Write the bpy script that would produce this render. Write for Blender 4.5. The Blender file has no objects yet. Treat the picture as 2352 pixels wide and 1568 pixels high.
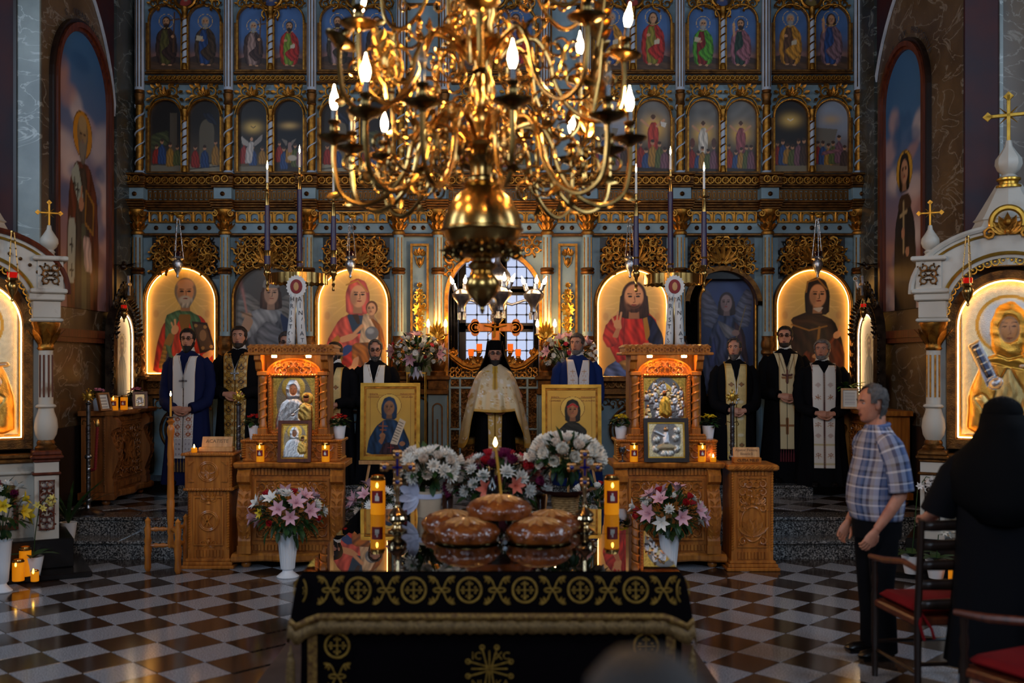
import bpy,bmesh,math,random
import numpy as np
from mathutils import Vector,Matrix,Euler
rnd = random.Random(7)
PI = math.pi
sc = bpy.context.scene
COL = sc.collection

# ---------------------------------------------------------------- camera, world, light, exposure
FPX = 2330.0;CZ = 1.8;AX = 1138.0;HY = 831.0
cam_d = bpy.data.cameras.new('camera');cam = bpy.data.objects.new('camera',cam_d);COL.objects.link(cam)
cam.location = (0,0,CZ);cam.rotation_euler = (PI/2,0,0)
cam_d.sensor_width = 36;cam_d.lens = FPX*36/2352
cam_d.shift_x = (1176-AX)/2352;cam_d.shift_y = (HY-784)/2352
cam_d.clip_start = 0.05;cam_d.clip_end = 100
cam_d.dof.use_dof = True;cam_d.dof.focus_distance = 11.0;cam_d.dof.aperture_fstop = 1.5
sc.camera = cam
sc.view_settings.view_transform = 'Standard';sc.view_settings.look = 'None'
sc.view_settings.gamma = 1.0;sc.view_settings.use_curve_mapping = False
sc.view_settings.exposure = 0.0
sc.cycles.max_bounces = 7;sc.cycles.adaptive_threshold = 0.02;sc.cycles.diffuse_bounces = 3;sc.cycles.glossy_bounces = 4;sc.cycles.caustics_reflective = False;sc.cycles.caustics_refractive = False
W = bpy.data.worlds.new('dim_daylight');sc.world = W;W.use_nodes = True
W.node_tree.nodes['Background'].inputs[0].default_value = (0.55,0.72,1.0,1)
W.node_tree.nodes['Background'].inputs[1].default_value = 0.06
def area(name,loc,rot,sx,sy,power,col):
    d = bpy.data.lights.new(name,'AREA');d.shape = 'RECTANGLE';d.size = sx;d.size_y = sy
    d.energy = power;d.color = col
    o = bpy.data.objects.new(name,d);COL.objects.link(o);o.location = loc;o.rotation_euler = rot
    return o
DAY = (0.62,0.80,1.0)
# daylight falling through the tall nave windows built further down (side walls and west wall)
for sx in (-1,1):
    area('window_daylight',(sx*6.05,5.6,5.0),(0,sx*PI/2,0),2.6,1.2,90,DAY)
    area('window_daylight',(sx*6.05,1.6,5.0),(0,sx*PI/2,0),2.6,1.2,130,DAY)
area('window_daylight',(0,-4.9,5.6),(PI/2,0,0),2.4,3.0,270,DAY)

# ---------------------------------------------------------------- pixel helpers (frame 2352x1568)
def X(px,Y): return (px-AX)*Y/FPX
def Z(py,Y): return CZ-(py-HY)*Y/FPX

# ---------------------------------------------------------------- colour and materials
def s2l(c): return c/12.92 if c <= 0.04045 else ((c+0.055)/1.055)**2.4
def lin(c): return tuple(s2l(v/255.0) for v in c[:3])
MATS = {}
def mat(name,col=None,rough=0.5,metal=0.0,col2=None,nscale=8.0,nlo=0.35,nhi=0.7,bump=0.0,bscale=60.0,spec=0.5,
        emit=0.0,ecol=None,alpha=None,attr=False,trans=0.0,sheen=0.0,coat=0.0,wood=False,ior=1.45):
    if name in MATS: return MATS[name]
    m = bpy.data.materials.new(name);m.use_nodes = True
    nt = m.node_tree;b = nt.nodes['Principled BSDF'];L = nt.links
    def I(k): return b.inputs[k]
    I('Roughness').default_value = rough;I('Metallic').default_value = metal
    I('Specular IOR Level').default_value = spec;I('IOR').default_value = ior
    I('Transmission Weight').default_value = trans;I('Sheen Weight').default_value = sheen;I('Coat Weight').default_value = coat
    if attr:
        a = nt.nodes.new('ShaderNodeAttribute');a.attribute_name = 'Col';L.new(a.outputs['Color'],I('Base Color'))
        if name == 'relief': L.new(a.outputs['Alpha'],I('Metallic'))
    elif col is not None:
        c = lin(col);I('Base Color').default_value = (*c,1)
        if col2 is not None:
            tc = nt.nodes.new('ShaderNodeTexCoord');n = nt.nodes.new('ShaderNodeTexNoise')
            n.inputs['Scale'].default_value = nscale;n.inputs['Detail'].default_value = 6
            if wood:
                mp = nt.nodes.new('ShaderNodeMapping');mp.inputs['Scale'].default_value = (6,6,0.5)
                L.new(tc.outputs['Object'],mp.inputs['Vector']);L.new(mp.outputs['Vector'],n.inputs['Vector'])
            else: L.new(tc.outputs['Object'],n.inputs['Vector'])
            r = nt.nodes.new('ShaderNodeValToRGB');r.color_ramp.elements[0].position = nlo;r.color_ramp.elements[1].position = nhi
            r.color_ramp.elements[0].color = (*c,1);r.color_ramp.elements[1].color = (*lin(col2),1)
            L.new(n.outputs['Fac'],r.inputs['Fac']);L.new(r.outputs['Color'],I('Base Color'))
    if bump:
        tc = nt.nodes.new('ShaderNodeTexCoord');n = nt.nodes.new('ShaderNodeTexNoise');n.inputs['Scale'].default_value = bscale
        n.inputs['Detail'].default_value = 4
        L.new(tc.outputs['Object'],n.inputs['Vector']);bp = nt.nodes.new('ShaderNodeBump');bp.inputs['Strength'].default_value = bump
        bp.inputs['Distance'].default_value = 0.01
        L.new(n.outputs['Fac'],bp.inputs['Height']);L.new(bp.outputs['Normal'],I('Normal'))
    if emit:
        if not attr: I('Emission Color').default_value = (*lin(ecol or col),1)
        I('Emission Strength').default_value = emit
    MATS[name] = m
    return m
def cmat(r,g,b,rough=0.6,metal=0.0):
    return mat('paint_%d_%d_%d' % (r,g,b),(r,g,b),rough,metal)
mat('gold',(186,128,48),0.36,0.85,col2=(120,76,28),nscale=22,bump=0.25,bscale=120)
mat('gold_dark',(128,84,36),0.42,0.75,col2=(70,44,20),nscale=14,bump=0.35,bscale=90)
mat('gold_leaf',(214,170,70),0.32,0.8,col2=(176,128,44),nscale=9,bump=0.08,bscale=40)
mat('brass',(188,148,84),0.24,1.0,col2=(118,92,54),nscale=7,nlo=0.4,nhi=0.75)
mat('brass_dark',(134,108,64),0.25,1.0,col2=(72,54,28),nscale=6)
mat('silver',(216,216,218),0.3,1.0,col2=(150,148,150),nscale=20,bump=0.3,bscale=90)
mat('steel',(150,150,155),0.28,1.0,col2=(90,92,98),nscale=30)
mat('blue_paint',(138,162,172),0.5,0,col2=(112,138,150),nscale=3.5,bump=0.05)
mat('white_paint',(190,200,214),0.45,0,col2=(160,172,188),nscale=5)
mat('oak',(190,116,42),0.36,0,col2=(138,76,24),nscale=5,wood=True,bump=0.12,bscale=50,coat=0.2)
mat('oak_dark',(150,92,42),0.4,0,col2=(104,60,26),nscale=5,wood=True,bump=0.15,bscale=60)
mat('oak_pale',(206,160,104),0.5,0,col2=(180,130,78),nscale=5,wood=True)
mat('wood_black',(44,28,20),0.35,0,col2=(26,16,12),nscale=5,wood=True)
mat('bronze_carving',(74,62,50),0.4,0.7,col2=(38,30,24),nscale=12,bump=0.3,bscale=80)
mat('cream_paint',(196,190,178),0.45,0,col2=(168,158,142),nscale=4,nlo=0.5,nhi=0.75)
mat('cream_worn',(190,182,168),0.5,0,col2=(120,92,66),nscale=5,nlo=0.58,nhi=0.72)
mat('marble_brown',(104,84,60),0.3,0,col2=(84,66,46),nscale=2.2,bump=0.02)
mat('marble_pale',(140,150,146),0.3,0,col2=(100,110,108),nscale=3)
mat('marble_dark',(58,60,56),0.3,0,col2=(34,38,36),nscale=2.5)
mat('marble_black',(22,20,20),0.25,0,col2=(40,36,34),nscale=3,nlo=0.5,nhi=0.8)
mat('wall_red',(70,22,20),0.6,0,col2=(22,24,40),nscale=1.6)
mat('frame_wood',(104,48,26),0.35,0,col2=(66,28,16),nscale=5,wood=True)
mat('paint',attr=True,rough=0.42)
mat('cloth_paint',attr=True,rough=0.75,sheen=0.2)
mat('brocade',attr=True,rough=0.45,metal=0.18)
mat('relief',attr=True,rough=0.3,metal=0.9,bump=0.25,bscale=150)
mat('skin',(206,150,122),0.5,0,col2=(188,122,96),nscale=14)
mat('skin_old',(196,134,106),0.5,0,col2=(170,104,80),nscale=14)
mat('hair_black',(24,20,19),0.6,0,bump=0.6,bscale=130)
mat('hair_brown',(44,34,28),0.6,0,bump=0.6,bscale=130)
mat('hair_grey',(128,124,122),0.65,0,col2=(84,80,78),nscale=40,bump=0.6,bscale=120)
mat('hair_greymix',(92,84,80),0.65,0,col2=(46,42,40),nscale=36,bump=0.6,bscale=120)
mat('robe_black',(12,12,16),0.85,0,spec=0.12)
mat('robe_navy',(24,32,70),0.85,0,spec=0.12)
mat('robe_blue',(26,44,96),0.85,0,spec=0.12)
mat('veil_black',(9,9,11),0.85,0,spec=0.1)
mat('shoe',(16,14,14),0.3,0)
mat('white_cloth',(214,212,208),0.7)
mat('eye_white',(205,200,192),0.3)
mat('eye_dark',(26,18,14),0.2)
mat('lip',(150,84,72),0.5)
mat('glass_dark',(20,22,26),0.1,0.0,spec=0.8)
mat('plastic_white',(226,228,232),0.35,0,spec=0.5)
mat('leaf',(40,72,30),0.45,0,col2=(22,46,20),nscale=12)
mat('leaf_bright',(92,142,40),0.4,0,col2=(54,100,28),nscale=12)
mat('soil',(34,24,18),0.9)
mat('velvet',(9,5,7),0.9,0,spec=0.06)
mat('braid',(150,112,52),0.5,0.5,col2=(84,50,28),nscale=50,bump=0.4,bscale=120)
mat('embroidery',(168,128,50),0.45,0.6,col2=(120,86,30),nscale=60,bump=0.4,bscale=200)
mat('fringe',(132,100,56),0.6,0.3,col2=(90,66,36),nscale=80)
mat('bread',(156,78,28),0.28,0,col2=(100,44,16),nscale=12,bump=0.6,bscale=26,coat=0.5)
mat('bread_top',(214,150,84),0.4,0,col2=(164,96,44),nscale=14,coat=0.3)
mat('wax_yellow',(238,160,26),0.4,0,emit=0.35,ecol=(250,140,10))
mat('wax_bees',(196,140,44),0.45)
mat('wax_white',(228,224,216),0.4)
mat('wax_blue',(34,30,74),0.3,0,col2=(64,18,40),nscale=4)
mat('label_red',(130,24,26),0.5)
mat('flame',(255,205,120),emit=60,ecol=(255,190,110))
mat('flame_big',(255,205,120),emit=90,ecol=(255,190,110))
mat('bulb',(255,210,140),emit=330,ecol=(255,196,120))
mat('bulb_off',(150,140,120),0.1,0,trans=0.6)
mat('led',(255,205,120),emit=15,ecol=(255,188,96))
mat('led_white',(255,225,190),emit=16,ecol=(255,214,160))
mat('window_glow',(205,220,255),emit=0.85,ecol=(196,216,255))
mat('glass_red',(120,10,10),0.1,0,emit=0.6,ecol=(200,20,10))
mat('glass_amber',(170,60,20),0.15,0,emit=0.8,ecol=(240,110,30))
mat('red_cushion',(112,6,12),0.85,0,spec=0.2)
mat('gem_blue',(24,22,92),0.1,0,spec=0.9)
mat('rope_red',(120,14,18),0.7)
mat('paper',(218,214,204),0.7)
mat('ink',(60,56,60),0.7)
mat('ink_gold',(128,96,60),0.5)
mat('bottle',(14,12,14),0.08,0,spec=0.8)
mat('basket',(176,132,78),0.6,0,col2=(120,84,44),nscale=40,bump=0.3)
mat('paper_wrap',(196,168,140),0.6)
mat('ribbon_lilac',(196,194,214),0.35,0,sheen=0.3)
mat('burgundy_wrap',(88,10,24),0.6)
mat('tumbler',(92,60,50),0.08,0,trans=0.4)

# ---------------------------------------------------------------- mesh toolkit
class G:
    """collects geometry; off is subtracted from every vertex (the origin of the owner)"""
    def __init__(s,off=(0,0,0)): s.v = [];s.f = [];s.off = Vector(off);s.M = None
    def add(s,vs,fs):
        n = len(s.v);M = s.M
        for p in vs:
            p = Vector(p)
            if M is not None: p = M @ p
            s.v.append((p.x-s.off.x,p.y-s.off.y,p.z-s.off.z))
        s.f.extend([tuple(i+n for i in f) for f in fs]);return s
    def box(s,x0,x1,y0,y1,z0,z1):
        return s.add([(x0,y0,z0),(x1,y0,z0),(x1,y1,z0),(x0,y1,z0),(x0,y0,z1),(x1,y0,z1),(x1,y1,z1),(x0,y1,z1)],
                     [(0,3,2,1),(4,5,6,7),(0,1,5,4),(1,2,6,5),(2,3,7,6),(3,0,4,7)])
    def cbox(s,x0,x1,y0,y1,z0,z1,c=0.01):
        c = min(c,(x1-x0)*.45,(y1-y0)*.45,(z1-z0)*.45)
        vs = []
        for z,i in ((z0,c),(z0+c,0),(z1-c,0),(z1,c)):
            a,b,d,e = x0+i,x1-i,y0+i,y1-i
            k = c*.6
            vs += [(a+k,d,z),(b-k,d,z),(b,d+k,z),(b,e-k,z),(b-k,e,z),(a+k,e,z),(a,e-k,z),(a,d+k,z)]
        return s.rings(vs,8,4)
    def rings(s,vs,n,m,closed=True,cap=True):
        fs = []
        for j in range(m-1):
            for i in range(n if closed else n-1):
                k = (i+1) % n
                fs.append((j*n+i,j*n+k,(j+1)*n+k,(j+1)*n+i))
        if cap and closed:
            fs.append(tuple(range(n-1,-1,-1)));fs.append(tuple((m-1)*n+i for i in range(n)))
        return s.add(vs,fs)
    def lathe(s,prof,c=(0,0,0),n=12,sx=1.0,sy=1.0,flute=0,fa=0.0,cap=True):
        vs = []
        for r,z in prof:
            for i in range(n):
                a = 2*PI*i/n;rr = r*(1+fa*math.cos(flute*a)) if flute else r
                vs.append((c[0]+rr*sx*math.cos(a),c[1]+rr*sy*math.sin(a),c[2]+z))
        return s.rings(vs,n,len(prof),True,cap)
    def tube(s,pts,r,n=6,flat=1.0,closed=False,up=None):
        P = [Vector(p) for p in pts];m = len(P)
        if m < 2: return s
        R = r if isinstance(r,(list,tuple)) else [r]*m
        T = []
        for i in range(m):
            a = P[(i-1) % m] if (closed or i > 0) else P[i];b = P[(i+1) % m] if (closed or i < m-1) else P[i]
            t = (b-a);T.append(t.normalized() if t.length > 1e-9 else Vector((0,0,1)))
        u = Vector(up) if up is not None else (Vector((0,1,0)) if abs(T[0].y) < .9 else Vector((1,0,0)))
        vs = []
        for i in range(m):
            u = (u-T[i]*u.dot(T[i]));  u = u.normalized() if u.length > 1e-6 else T[i].orthogonal().normalized()
            w = T[i].cross(u)
            for k in range(n):
                a = 2*PI*k/n
                vs.append(P[i]+u*(R[i]*flat*math.cos(a))+w*(R[i]*math.sin(a)))
        if closed:
            fs = []
            for j in range(m):
                for i in range(n): fs.append((j*n+i,j*n+(i+1) % n,((j+1) % m)*n+(i+1) % n,((j+1) % m)*n+i))
            return s.add(vs,fs)
        return s.rings(vs,n,m)
    def prism(s,poly,y0,y1):
        n = len(poly);vs = [(x,y0,z) for x,z in poly]+[(x,y1,z) for x,z in poly]
        fs = [tuple(range(n)),tuple(range(2*n-1,n-1,-1))]+[(i,i+n,(i+1) % n+n,(i+1) % n) for i in range(n)]
        return s.add(vs,fs)
    def band(s,outer,inner,y0,y1):
        """frame between two open/closed outlines of equal length in xz"""
        n = len(outer);vs = [(x,y0,z) for x,z in outer]+[(x,y0,z) for x,z in inner]+[(x,y1,z) for x,z in outer]+[(x,y1,z) for x,z in inner]
        fs = []
        for i in range(n-1):
            j = i+1
            fs += [(i,j,n+j,n+i),(2*n+i,3*n+i,3*n+j,2*n+j),(i,2*n+i,2*n+j,j),(n+i,n+j,3*n+j,3*n+i)]
        fs += [(0,n,3*n,2*n),(n-1,3*n-1,4*n-1,2*n-1)]
        return s.add(vs,fs)
    def ball(s,c,r,nu=8,nv=6):
        rx,ry,rz = r if isinstance(r,(list,tuple)) else (r,r,r)
        vs = [(c[0],c[1],c[2]-rz)];fs = []
        for j in range(1,nv):
            t = -PI/2+PI*j/nv
            for i in range(nu):
                a = 2*PI*i/nu
                vs.append((c[0]+rx*math.cos(t)*math.cos(a),c[1]+ry*math.cos(t)*math.sin(a),c[2]+rz*math.sin(t)))
        vs.append((c[0],c[1],c[2]+rz));e = len(vs)-1
        for i in range(nu):
            k = (i+1) % nu
            fs.append((0,1+k,1+i));fs.append((e,e-nu+i,e-nu+k))
            for j in range(nv-2): fs.append((1+j*nu+i,1+j*nu+k,1+(j+1)*nu+k,1+(j+1)*nu+i))
        return s.add(vs,fs)
    def leaf(s,base,d,L,w,up=(0,0,1),cup=0.2,n=4,bend=0.0,wave=0.0):
        d = Vector(d).normalized();u = Vector(up);side = d.cross(u)
        side = side.normalized() if side.length > 1e-5 else d.orthogonal().normalized();u = side.cross(d)
        vs = [];b = Vector(base)
        for i in range(n+1):
            t = i/n;ww = w*math.sin(PI*min(.98,.12+.86*t))**.8 if i < n else w*.03
            c = b+d*(L*t)-u*(bend*L*t*t)+u*(wave*w*math.sin(t*9))
            vs += [c-side*ww+u*cup*ww,c-u*.002,c+side*ww+u*cup*ww]
        fs = []
        for i in range(n):
            a = i*3;fs += [(a,a+1,a+4,a+3),(a+1,a+2,a+5,a+4)]
        return s.add(vs,fs)
    def obj(s,name,m,parent=None,smooth=True,label=None,mesh=None):
        me = mesh or s.mesh(name,m,smooth)
        o = bpy.data.objects.new(name,me);COL.objects.link(o)
        if parent is not None: o.parent = parent
        if label: o['label'] = label
        return o
    def mesh(s,name,m,smooth=True):
        me = bpy.data.meshes.new(name);me.from_pydata(s.v,[],s.f)
        if m: me.materials.append(MATS[m] if isinstance(m,str) else m)
        if smooth and len(me.polygons):
            me.polygons.foreach_set('use_smooth',[True]*len(me.polygons))
            try: me.set_sharp_from_angle(angle=math.radians(42))
            except Exception: pass
        me.update();return me
def thing(name,label,cat,loc=(0,0,0),rz=0.0,group=None,kind=None):
    o = bpy.data.objects.new(name,None);COL.objects.link(o);o.empty_display_size = 0.1
    o.location = loc;o.rotation_euler = (0,0,rz)
    return tag(o,label,cat,group,kind)
def tag(o,label=None,cat=None,group=None,kind=None):
    if label: o['label'] = label
    if cat: o['category'] = cat
    if group: o['group'] = group
    if kind: o['kind'] = kind
    return o
def place(me,name,parent,loc=(0,0,0),rot=(0,0,0),scl=(1,1,1)):
    o = bpy.data.objects.new(name,me);COL.objects.link(o);o.parent = parent
    o.location = loc;o.rotation_euler = rot;o.scale = scl if isinstance(scl,(tuple,list)) else (scl,)*3
    return o
def copy_tree(o,parent=None,loc=None,rz=None,label=None,group=None):
    c = o.copy();COL.objects.link(c);c.parent = parent
    if loc is not None: c.location = loc
    if rz is not None: c.rotation_euler = (0,0,rz)
    if label: c['label'] = label
    if group: c['group'] = group
    for ch in list(o.children): copy_tree(ch,c)
    return c
def arch_pts(x0,x1,z0,ztop,n=14,rise=None):
    """open outline of an arched opening: up the left side, over the arch, down the right side"""
    cx = (x0+x1)/2;r = (x1-x0)/2;rise = r if rise is None else rise;zs = ztop-rise
    return [(x0,z0)]+[(cx-r*math.cos(PI*i/n),zs+rise*math.sin(PI*i/n)) for i in range(n+1)]+[(x1,z0)]
def spiral(c,r0,r1,a0,turns,n=14):
    return [(c[0]+(r0+(r1-r0)*t)*math.cos(a0+turns*2*PI*t),c[1],c[2]+(r0+(r1-r0)*t)*math.sin(a0+turns*2*PI*t)) for t in [i/n for i in range(n+1)]]
def scrolls(g,x0,x1,z0,z1,y,cell=0.09,seed=1,keep=None,thick=0.014,leaves=True):
    """carved rinceau: mirrored spirals with acanthus leaflets filling a rectangle in the xz plane"""
    R = random.Random(seed);cx = (x0+x1)/2
    nx = max(1,round((cx-x0)/cell));nz = max(1,round((z1-z0)/cell));dx = (cx-x0)/nx;dz = (z1-z0)/nz
    for i in range(nx):
        for j in range(nz):
            px,pz = x0+(i+.5)*dx,z0+(j+.5)*dz
            if keep and not keep(px,pz): continue
            a0 = R.uniform(0,6.28);tn = R.choice((-1.3,1.3,1.5));rr = min(dx,dz)*.62
            for mx in (1,-1):
                sp = [((cx+(cx-p[0])) if mx < 0 else p[0],p[1]-.012*math.sin(k*.5),p[2]) for k,p in enumerate(spiral((px,y,pz),rr,rr*.16,a0,tn,11))]
                g.tube(sp,[thick*(1-.55*k/11) for k in range(12)],5)
                if leaves:
                    for k in (0,3,6):
                        p = sp[k];d = Vector((p[0]-(2*cx-px if mx < 0 else px),-.3*rr,p[2]-pz))
                        g.leaf(p,d,rr*.75,rr*.26,up=(0,-1,0),cup=.25,n=3,bend=-.2)
    return g
def palmette(g,x,y,z,h,w,n=7,t=0.012):
    """fan of acanthus leaves rising from a point"""
    for i in range(n):
        a = (i-(n-1)/2)/(n-1)*2.2;L = h*(1-.28*abs(a)/1.1)
        g.leaf((x+math.sin(a)*w*.1,y,z),(math.sin(a)*w/h*1.2,-.12,math.cos(a)),L,t*2.0,up=(0,-1,0),cup=.3,n=3,bend=-.12)
    g.ball((x,y-.01,z+.01),t*1.4,6,4)
    return g
def text_mesh(name,s,size,m,parent,loc,rot=(PI/2,0,0),extrude=0.0012,align='CENTER',spacing=1.0,scl=(1,1,1)):
    c = bpy.data.curves.new(name,'FONT');c.body = s;c.size = size;c.extrude = extrude;c.align_x = align;c.align_y = 'CENTER'
    c.resolution_u = 2;c.space_line = spacing
    o = bpy.data.objects.new('tmp',c);COL.objects.link(o)
    dg = bpy.context.evaluated_depsgraph_get();me = bpy.data.meshes.new_from_object(o.evaluated_get(dg))
    bpy.data.objects.remove(o);me.materials.clear();me.materials.append(MATS[m])
    return place(me,name,parent,loc,rot,scl)

# ---------------------------------------------------------------- painter: vertex colours (and relief) on a fine grid
def sstep(a): return np.clip(a,0,1)**2*(3-2*np.clip(a,0,1))
class Pt:
    def __init__(s,x,y): s.x,s.y = x,y;s.c = np.zeros((len(x),3));s.h = np.zeros(len(x));s.mt = np.full(len(x),.92);s.mv = .92
    def _put(s,m,col,h=0.0,fold=None,sh=None):
        c = np.array(lin(col))[None,:]
        if sh is not None: c = c*sh[:,None]
        if fold:
            amp,fr,ang,wp = fold;amp *= 1.35;fr *= 1.7;a = math.radians(ang)
            u = s.x*math.cos(a)+s.y*math.sin(a);v = -s.x*math.sin(a)+s.y*math.cos(a)
            w = np.sin(u*fr+wp*np.sin(v*fr*.35+u*3))+.5*np.sin(u*fr*2.3+wp*np.sin(v*fr*.5+1))
            c = c*np.clip(1+amp*w,.1,2)[:,None]
            if h: s.h = s.h+m*h*.15*w
        s.mt = s.mt*(1-m)+s.mv*m;m = m[:,None];s.c = s.c*(1-m)+c*m
        if h: s.h = np.maximum(s.h,m[:,0]*h)
        return s
    def grad(s,lo,hi,y0,y1):
        t = sstep((s.y-y0)/(y1-y0))[:,None];s.c = np.array(lin(lo))*(1-t)+np.array(lin(hi))*t;return s
    def mottle(s,amt,fr=9.0,seed=0):
        w = np.sin(s.x*fr+2*np.sin(s.y*fr*.7+seed))*np.sin(s.y*fr*1.3+2*np.sin(s.x*fr*.8+seed*2))
        s.c = s.c*(1+amt*w)[:,None];return s
    def ell(s,cx,cy,rx,ry,col,rot=0,soft=.12,al=1.0,h=0.0,fold=None):
        a = math.radians(rot);dx = s.x-cx;dy = s.y-cy
        u = (dx*math.cos(a)+dy*math.sin(a))/rx;v = (-dx*math.sin(a)+dy*math.cos(a))/ry
        d = np.sqrt(u*u+v*v);m = sstep((1-d)/soft+.5)*al
        return s._put(m,col,h*np.sqrt(np.clip(1-d*d,0,1)) if h else 0,fold) if not h else s._rel(m,col,h*np.sqrt(np.clip(1-d*d,0,1)),fold)
    def _rel(s,m,col,hm,fold):
        s._put(m,col,0,fold);w = 0
        s.h = np.maximum(s.h*(1-m*.5),hm*m);return s
    def ring(s,cx,cy,r,w,col,ry=None,soft=.004):
        ry = ry or r;d = np.abs(np.sqrt(((s.x-cx)/r)**2+((s.y-cy)/ry)**2)-1)*r
        return s._put(sstep((w/2-d)/soft+.5),col)
    def poly(s,pts,col,soft=.012,sm=1,al=1.0,h=0.0,fold=None):
        P = [np.array(p,float) for p in pts]
        for _ in range(sm):
            Q = []
            for i in range(len(P)):
                a,b = P[i],P[(i+1) % len(P)];Q += [a*.86+b*.14,a*.14+b*.86]
            P = Q
        ins = np.zeros(len(s.x),bool);dist = np.full(len(s.x),9.0)
        for i in range(len(P)):
            a,b = P[i],P[(i+1) % len(P)]
            cond = (a[1] > s.y) != (b[1] > s.y)
            if abs(b[1]-a[1]) > 1e-9:
                ins ^= cond & (s.x < (b[0]-a[0])*(s.y-a[1])/(b[1]-a[1])+a[0])
            ab = b-a;t = np.clip(((s.x-a[0])*ab[0]+(s.y-a[1])*ab[1])/(ab@ab+1e-12),0,1)
            dist = np.minimum(dist,np.hypot(s.x-a[0]-t*ab[0],s.y-a[1]-t*ab[1]))
        sd = np.where(ins,dist,-dist);m = sstep(sd/soft+.5)*al
        if h: return s._rel(m,col,h*np.sqrt(np.clip(sd/.08,0,1)),fold) if not fold else s._relf(m,col,h*np.sqrt(np.clip(sd/.08,0,1)),fold)
        return s._put(m,col,0,fold,.62+.38*np.clip(sd/.05,0,1) if fold else None)
    def _relf(s,m,col,hm,fold):
        amp,fr,ang,wp = fold;fr *= 1.5;a = math.radians(ang);u = s.x*math.cos(a)+s.y*math.sin(a);v = -s.x*math.sin(a)+s.y*math.cos(a)
        w = np.sin(u*fr+wp*np.sin(v*fr*.35+u*3));s._put(m,col,0,(amp*.4,fr,ang,wp))
        s.h = np.maximum(s.h*(1-m*.5),(hm+.006*w*(hm > .003))*m);return s
    def line(s,pts,w,col,soft=None,al=1.0,h=0.0):
        soft = soft or w*.5;dist = np.full(len(s.x),9.0)
        for a,b in zip(pts[:-1],pts[1:]):
            a = np.array(a,float);ab = np.array(b,float)-a
            t = np.clip(((s.x-a[0])*ab[0]+(s.y-a[1])*ab[1])/(ab@ab+1e-12),0,1)
            dist = np.minimum(dist,np.hypot(s.x-a[0]-t*ab[0],s.y-a[1]-t*ab[1]))
        m = sstep((w/2-dist)/soft+.5)*al
        return s._rel(m,col,h*np.sqrt(np.clip((w/2-dist)/(w/2),0,1)),None) if h else s._put(m,col)
    def rays(s,cx,cy,r0,r1,n,col,al=.5):
        d = np.hypot(s.x-cx,s.y-cy);a = np.arctan2(s.y-cy,s.x-cx)
        m = sstep((np.cos(a*n)-.6)/.4)*sstep((r1-d)/(r1-r0))*sstep((d-r0*.5)/.03)*al
        return s._put(m,col)
    def glow(s,cx,cy,r,col,al=1.0,ry=None):
        d = np.sqrt(((s.x-cx)/r)**2+((s.y-cy)/(ry or r))**2);return s._put(np.exp(-d*d*2)*al,col)
def face(p,x,y,r,skin=(214,164,124),hair=(70,46,30),beard=None,hood=None,turn=0.0,halo=None,bl=1.0,longhair=False):
    """painted head: r = half face height"""
    if halo: p.ell(x,y+r*.1,r*1.6,r*1.6,halo,soft=.06);p.ring(x,y+r*.1,r*1.6,r*.1,tuple(int(v*.6) for v in halo))
    if hood: p.poly([(x-r*1.0,y-r*1.6),(x-r*1.08,y+r*.2),(x-r*.7,y+r*1.3),(x,y+r*1.6),(x+r*.7,y+r*1.3),(x+r*1.08,y+r*.2),(x+r*1.0,y-r*1.6)],hood,fold=(.18,14/r*.2,20,1))
    else: p.ell(x,y+r*.18,r*.92,r*1.12,hair)
    if longhair: p.poly([(x-r*1.0,y+r*.4),(x+r*1.0,y+r*.4),(x+r*1.15,y-r*1.3),(x+r*.6,y-r*1.5),(x-r*.6,y-r*1.5),(x-r*1.15,y-r*1.3)],hair,fold=(.2,40,0,1))
    p.poly([(x-r*.35,y-r*.5),(x+r*.35,y-r*.5),(x+r*.4,y-r*1.5),(x-r*.4,y-r*1.5)],tuple(int(v*.8) for v in skin),sm=0)
    if beard: p.poly([(x-r*.75,y+r*.05),(x+r*.75,y+r*.05),(x+r*.7,y-r*.7*bl),(x+r*.3,y-r*1.45*bl),(x-r*.3,y-r*1.45*bl),(x-r*.7,y-r*.7*bl)],beard,fold=(.2,10/r,0,1))
    p.ell(x+turn*r*.1,y+(r*.12 if beard else 0),r*.7,r*(.82 if beard else .98),skin,soft=.2)
    p.ell(x+turn*r*.1-r*.42,y-r*.2,r*.3,r*.6,tuple(int(v*.72) for v in skin),soft=.9,al=.6)
    tx = x+turn*r*.25;dk = (52,34,26)
    for sgn in (-1,1):
        p.ell(tx+sgn*r*.3,y+r*.16,r*.17,r*.075,dk,soft=.5);p.line([(tx+sgn*r*.14,y+r*.34),(tx+sgn*r*.46,y+r*.36)],r*.08,dk,al=.8)
    p.line([(tx+r*.04,y+r*.2),(tx+r*.07,y-r*.22),(tx-r*.06,y-r*.24)],r*.07,tuple(int(v*.6) for v in skin))
    p.ell(tx,y-r*.42,r*.22,r*.06,(150,70,60),soft=.5)
    if beard:
        p.ell(x-r*.02+turn*r*.1,y-r*.62*bl,r*.5,r*.4*bl,beard,soft=.6);p.ell(tx,y-r*.44,r*.2,r*.05,(140,66,56),soft=.5)
    return p
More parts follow.
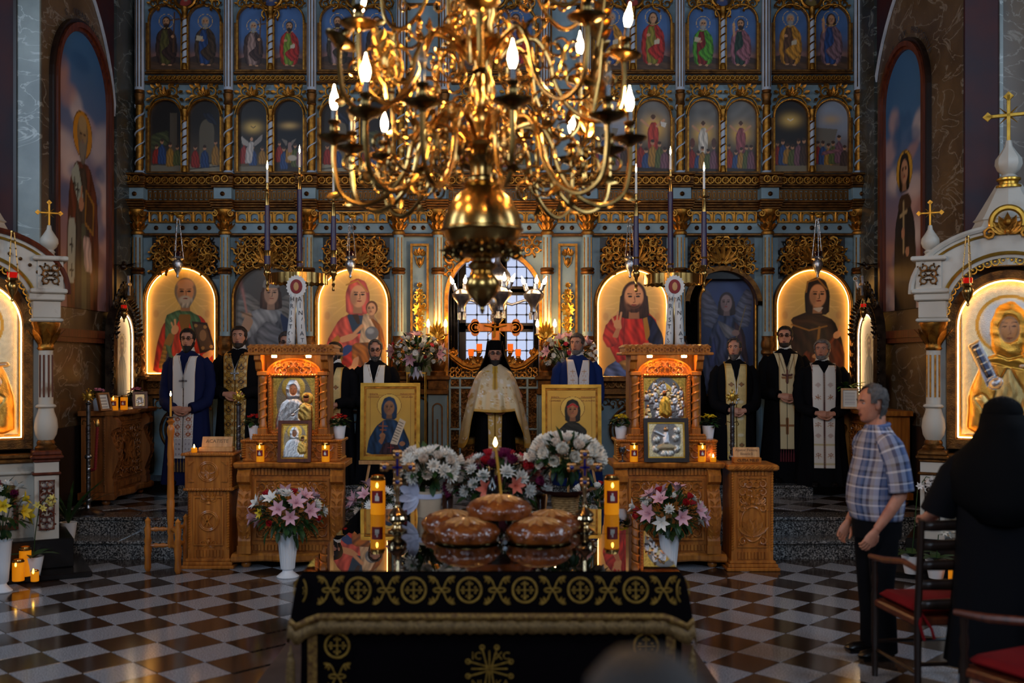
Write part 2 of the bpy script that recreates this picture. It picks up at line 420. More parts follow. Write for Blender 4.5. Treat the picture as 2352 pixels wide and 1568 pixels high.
def paint_grid(name,parent,x0,x1,z0,z1,y,fn,nu,nv,arch=False,rise=None,thick=0.02,m='paint',relief=0.0,off=(0,0,0),rot=None):
    """painted panel facing -y; unit coordinates: width 1, x centred, y up from the bottom edge"""
    w = x1-x0;cx = (x0+x1)/2
    u = np.linspace(0,1,nu+1);v = np.linspace(0,1,nv+1);U,V = np.meshgrid(u,v)
    xx = x0+U*w;top = np.full_like(xx,z1)
    if arch:
        rr = w/2;rs = rr if rise is None else rise
        top = z1-rs+rs*np.sqrt(np.clip(1-((xx-cx)/rr)**2,0,1));
    zz = z0+V*(top-z0)
    p = Pt(((xx-cx)/w).ravel(),((zz-z0)/w).ravel());fn(p)
    yy = np.full(xx.size,y)-p.h*relief*w
    n = nu+1;vs = np.stack([xx.ravel(),yy,zz.ravel()],1)
    bi = list(range(n))+[j*n+nu for j in range(1,nv+1)]+[nv*n+i for i in range(nu-1,-1,-1)]+[j*n for j in range(nv-1,0,-1)]
    back = vs[bi].copy();back[:,1] = y+thick
    N = len(vs);allv = np.concatenate([vs,back])-np.array(off)
    fs = [(j*n+i,j*n+i+1,(j+1)*n+i+1,(j+1)*n+i) for j in range(nv) for i in range(nu)]
    k = len(bi)
    fs += [(bi[i],N+i,N+(i+1) % k,bi[(i+1) % k]) for i in range(k)]+[tuple(N+k-1-i for i in range(k))]
    me = bpy.data.meshes.new(name);me.from_pydata(allv.tolist(),[],fs);me.materials.append(MATS[m])
    ca = me.color_attributes.new('Col','FLOAT_COLOR','POINT')
    cc = np.ones((len(allv),4),np.float32);cc[:N,:3] = np.clip(p.c,0,1)**(1.22 if m == 'paint' and nu > 100 else 1.0);cc[:N,3] = np.clip(p.mt,0,1);cc[N:,:3] = (.06,.04,.03)
    ca.data.foreach_set('color',cc.ravel())
    if relief: me.polygons.foreach_set('use_smooth',[True]*len(me.polygons))
    me.update();o = bpy.data.objects.new(name,me);COL.objects.link(o)
    if parent is not None: o.parent = parent
    return o

# ---------------------------------------------------------------- room shell
def granite(name,base,dark,pale,scale=150):
    m = bpy.data.materials.new(name);m.use_nodes = True;nt = m.node_tree;b = nt.nodes['Principled BSDF'];L = nt.links
    tc = nt.nodes.new('ShaderNodeTexCoord');oi = nt.nodes.new('ShaderNodeObjectInfo');ad = nt.nodes.new('ShaderNodeVectorMath');ad.operation = 'ADD'
    L.new(tc.outputs['Object'],ad.inputs[0]);L.new(oi.outputs['Location'],ad.inputs[1])
    n = nt.nodes.new('ShaderNodeTexNoise');n.inputs['Scale'].default_value = scale;n.inputs['Detail'].default_value = 3
    L.new(ad.outputs[0],n.inputs['Vector']);r = nt.nodes.new('ShaderNodeValToRGB');e = r.color_ramp.elements
    e[0].position = .36;e[0].color = (*lin(dark),1);e[1].position = .66;e[1].color = (*lin(pale),1)
    q = e.new(.5);q.color = (*lin(base),1)
    L.new(n.outputs['Fac'],r.inputs['Fac']);L.new(r.outputs['Color'],b.inputs['Base Color'])
    b.inputs['Roughness'].default_value = .13;b.inputs['Specular IOR Level'].default_value = .6
    MATS[name] = m
granite('granite_pale',(142,144,150),(88,90,98),(188,190,196))
granite('granite_brown',(46,34,28),(24,18,15),(78,60,48),110)
granite('granite_step',(92,92,92),(34,34,36),(166,164,160),70)
STEP1,STEP2,STEP3,ICO = 9.25,9.55,11.0,12.0
def struct(name,g,m,smooth=False): return tag(g.obj(name,m,None,smooth),kind='structure')
def veined(name,base,dark,vein):
    m = bpy.data.materials.new(name);m.use_nodes = True;nt = m.node_tree;b = nt.nodes['Principled BSDF'];L = nt.links
    tc = nt.nodes.new('ShaderNodeTexCoord');n = nt.nodes.new('ShaderNodeTexNoise');n.inputs['Scale'].default_value = 2.0;n.inputs['Detail'].default_value = 7
    L.new(tc.outputs['Object'],n.inputs['Vector']);r = nt.nodes.new('ShaderNodeValToRGB')
    r.color_ramp.elements[0].position = .35;r.color_ramp.elements[0].color = (*lin(dark),1);r.color_ramp.elements[1].position = .65;r.color_ramp.elements[1].color = (*lin(base),1)
    L.new(n.outputs['Fac'],r.inputs['Fac'])
    mp = nt.nodes.new('ShaderNodeMapping');mp.inputs['Rotation'].default_value = (.7,.5,.3);mp.inputs['Scale'].default_value = (1.3,1.3,2.6);L.new(tc.outputs['Object'],mp.inputs['Vector'])
    n2 = nt.nodes.new('ShaderNodeTexNoise');n2.inputs['Scale'].default_value = 1.5;n2.inputs['Detail'].default_value = 5;n2.inputs['Distortion'].default_value = 1.2
    L.new(mp.outputs['Vector'],n2.inputs['Vector']);r2 = nt.nodes.new('ShaderNodeValToRGB');e = r2.color_ramp.elements
    e[0].position = .485;e[0].color = (0,0,0,1);e[1].position = .525;e[1].color = (0,0,0,1);k = e.new(.505);k.color = (1,1,1,1)
    L.new(n2.outputs['Fac'],r2.inputs['Fac']);mx = nt.nodes.new('ShaderNodeMixRGB');mx.inputs[2].default_value = (*lin(vein),1)
    L.new(r2.outputs['Color'],mx.inputs[0]);L.new(r.outputs['Color'],mx.inputs[1]);L.new(mx.outputs[0],b.inputs['Base Color'])
    b.inputs['Roughness'].default_value = .32;MATS[name] = m
veined('marble_brown_v',(106,84,58),(74,56,38),(140,128,112))
veined('marble_grey_v',(70,74,70),(40,44,42),(120,128,124))
veined('marble_pale_v',(150,160,156),(112,122,120),(186,194,192))

fl = struct('floor',G().box(-6.4,6.4,-5.2,STEP1+.05,-.2,-.006),'granite_brown')
D = .2157;S2 = D*math.sqrt(2)/2-.0012
def tile_mesh(nm,m):
    g = G();d = S2*math.sqrt(2);c = .003
    g.rings([((d-i)*a,(d-i)*b,z) for z,i in ((-.012,0),(-c,0),(0,c)) for a,b in ((1,0),(0,1),(-1,0),(0,-1))],4,3)
    return g.mesh(nm,m,False)
tp,tb = tile_mesh('floor_tile','granite_pale'),tile_mesh('floor_tile','granite_brown')
rest = {0: G(),1: G()};cand = []
for i in range(-60,60):
    for j in range(-60,60):
        x = -2.172+D*(i+j);y = 6.734+D*(i-j)
        if abs(x) > 6.2 or y > STEP1-.02 or y < -4.8: continue
        if -1.33 < x < 1.24 and y < 6.9: continue
        vis = y > 5.55 and AX+FPX*(x-.2)/y < 2352 and AX+FPX*(x+.2)/y > 0 and not (abs(x) < .9 and y < 8.3)
        cand.append((x,y,(i+j) % 2,vis))
vis = [c for c in cand if c[3]];vis.sort(key=lambda c: c[1]);keep = set(c[:2] for c in vis[:300])
for x,y,k,v in cand:
    if (x,y) in keep: place(tb if k else tp,'floor_tile',fl,(x,y,0))
    else:
        d = S2*math.sqrt(2);rest[k].add([(x+d,y,0),(x,y+d,0),(x-d,y,0),(x,y-d,0)],[(0,1,2,3)])
for k in (0,1): tag(rest[k].obj('floor_tile_field','granite_brown' if k else 'granite_pale',fl,False),kind='stuff')
cp = G().box(-1.33,1.24,-4.5,6.9,0.001,.012)
mat('carpet_brown',(92,70,58),0.9,0,col2=(70,50,42),nscale=3)
tag(cp.obj('carpet','carpet_brown',None,False),'plain brown carpet laid under the cloth covered table','carpet')
# steps and raised platforms
for nm,y0,y1,z0,z1 in (('step_front',STEP1,STEP2+.05,-.1,.17),('platform',STEP2,12.6,-.1,.34)):
    g = G().box(-6.2,6.2,y0+.025,y1,z0,z1-.035)
    s_ = struct('floor_'+nm,g,'granite_step')
    n = 9
    slab = G().cbox(-.68,.68,0,(STEP2-STEP1 if nm == 'step_front' else .32)+.02,0,.035,.008).mesh('tread_slab','granite_step',False)
    for i in range(n): place(slab,'tread_slab',s_,(-5.48+i*1.37,y0,z1-.035))
pl = bpy.data.objects['floor_platform']
plg = G().box(-6.2,6.2,STEP2+.3,12.5,.30,.334).obj('bedding','granite_brown',pl,False)
rest = {0: G(),1: G()}
for i in range(-40,40):
    for j in range(-40,40):
        x = -2.172+D*(i+j);y = 6.734+D*(i-j)
        if STEP2+.3+D < y < STEP3+.1 and abs(x) < 4.4:
            k = (i+j) % 2
            if abs(x) > 1.1: place(tb if k else tp,'floor_tile',pl,(x,y,.341))
            else: rest[k].add([(x+D,y,.341),(x,y+D,.341),(x-D,y,.341),(x,y-D,.341)],[(0,1,2,3)])
for k in (0,1): tag(rest[k].obj('floor_tile_field','granite_brown' if k else 'granite_pale',pl,False),kind='stuff')
sf = struct('floor_sanctuary',G().box(-3.45,3.45,STEP3+.02,15.4,.2,.43),'granite_step')
slab = G().cbox(-.57,.57,0,.34,0,.03,.006).mesh('tread_slab','granite_step',False)
for i in range(6): place(slab,'tread_slab',sf,(-2.875+i*1.15,STEP3,.43))
G().box(-3.45,3.45,STEP3+.34,15.3,.43,.459).obj('paving','granite_brown',sf,False)
# red patterned runner between the lecterns
def runner(p):
    p.grad((88,14,24),(88,14,24),0,1)
    for k in range(14):
        for q in (-.3,0,.3): p.ell(q,.06+k*.12,.05,.04,(188,150,120));p.ell(q,.06+k*.12,.025,.02,(60,10,20))
    p.line([(-.44,0),(-.44,3)],.02,(190,150,110));p.line([(.44,0),(.44,3)],.02,(190,150,110))
# walls: side walls of the altar bay, returns, nave walls, sanctuary, ceiling
XW = 4.3
for sx,nm in ((-1,'left'),(1,'right')):
    yr = 9.62 if sx < 0 else 9.34
    g = G().box(min(sx*XW,sx*(XW+.4)),max(sx*XW,sx*(XW+.4)),yr,12.6,.0,9.5);w_ = struct('wall_'+nm,g,'marble_brown_v')
    a,b = sorted((sx*(XW-.035),sx*(XW+.02)))
    G().box(a,b,11.42,12.2,.3,9).obj('dark_marble_pilaster','marble_grey_v',w_,False)
    G().box(a,b,yr,12.2,.3,1.15).obj('marble_dado','marble_black',w_,False)
    a2,b2 = sorted((sx*(XW-.09),sx*(XW+.02)))
    g = G();g.box(a2,b2,yr,12.0,2.05,2.13);g.box(min(a2,b2)+.02*(sx > 0),max(a2,b2)-.02*(sx < 0),yr,12.0,2.0,2.05);g.obj('wood_ledge','frame_wood',w_,False)
    # return wall that opens into the side apse
    s0 = .22 if sx < 0 else .32
    x0,x1 = sorted((sx*(XW+.01),sx*(XW+s0)));r_ = struct('wall_return_'+nm,G().box(*sorted((sx*(XW+s0),sx*6.3)),yr-.012,yr+.3,0,9.5),'marble_brown_v' if sx > 0 else 'wall_red')
    G().box(x0,x1,yr-.03,yr+.1,0,9.4).obj('marble_strip','marble_pale_v' if sx < 0 else 'wall_red',r_,False)
    xa = sx*(XW+s0);G().box(*sorted((xa,xa+sx*.03)),yr-.05,yr+.1,0,9.4).obj('edge_moulding','wood_black' if sx < 0 else 'marble_pale_v',r_,False)
    struct('wall_nave_'+nm,G().box(*sorted((sx*6.2,sx*6.5)),-5.2,yr+.3,-.1,9.5),'marble_brown_v')
struct('wall_west',G().box(-6.4,6.4,-5.4,-5.1,-.1,9.5),'marble_brown_v')
struct('ceiling',G().box(-6.5,6.5,-5.3,15.8,9.5,9.7),'wall_red')
# windows in the nave walls (out of the picture) and the altar window seen through the royal doors
wn = [0]
def window(x,y,z,w,h,rz,glow,cols=4,rows=8,frame='wood_black'):
    wn[0] += 1
    t = thing('window_%d' % wn[0],None,None,(x,y,z),rz,kind='structure')
    g = G();g.band([(-w/2-.09,0-.09),(-w/2-.09,h+.09),(w/2+.09,h+.09),(w/2+.09,-.09),(-w/2-.09,-.09)],[(-w/2,0),(-w/2,h),(w/2,h),(w/2,0),(-w/2,0)],-.05,.05);g.obj('window_frame',frame,t,False)
    dx = w/cols;dz = h/rows
    pane = G().cbox(-dx/2+.004,dx/2-.004,0,.008,.004,dz-.004,.003).mesh('pane',glow,False)
    for i in range(cols):
        for j in range(rows): place(pane,'pane',t,(-w/2+dx*(i+.5),0,dz*j))
    bar = G()
    for i in range(1,cols): bar.box(-w/2+dx*i-.007,-w/2+dx*i+.007,-.012,0,0,h)
    for j in range(1,rows): bar.box(-w/2,w/2,-.012,0,dz*j-.007,dz*j+.007)
    for i in range(1,cols):
        for j in range(1,rows): bar.ball((-w/2+dx*i,-.012,dz*j),.02,6,4)
    bar.obj('glazing_bars','marble_grey_v',t,False)
    return t
mat('window_day',(205,220,255),emit=1.5,ecol=(196,216,255))
for sx in (-1,1):
    for y in (5.6,1.6): window(sx*6.14,y,3.5,1.3,2.9,-sx*PI/2,'window_day',3,6)
window(0,-5.0,4.0,2.6,3.2,PI,'window_day',4,6)
# sanctuary: back wall with the tall window, black marble jambs
YW = 14.6
struct('wall_altar',G().box(-4.4,4.4,YW+.1,YW+.4,.3,9.5),'marble_black')
for sx in (-1,1):
    struct('wall_altar_'+('left' if sx < 0 else 'right'),G().box(*sorted((sx*4.2,sx*4.5)),12.3,YW+.3,.3,9.5),'marble_grey_v')
for a,b in ((1066,1150),(1160,1236)):
    x0,x1 = X(a,YW),X(b,YW)
    for z0,z1,r in ((Z(830,YW),Z(756,YW),2),(Z(748,YW),Z(672,YW),2),(Z(664,YW),Z(588,YW),2)):
        window((x0+x1)/2,YW,z0,x1-x0-.05,z1-z0,0,'window_glow',3,3)
cur = G()
for sx in (-1,1):
    a = X(1008,13.2) if sx < 0 else X(1248,13.2);b = X(1053,13.2) if sx < 0 else X(1228,13.2)
    n = 24;vs = []
    for z in (.46,4.2):
        for i in range(n+1): vs.append((a+(b-a)*i/n,13.2+.03*math.sin(i*1.6),z))
    cur = G().add(vs,[(i,i+1,n+2+i,n+1+i) for i in range(n)])
    c_ = cur.obj('altar_curtain','marble_black',None,True);so = c_.modifiers.new('thickness','SOLIDIFY');so.thickness = .02
    tag(c_,'dark curtain hanging behind the royal doors on the %s jamb' % ('left' if sx < 0 else 'right'),'curtain')

# ---------------------------------------------------------------- iconostasis
IL = (0,ICO,.46)
ico = thing('iconostasis','tall pale blue and gilded carved icon screen with twisted columns','icon screen',IL)
def ix(px): return X(px,ICO)
def iz(py): return Z(py,ICO)
K = ICO/FPX
def GI(): return G(IL)
BAYS = [(322,521),(521,711),(711,917),(917,1007),(1007,1256),(1256,1348),(1348,1560),(1560,1759),(1759,1966)]
COLS = [322,521,711,917,1007,1256,1348,1560,1759,1966]
Y0 = ICO
# backing boards with the door openings
def board(poly,y0=Y0+.02,y1=Y0+.12): GI().prism(poly,y0,y1).obj('backing_board','blue_paint',ico,False)
DOORS = {4: (1028,1240,578),7: (1572,1746,612),1: (536,694,606)}
for k,(a,b) in enumerate(BAYS):
    top = iz(478)
    if k in DOORS:
        d0,d1,dt = DOORS[k];ar = arch_pts(ix(d0),ix(d1),.46,iz(dt),16)
        board([(ix(a),.46),(ix(a),top),(ix(b),top),(ix(b),.46)]+ar[::-1])
    else: board([(ix(a),.46),(ix(a),top),(ix(b),top),(ix(b),.46)])
board([(ix(316),iz(478)),(ix(316),iz(-90)),(ix(1976),iz(-90)),(ix(1976),iz(478))])
# tier one columns: turned gilt base, fluted pale shaft, gilt ring, acanthus capital
def column_meshes():
    r = 12*K;z = lambda py: (862-py)*K
    base = G().lathe([(r*1.5,0),(r*1.5,8*K),(r*1.15,11*K),(r*1.35,18*K),(r*1.5,26*K),(r*1.3,36*K),(r*.95,44*K),(r*1.0,47*K),(r*1.3,50*K),(r*1.3,56*K),(r*1.05,60*K),(r*1.3,68*K),(r*1.25,76*K),(r*1.05,84*K),(r*1.2,90*K)],n=14)
    shaft = G().lathe([(r*.98,z(772)),(r*.92,z(626)),(r*.92,z(538))],n=16)
    flute = G()
    for a in (-2.35,-1.57,-.8):
        c,s_ = math.cos(a)*r*.93,math.sin(a)*r*.93
        for p0,p1 in ((762,634),(616,548)):
            flute.tube([(c,s_,z(p0)),(c*.97,s_*.97,z(p1))],.0075,5)
    ring = G().lathe([(r*.95,z(632)),(r*1.25,z(630)),(r*1.35,z(626)),(r*1.1,z(624)),(r*1.35,z(621)),(r*1.25,z(617)),(r*.95,z(616))],n=14)
    cap = G().lathe([(r*1.0,z(542)),(r*1.25,z(540)),(r*1.25,z(535)),(r*.95,z(532)),(r*1.0,z(515)),(r*1.3,z(503)),(r*1.75,z(495)),(r*1.85,z(490)),(r*1.85,z(485))],n=12)
    for i in range(9):
        a = -PI/2+(i-4)*.5
        for pz,rr,L in ((530,1.0,18),(512,1.15,18)):
            cap.leaf((math.cos(a)*r*rr,math.sin(a)*r*rr,z(pz)),(math.cos(a)*.35,math.sin(a)*.35,1),L*K,5*K,up=(math.cos(a),math.sin(a),0),cup=.3,n=4,bend=-.35)
    for sx in (-1,1): cap.tube([(p[0],-r*1.55,p[2]) for p in spiral((sx*r*1.55,0,z(495)),8*K,1.5*K,PI/2,1.4*sx,12)],.012,5)
    return [(n_,g.mesh(n_,m)) for n_,g,m in (('column_base',base,'gold_dark'),('column_shaft',shaft,'blue_paint'),('column_fluting',flute,'gold'),('column_ring',ring,'gold_dark'),('column_capital',cap,'gold'))]
CM = column_meshes()
for c in COLS:
    sh = None
    for n_,me in CM:
        o = place(me,n_,ico if n_ in ('column_base','column_shaft','column_capital') else sh,(ix(c),-.085,iz(862)-.46) if n_ in ('column_base','column_shaft','column_capital') else (0,0,0))
        if n_ == 'column_shaft': sh = o
    # dado pedestal under every column
    g = GI();w = 21*K;g.box(ix(c)-w,ix(c)+w,Y0-.2,Y0+.02,.46,iz(905));g.obj('pedestal','blue_paint',ico,False)
    g = GI();g.cbox(ix(c)-w-.02,ix(c)+w+.02,Y0-.23,Y0+.02,iz(905),iz(892));g.cbox(ix(c)-w-.035,ix(c)+w+.035,Y0-.25,Y0+.02,iz(872),iz(862));g.box(ix(c)-w,ix(c)+w,Y0-.21,Y0,iz(893),iz(871));g.obj('pedestal_cornice','gold_dark',ico,False)
    g = GI();a_ = arch_pts(ix(c)-w*.5,ix(c)+w*.5,.62,iz(925),8);g.tube([(x,Y0-.205,z) for x,z in a_],.009,5);g.tube([(x,Y0-.205,z) for x,z in spiral((ix(c),0,iz(985)),.03,.01,0,1.5,10) for x,z in ((x,z),)] if False else [(ix(c),Y0-.205,.66),(ix(c),Y0-.21,iz(960))],.01,5)
    palmette(g,ix(c),Y0-.205,.7,.16,.07,5,.008);g.obj('pedestal_ornament','gold_dark',ico)
# dado between the pedestals
for k,(a,b) in enumerate(BAYS):
    if k in (4,7,1): continue
    x0,x1 = ix(a)+21*K,ix(b)-21*K
    g = GI();g.cbox(x0,x1,Y0-.14,Y0+.02,iz(876),iz(864));g.cbox(x0,x1,Y0-.1,Y0+.02,iz(906),iz(890));g.obj('dado_cornice','gold_dark',ico,False)
    g = GI();g.box(x0,x1,Y0-.06,Y0+.02,iz(890),iz(876));scrolls(g,x0,x1,iz(890),iz(876),Y0-.07,.07,5+k,thick=.01);g.obj('dado_frieze','gold_dark',ico)
    if k in (3,5):
        g = GI();o_ = arch_pts(x0+.02,x1-.02,.6,iz(912),10);g.tube([(x,Y0,z) for x,z in o_],.014,6);g.obj('dado_arch','gold_dark',ico);continue
    xm = (x0+x1)/2
    g = GI();g.band([(x0,.5),(x0,iz(906)),(x1,iz(906)),(x1,.5)],[(x0+.05,.5),(x0+.05,iz(914)),(x1-.05,iz(914)),(x1-.05,.5)],Y0-.04,Y0+.02);g.obj('dado_frame','gold_dark',ico,False)
    g = GI();r = .27
    for rr in (r,r*.82): g.tube([(xm+rr*math.cos(t),Y0-.0,1.0+rr*math.sin(t)) for t in [2*PI*i/28 for i in range(28)]],.018 if rr == r else .009,6,closed=True)
    for q in range(6):
        t = q*PI/3;g.tube([(xm+.05*math.cos(t),Y0,1+.05*math.sin(t)),(xm+r*.8*math.cos(t),Y0,1+r*.8*math.sin(t))],.01,5)
        c2 = (xm+r*.55*math.cos(t+PI/6),Y0,1+r*.55*math.sin(t+PI/6));g.tube([(c2[0]+.06*math.cos(u),Y0,c2[2]+.06*math.sin(u)) for u in [2*PI*i/12 for i in range(12)]],.008,5,closed=True)
    g.obj('dado_rose_window','gold_dark',ico)
    g = GI();scrolls(g,x0+.06,x1-.06,iz(914)-.12,iz(914),Y0,.1,31+k,thick=.009);g.obj('dado_carving','gold_dark',ico)
# entablature
stud = G().lathe([(5.2*K,0),(5.2*K,-.012),(3.6*K,-.02),(3.2*K,-.016),(1.8*K,-.03),(.2*K,-.034)],n=12)
stud.v = [(x,z,y) for x,y,z in stud.v];stud = stud.mesh('stud','gold_dark')
def arc_unit():
    g = G();w = 12*K;h = 22*K
    g.band(arch_pts(-w,w,0,h,10),arch_pts(-w*.62,w*.62,0,h*.86,10),-.03,0)
    g.box(-w,w,-.034,0,-2*K,2*K);g.box(-w,w,-.034,0,h-1.5*K,h+1.5*K)
    g.tube([(-w*.98,-.03,0),(-w*.98,-.03,h)],.011,6);g.tube([(w*.98,-.03,0),(w*.98,-.03,h)],.011,6)
    g.ball((0,-.02,4*K),(4*K,.016,4*K),7,5)
    return g.mesh('arcade_arch','gold')
def niche_unit():
    g = G();w = 5.2*K;h = 26*K
    g.band([(-w,0),(-w,h),(w,h),(w,0),(-w,0)],[(-w*.62,h*.1),(-w*.62,h*.9),(w*.62,h*.9),(w*.62,h*.1),(-w*.62,h*.1)],-.022,0)
    g.tube([(w*.42*math.cos(t),-.012,h*.5+h*.3*math.sin(t)) for t in [2*PI*i/10 for i in range(10)]],.007,5,closed=True)
    return g.mesh('frieze_panel','gold_dark')
AU,NU = arc_unit(),niche_unit()
def rosette_unit():
    g = G();r = 7*K
    g.tube([(r*math.cos(t),-.012,r*math.sin(t)) for t in [2*PI*i/12 for i in range(12)]],.010,5,closed=True)
    for i in range(5):
        t = i*2*PI/5;g.leaf((0,-.012,0),(math.cos(t),-.2,math.sin(t)),r*.8,r*.3,up=(0,-1,0),n=2)
    g.ball((0,-.02,0),r*.28,6,4)
    return g.mesh('rosette','gold')
RU = rosette_unit()
def run(name,m,py0,py1,dep,a=314,b=1974,brk=True,bev=.008):
    g = GI();g.cbox(ix(a),ix(b),Y0-dep,Y0+.05,iz(py1),iz(py0),bev)
    if brk:
        for c in COLS: g.cbox(ix(c)-22*K-dep*.12,ix(c)+22*K+dep*.12,Y0-dep-.1,Y0,iz(py1),iz(py0),bev)
    return g.obj(name,m,ico,False)
run('lower_moulding','gold_dark',537,543,.07,brk=False)
run('stud_band','blue_paint',512,537,.03,brk=False)
run('arcade_band','blue_paint',489,512,.035,brk=False)
run('cornice_fillet','blue_paint',485,489,.05)
for py0,py1,d in ((480,485,.10),(475,480,.14),(470,475,.17),(465,470,.2)): run('cornice_moulding','gold_dark',py0,py1,d)
run('frieze_band','blue_paint',437,466,.09,brk=False)
for c in COLS:
    GI().box(ix(c)-20*K,ix(c)+20*K,Y0-.19,Y0,iz(466),iz(437)).obj('frieze_block','blue_paint',ico,False)
    place(stud,'stud',ico,(ix(c),-.19,iz(451)-.46))
for py0,py1,d in ((432,437,.13),(427,432,.16),(418,422,.15),(406,411,.2)): run('upper_moulding','gold_dark',py0,py1,d)
run('rosette_band','gold_dark',411,427,.13)
for k,(a,b) in enumerate(BAYS):
    x0,x1 = a+24,b-24;n = max(2,round((x1-x0)/26));
    for i in range(n): place(AU,'arcade_arch',ico,(ix(x0+(x1-x0)*(i+.5)/n),-.035,iz(511)-.46),scl=((x1-x0)/n/24.5,1,1))
    n = max(2,round((x1-x0)/32))
    for i in range(n): place(stud,'stud',ico,(ix(x0+(x1-x0)*(i+.5)/n),-.03,iz(524)-.46))
    n = max(2,round((x1-x0)/11.5))
    for i in range(n): place(NU,'frieze_panel',ico,(ix(x0+(x1-x0)*(i+.5)/n),-.09,iz(465)-.46))
    n = max(2,round((x1-x0)/17))
    for i in range(n): place(RU,'rosette',ico,(ix(x0+(x1-x0)*(i+.5)/n),-.135,iz(419)-.46))
for c in COLS:
    for q in (-10,8): place(RU,'rosette',ico,(ix(c+q),-.235,iz(419)-.46))
# openwork carving above the large icons
def openwork(cx,y_bot=632,w=150,seed=3):
    x0,x1 = ix(cx-w/2),ix(cx+w/2);z0,z1 = iz(690),iz(545);ca = ix(cx);rr = 84*K;zc = iz(694)
    t = GI().box(x0-.01,x1+.01,Y0+.0185,Y0+.0205,iz(640),z1);t.obj('carving_ground','marble_black',ico,False)
    g = GI();keep = lambda x,z: math.hypot(x-ca,z-zc) > rr+.02 and not (z > iz(556) and abs(x-ca) > 54*K)
    scrolls(g,x0,x1,z0,z1,Y0-.045,.1,seed,keep,thick=.017)
    scrolls(g,x0+.05,x1-.05,z0+.05,z1-.03,Y0-.06,.085,seed+7,keep,thick=.012)
    palmette(g,ca,Y0-.06,iz(606),50*K,44*K,7,.013)
    g.obj('openwork_carving','gold',ico)
for i,c in enumerate((425,616,818,1455,1657,1865)): openwork(c,seed=10+i)
g = GI();
for sx in (-1,1):
    g = GI();scrolls(g,ix(1132+sx*70)-40*K,ix(1132+sx*70)+40*K,iz(640),iz(548),Y0-.03,.1,77,lambda x,z: math.hypot(x-ix(1134),z-iz(690)) > 116*K,thick=.017);g.obj('openwork_carving','gold',ico)
# royal door arch and narrow gilt panels with pendant carving
def arch_frame(name,x0,x1,z0,zt,w,m,y0,y1,par,rise=None,off=IL):
    r2 = None if rise is None else rise+w
    g = G(off);g.band(arch_pts(x0-w,x1+w,z0,zt+w,22,r2),arch_pts(x0,x1,z0,zt,22,rise),y0,y1);return g.obj(name,m,par,False)
arch_frame('door_arch',ix(1030),ix(1238),.46,iz(580),9*K,'gold',Y0-.05,Y0+.12,ico)
arch_frame('door_arch',ix(1582),ix(1738),iz(692),iz(622),11*K,'gold_dark',Y0-.06,Y0+.05,ico)
for a,b,sd in ((917,1007,3),(1256,1348,4)):
    x0,x1,c = ix(a)+26*K,ix(b)-22*K,ix((a+b)/2+2)
    g = GI();z0,z1 = iz(800),iz(560);w = 5*K
    g.band([(x0,z0),(x0,z1),(x1,z1),(x1,z0),(x0,z0)],[(x0+w,z0+w),(x0+w,z1-w),(x1-w,z1-w),(x1-w,z0+w),(x0+w,z0+w)],Y0-.035,Y0+.02);g.obj('panel_frame','gold',ico,False)
    g = GI();palmette(g,c,Y0,iz(585),18*K,26*K,7,.012)
    g.tube([(c-9*K,Y0,iz(590)),(c-6*K,Y0,iz(605)),(c,Y0-.01,iz(614)),(c+6*K,Y0,iz(605)),(c+9*K,Y0,iz(590))],.012,5);g.ball((c,Y0-.01,iz(600)),(6*K,.015,9*K),7,5);g.obj('hanging_palmette','gold',ico)
    g = GI()
    for py,s_ in ((655,6),(672,9),(688,9),(712,14),(735,10),(752,9),(768,7)):
        for q in range(8):
            t = q*PI/4;g.leaf((c,Y0-.02,iz(py)),(math.cos(t),-.25,math.sin(t)),s_*K*1.3,s_*K*.36,up=(0,-1,0),n=3,bend=-.1)
        g.ball((c,Y0-.035,iz(py)),s_*K*.3,6,4)
    for sx in (-1,1):
        for py in (680,700,745): g.tube([(c+sx*(p[0]-c),Y0-.012,p[2]) for p in spiral((c+9*K,0,iz(py)),9*K,2*K,PI/2,1.2,12)],.010,5)
    g.obj('floral_carving','gold_leaf',ico)
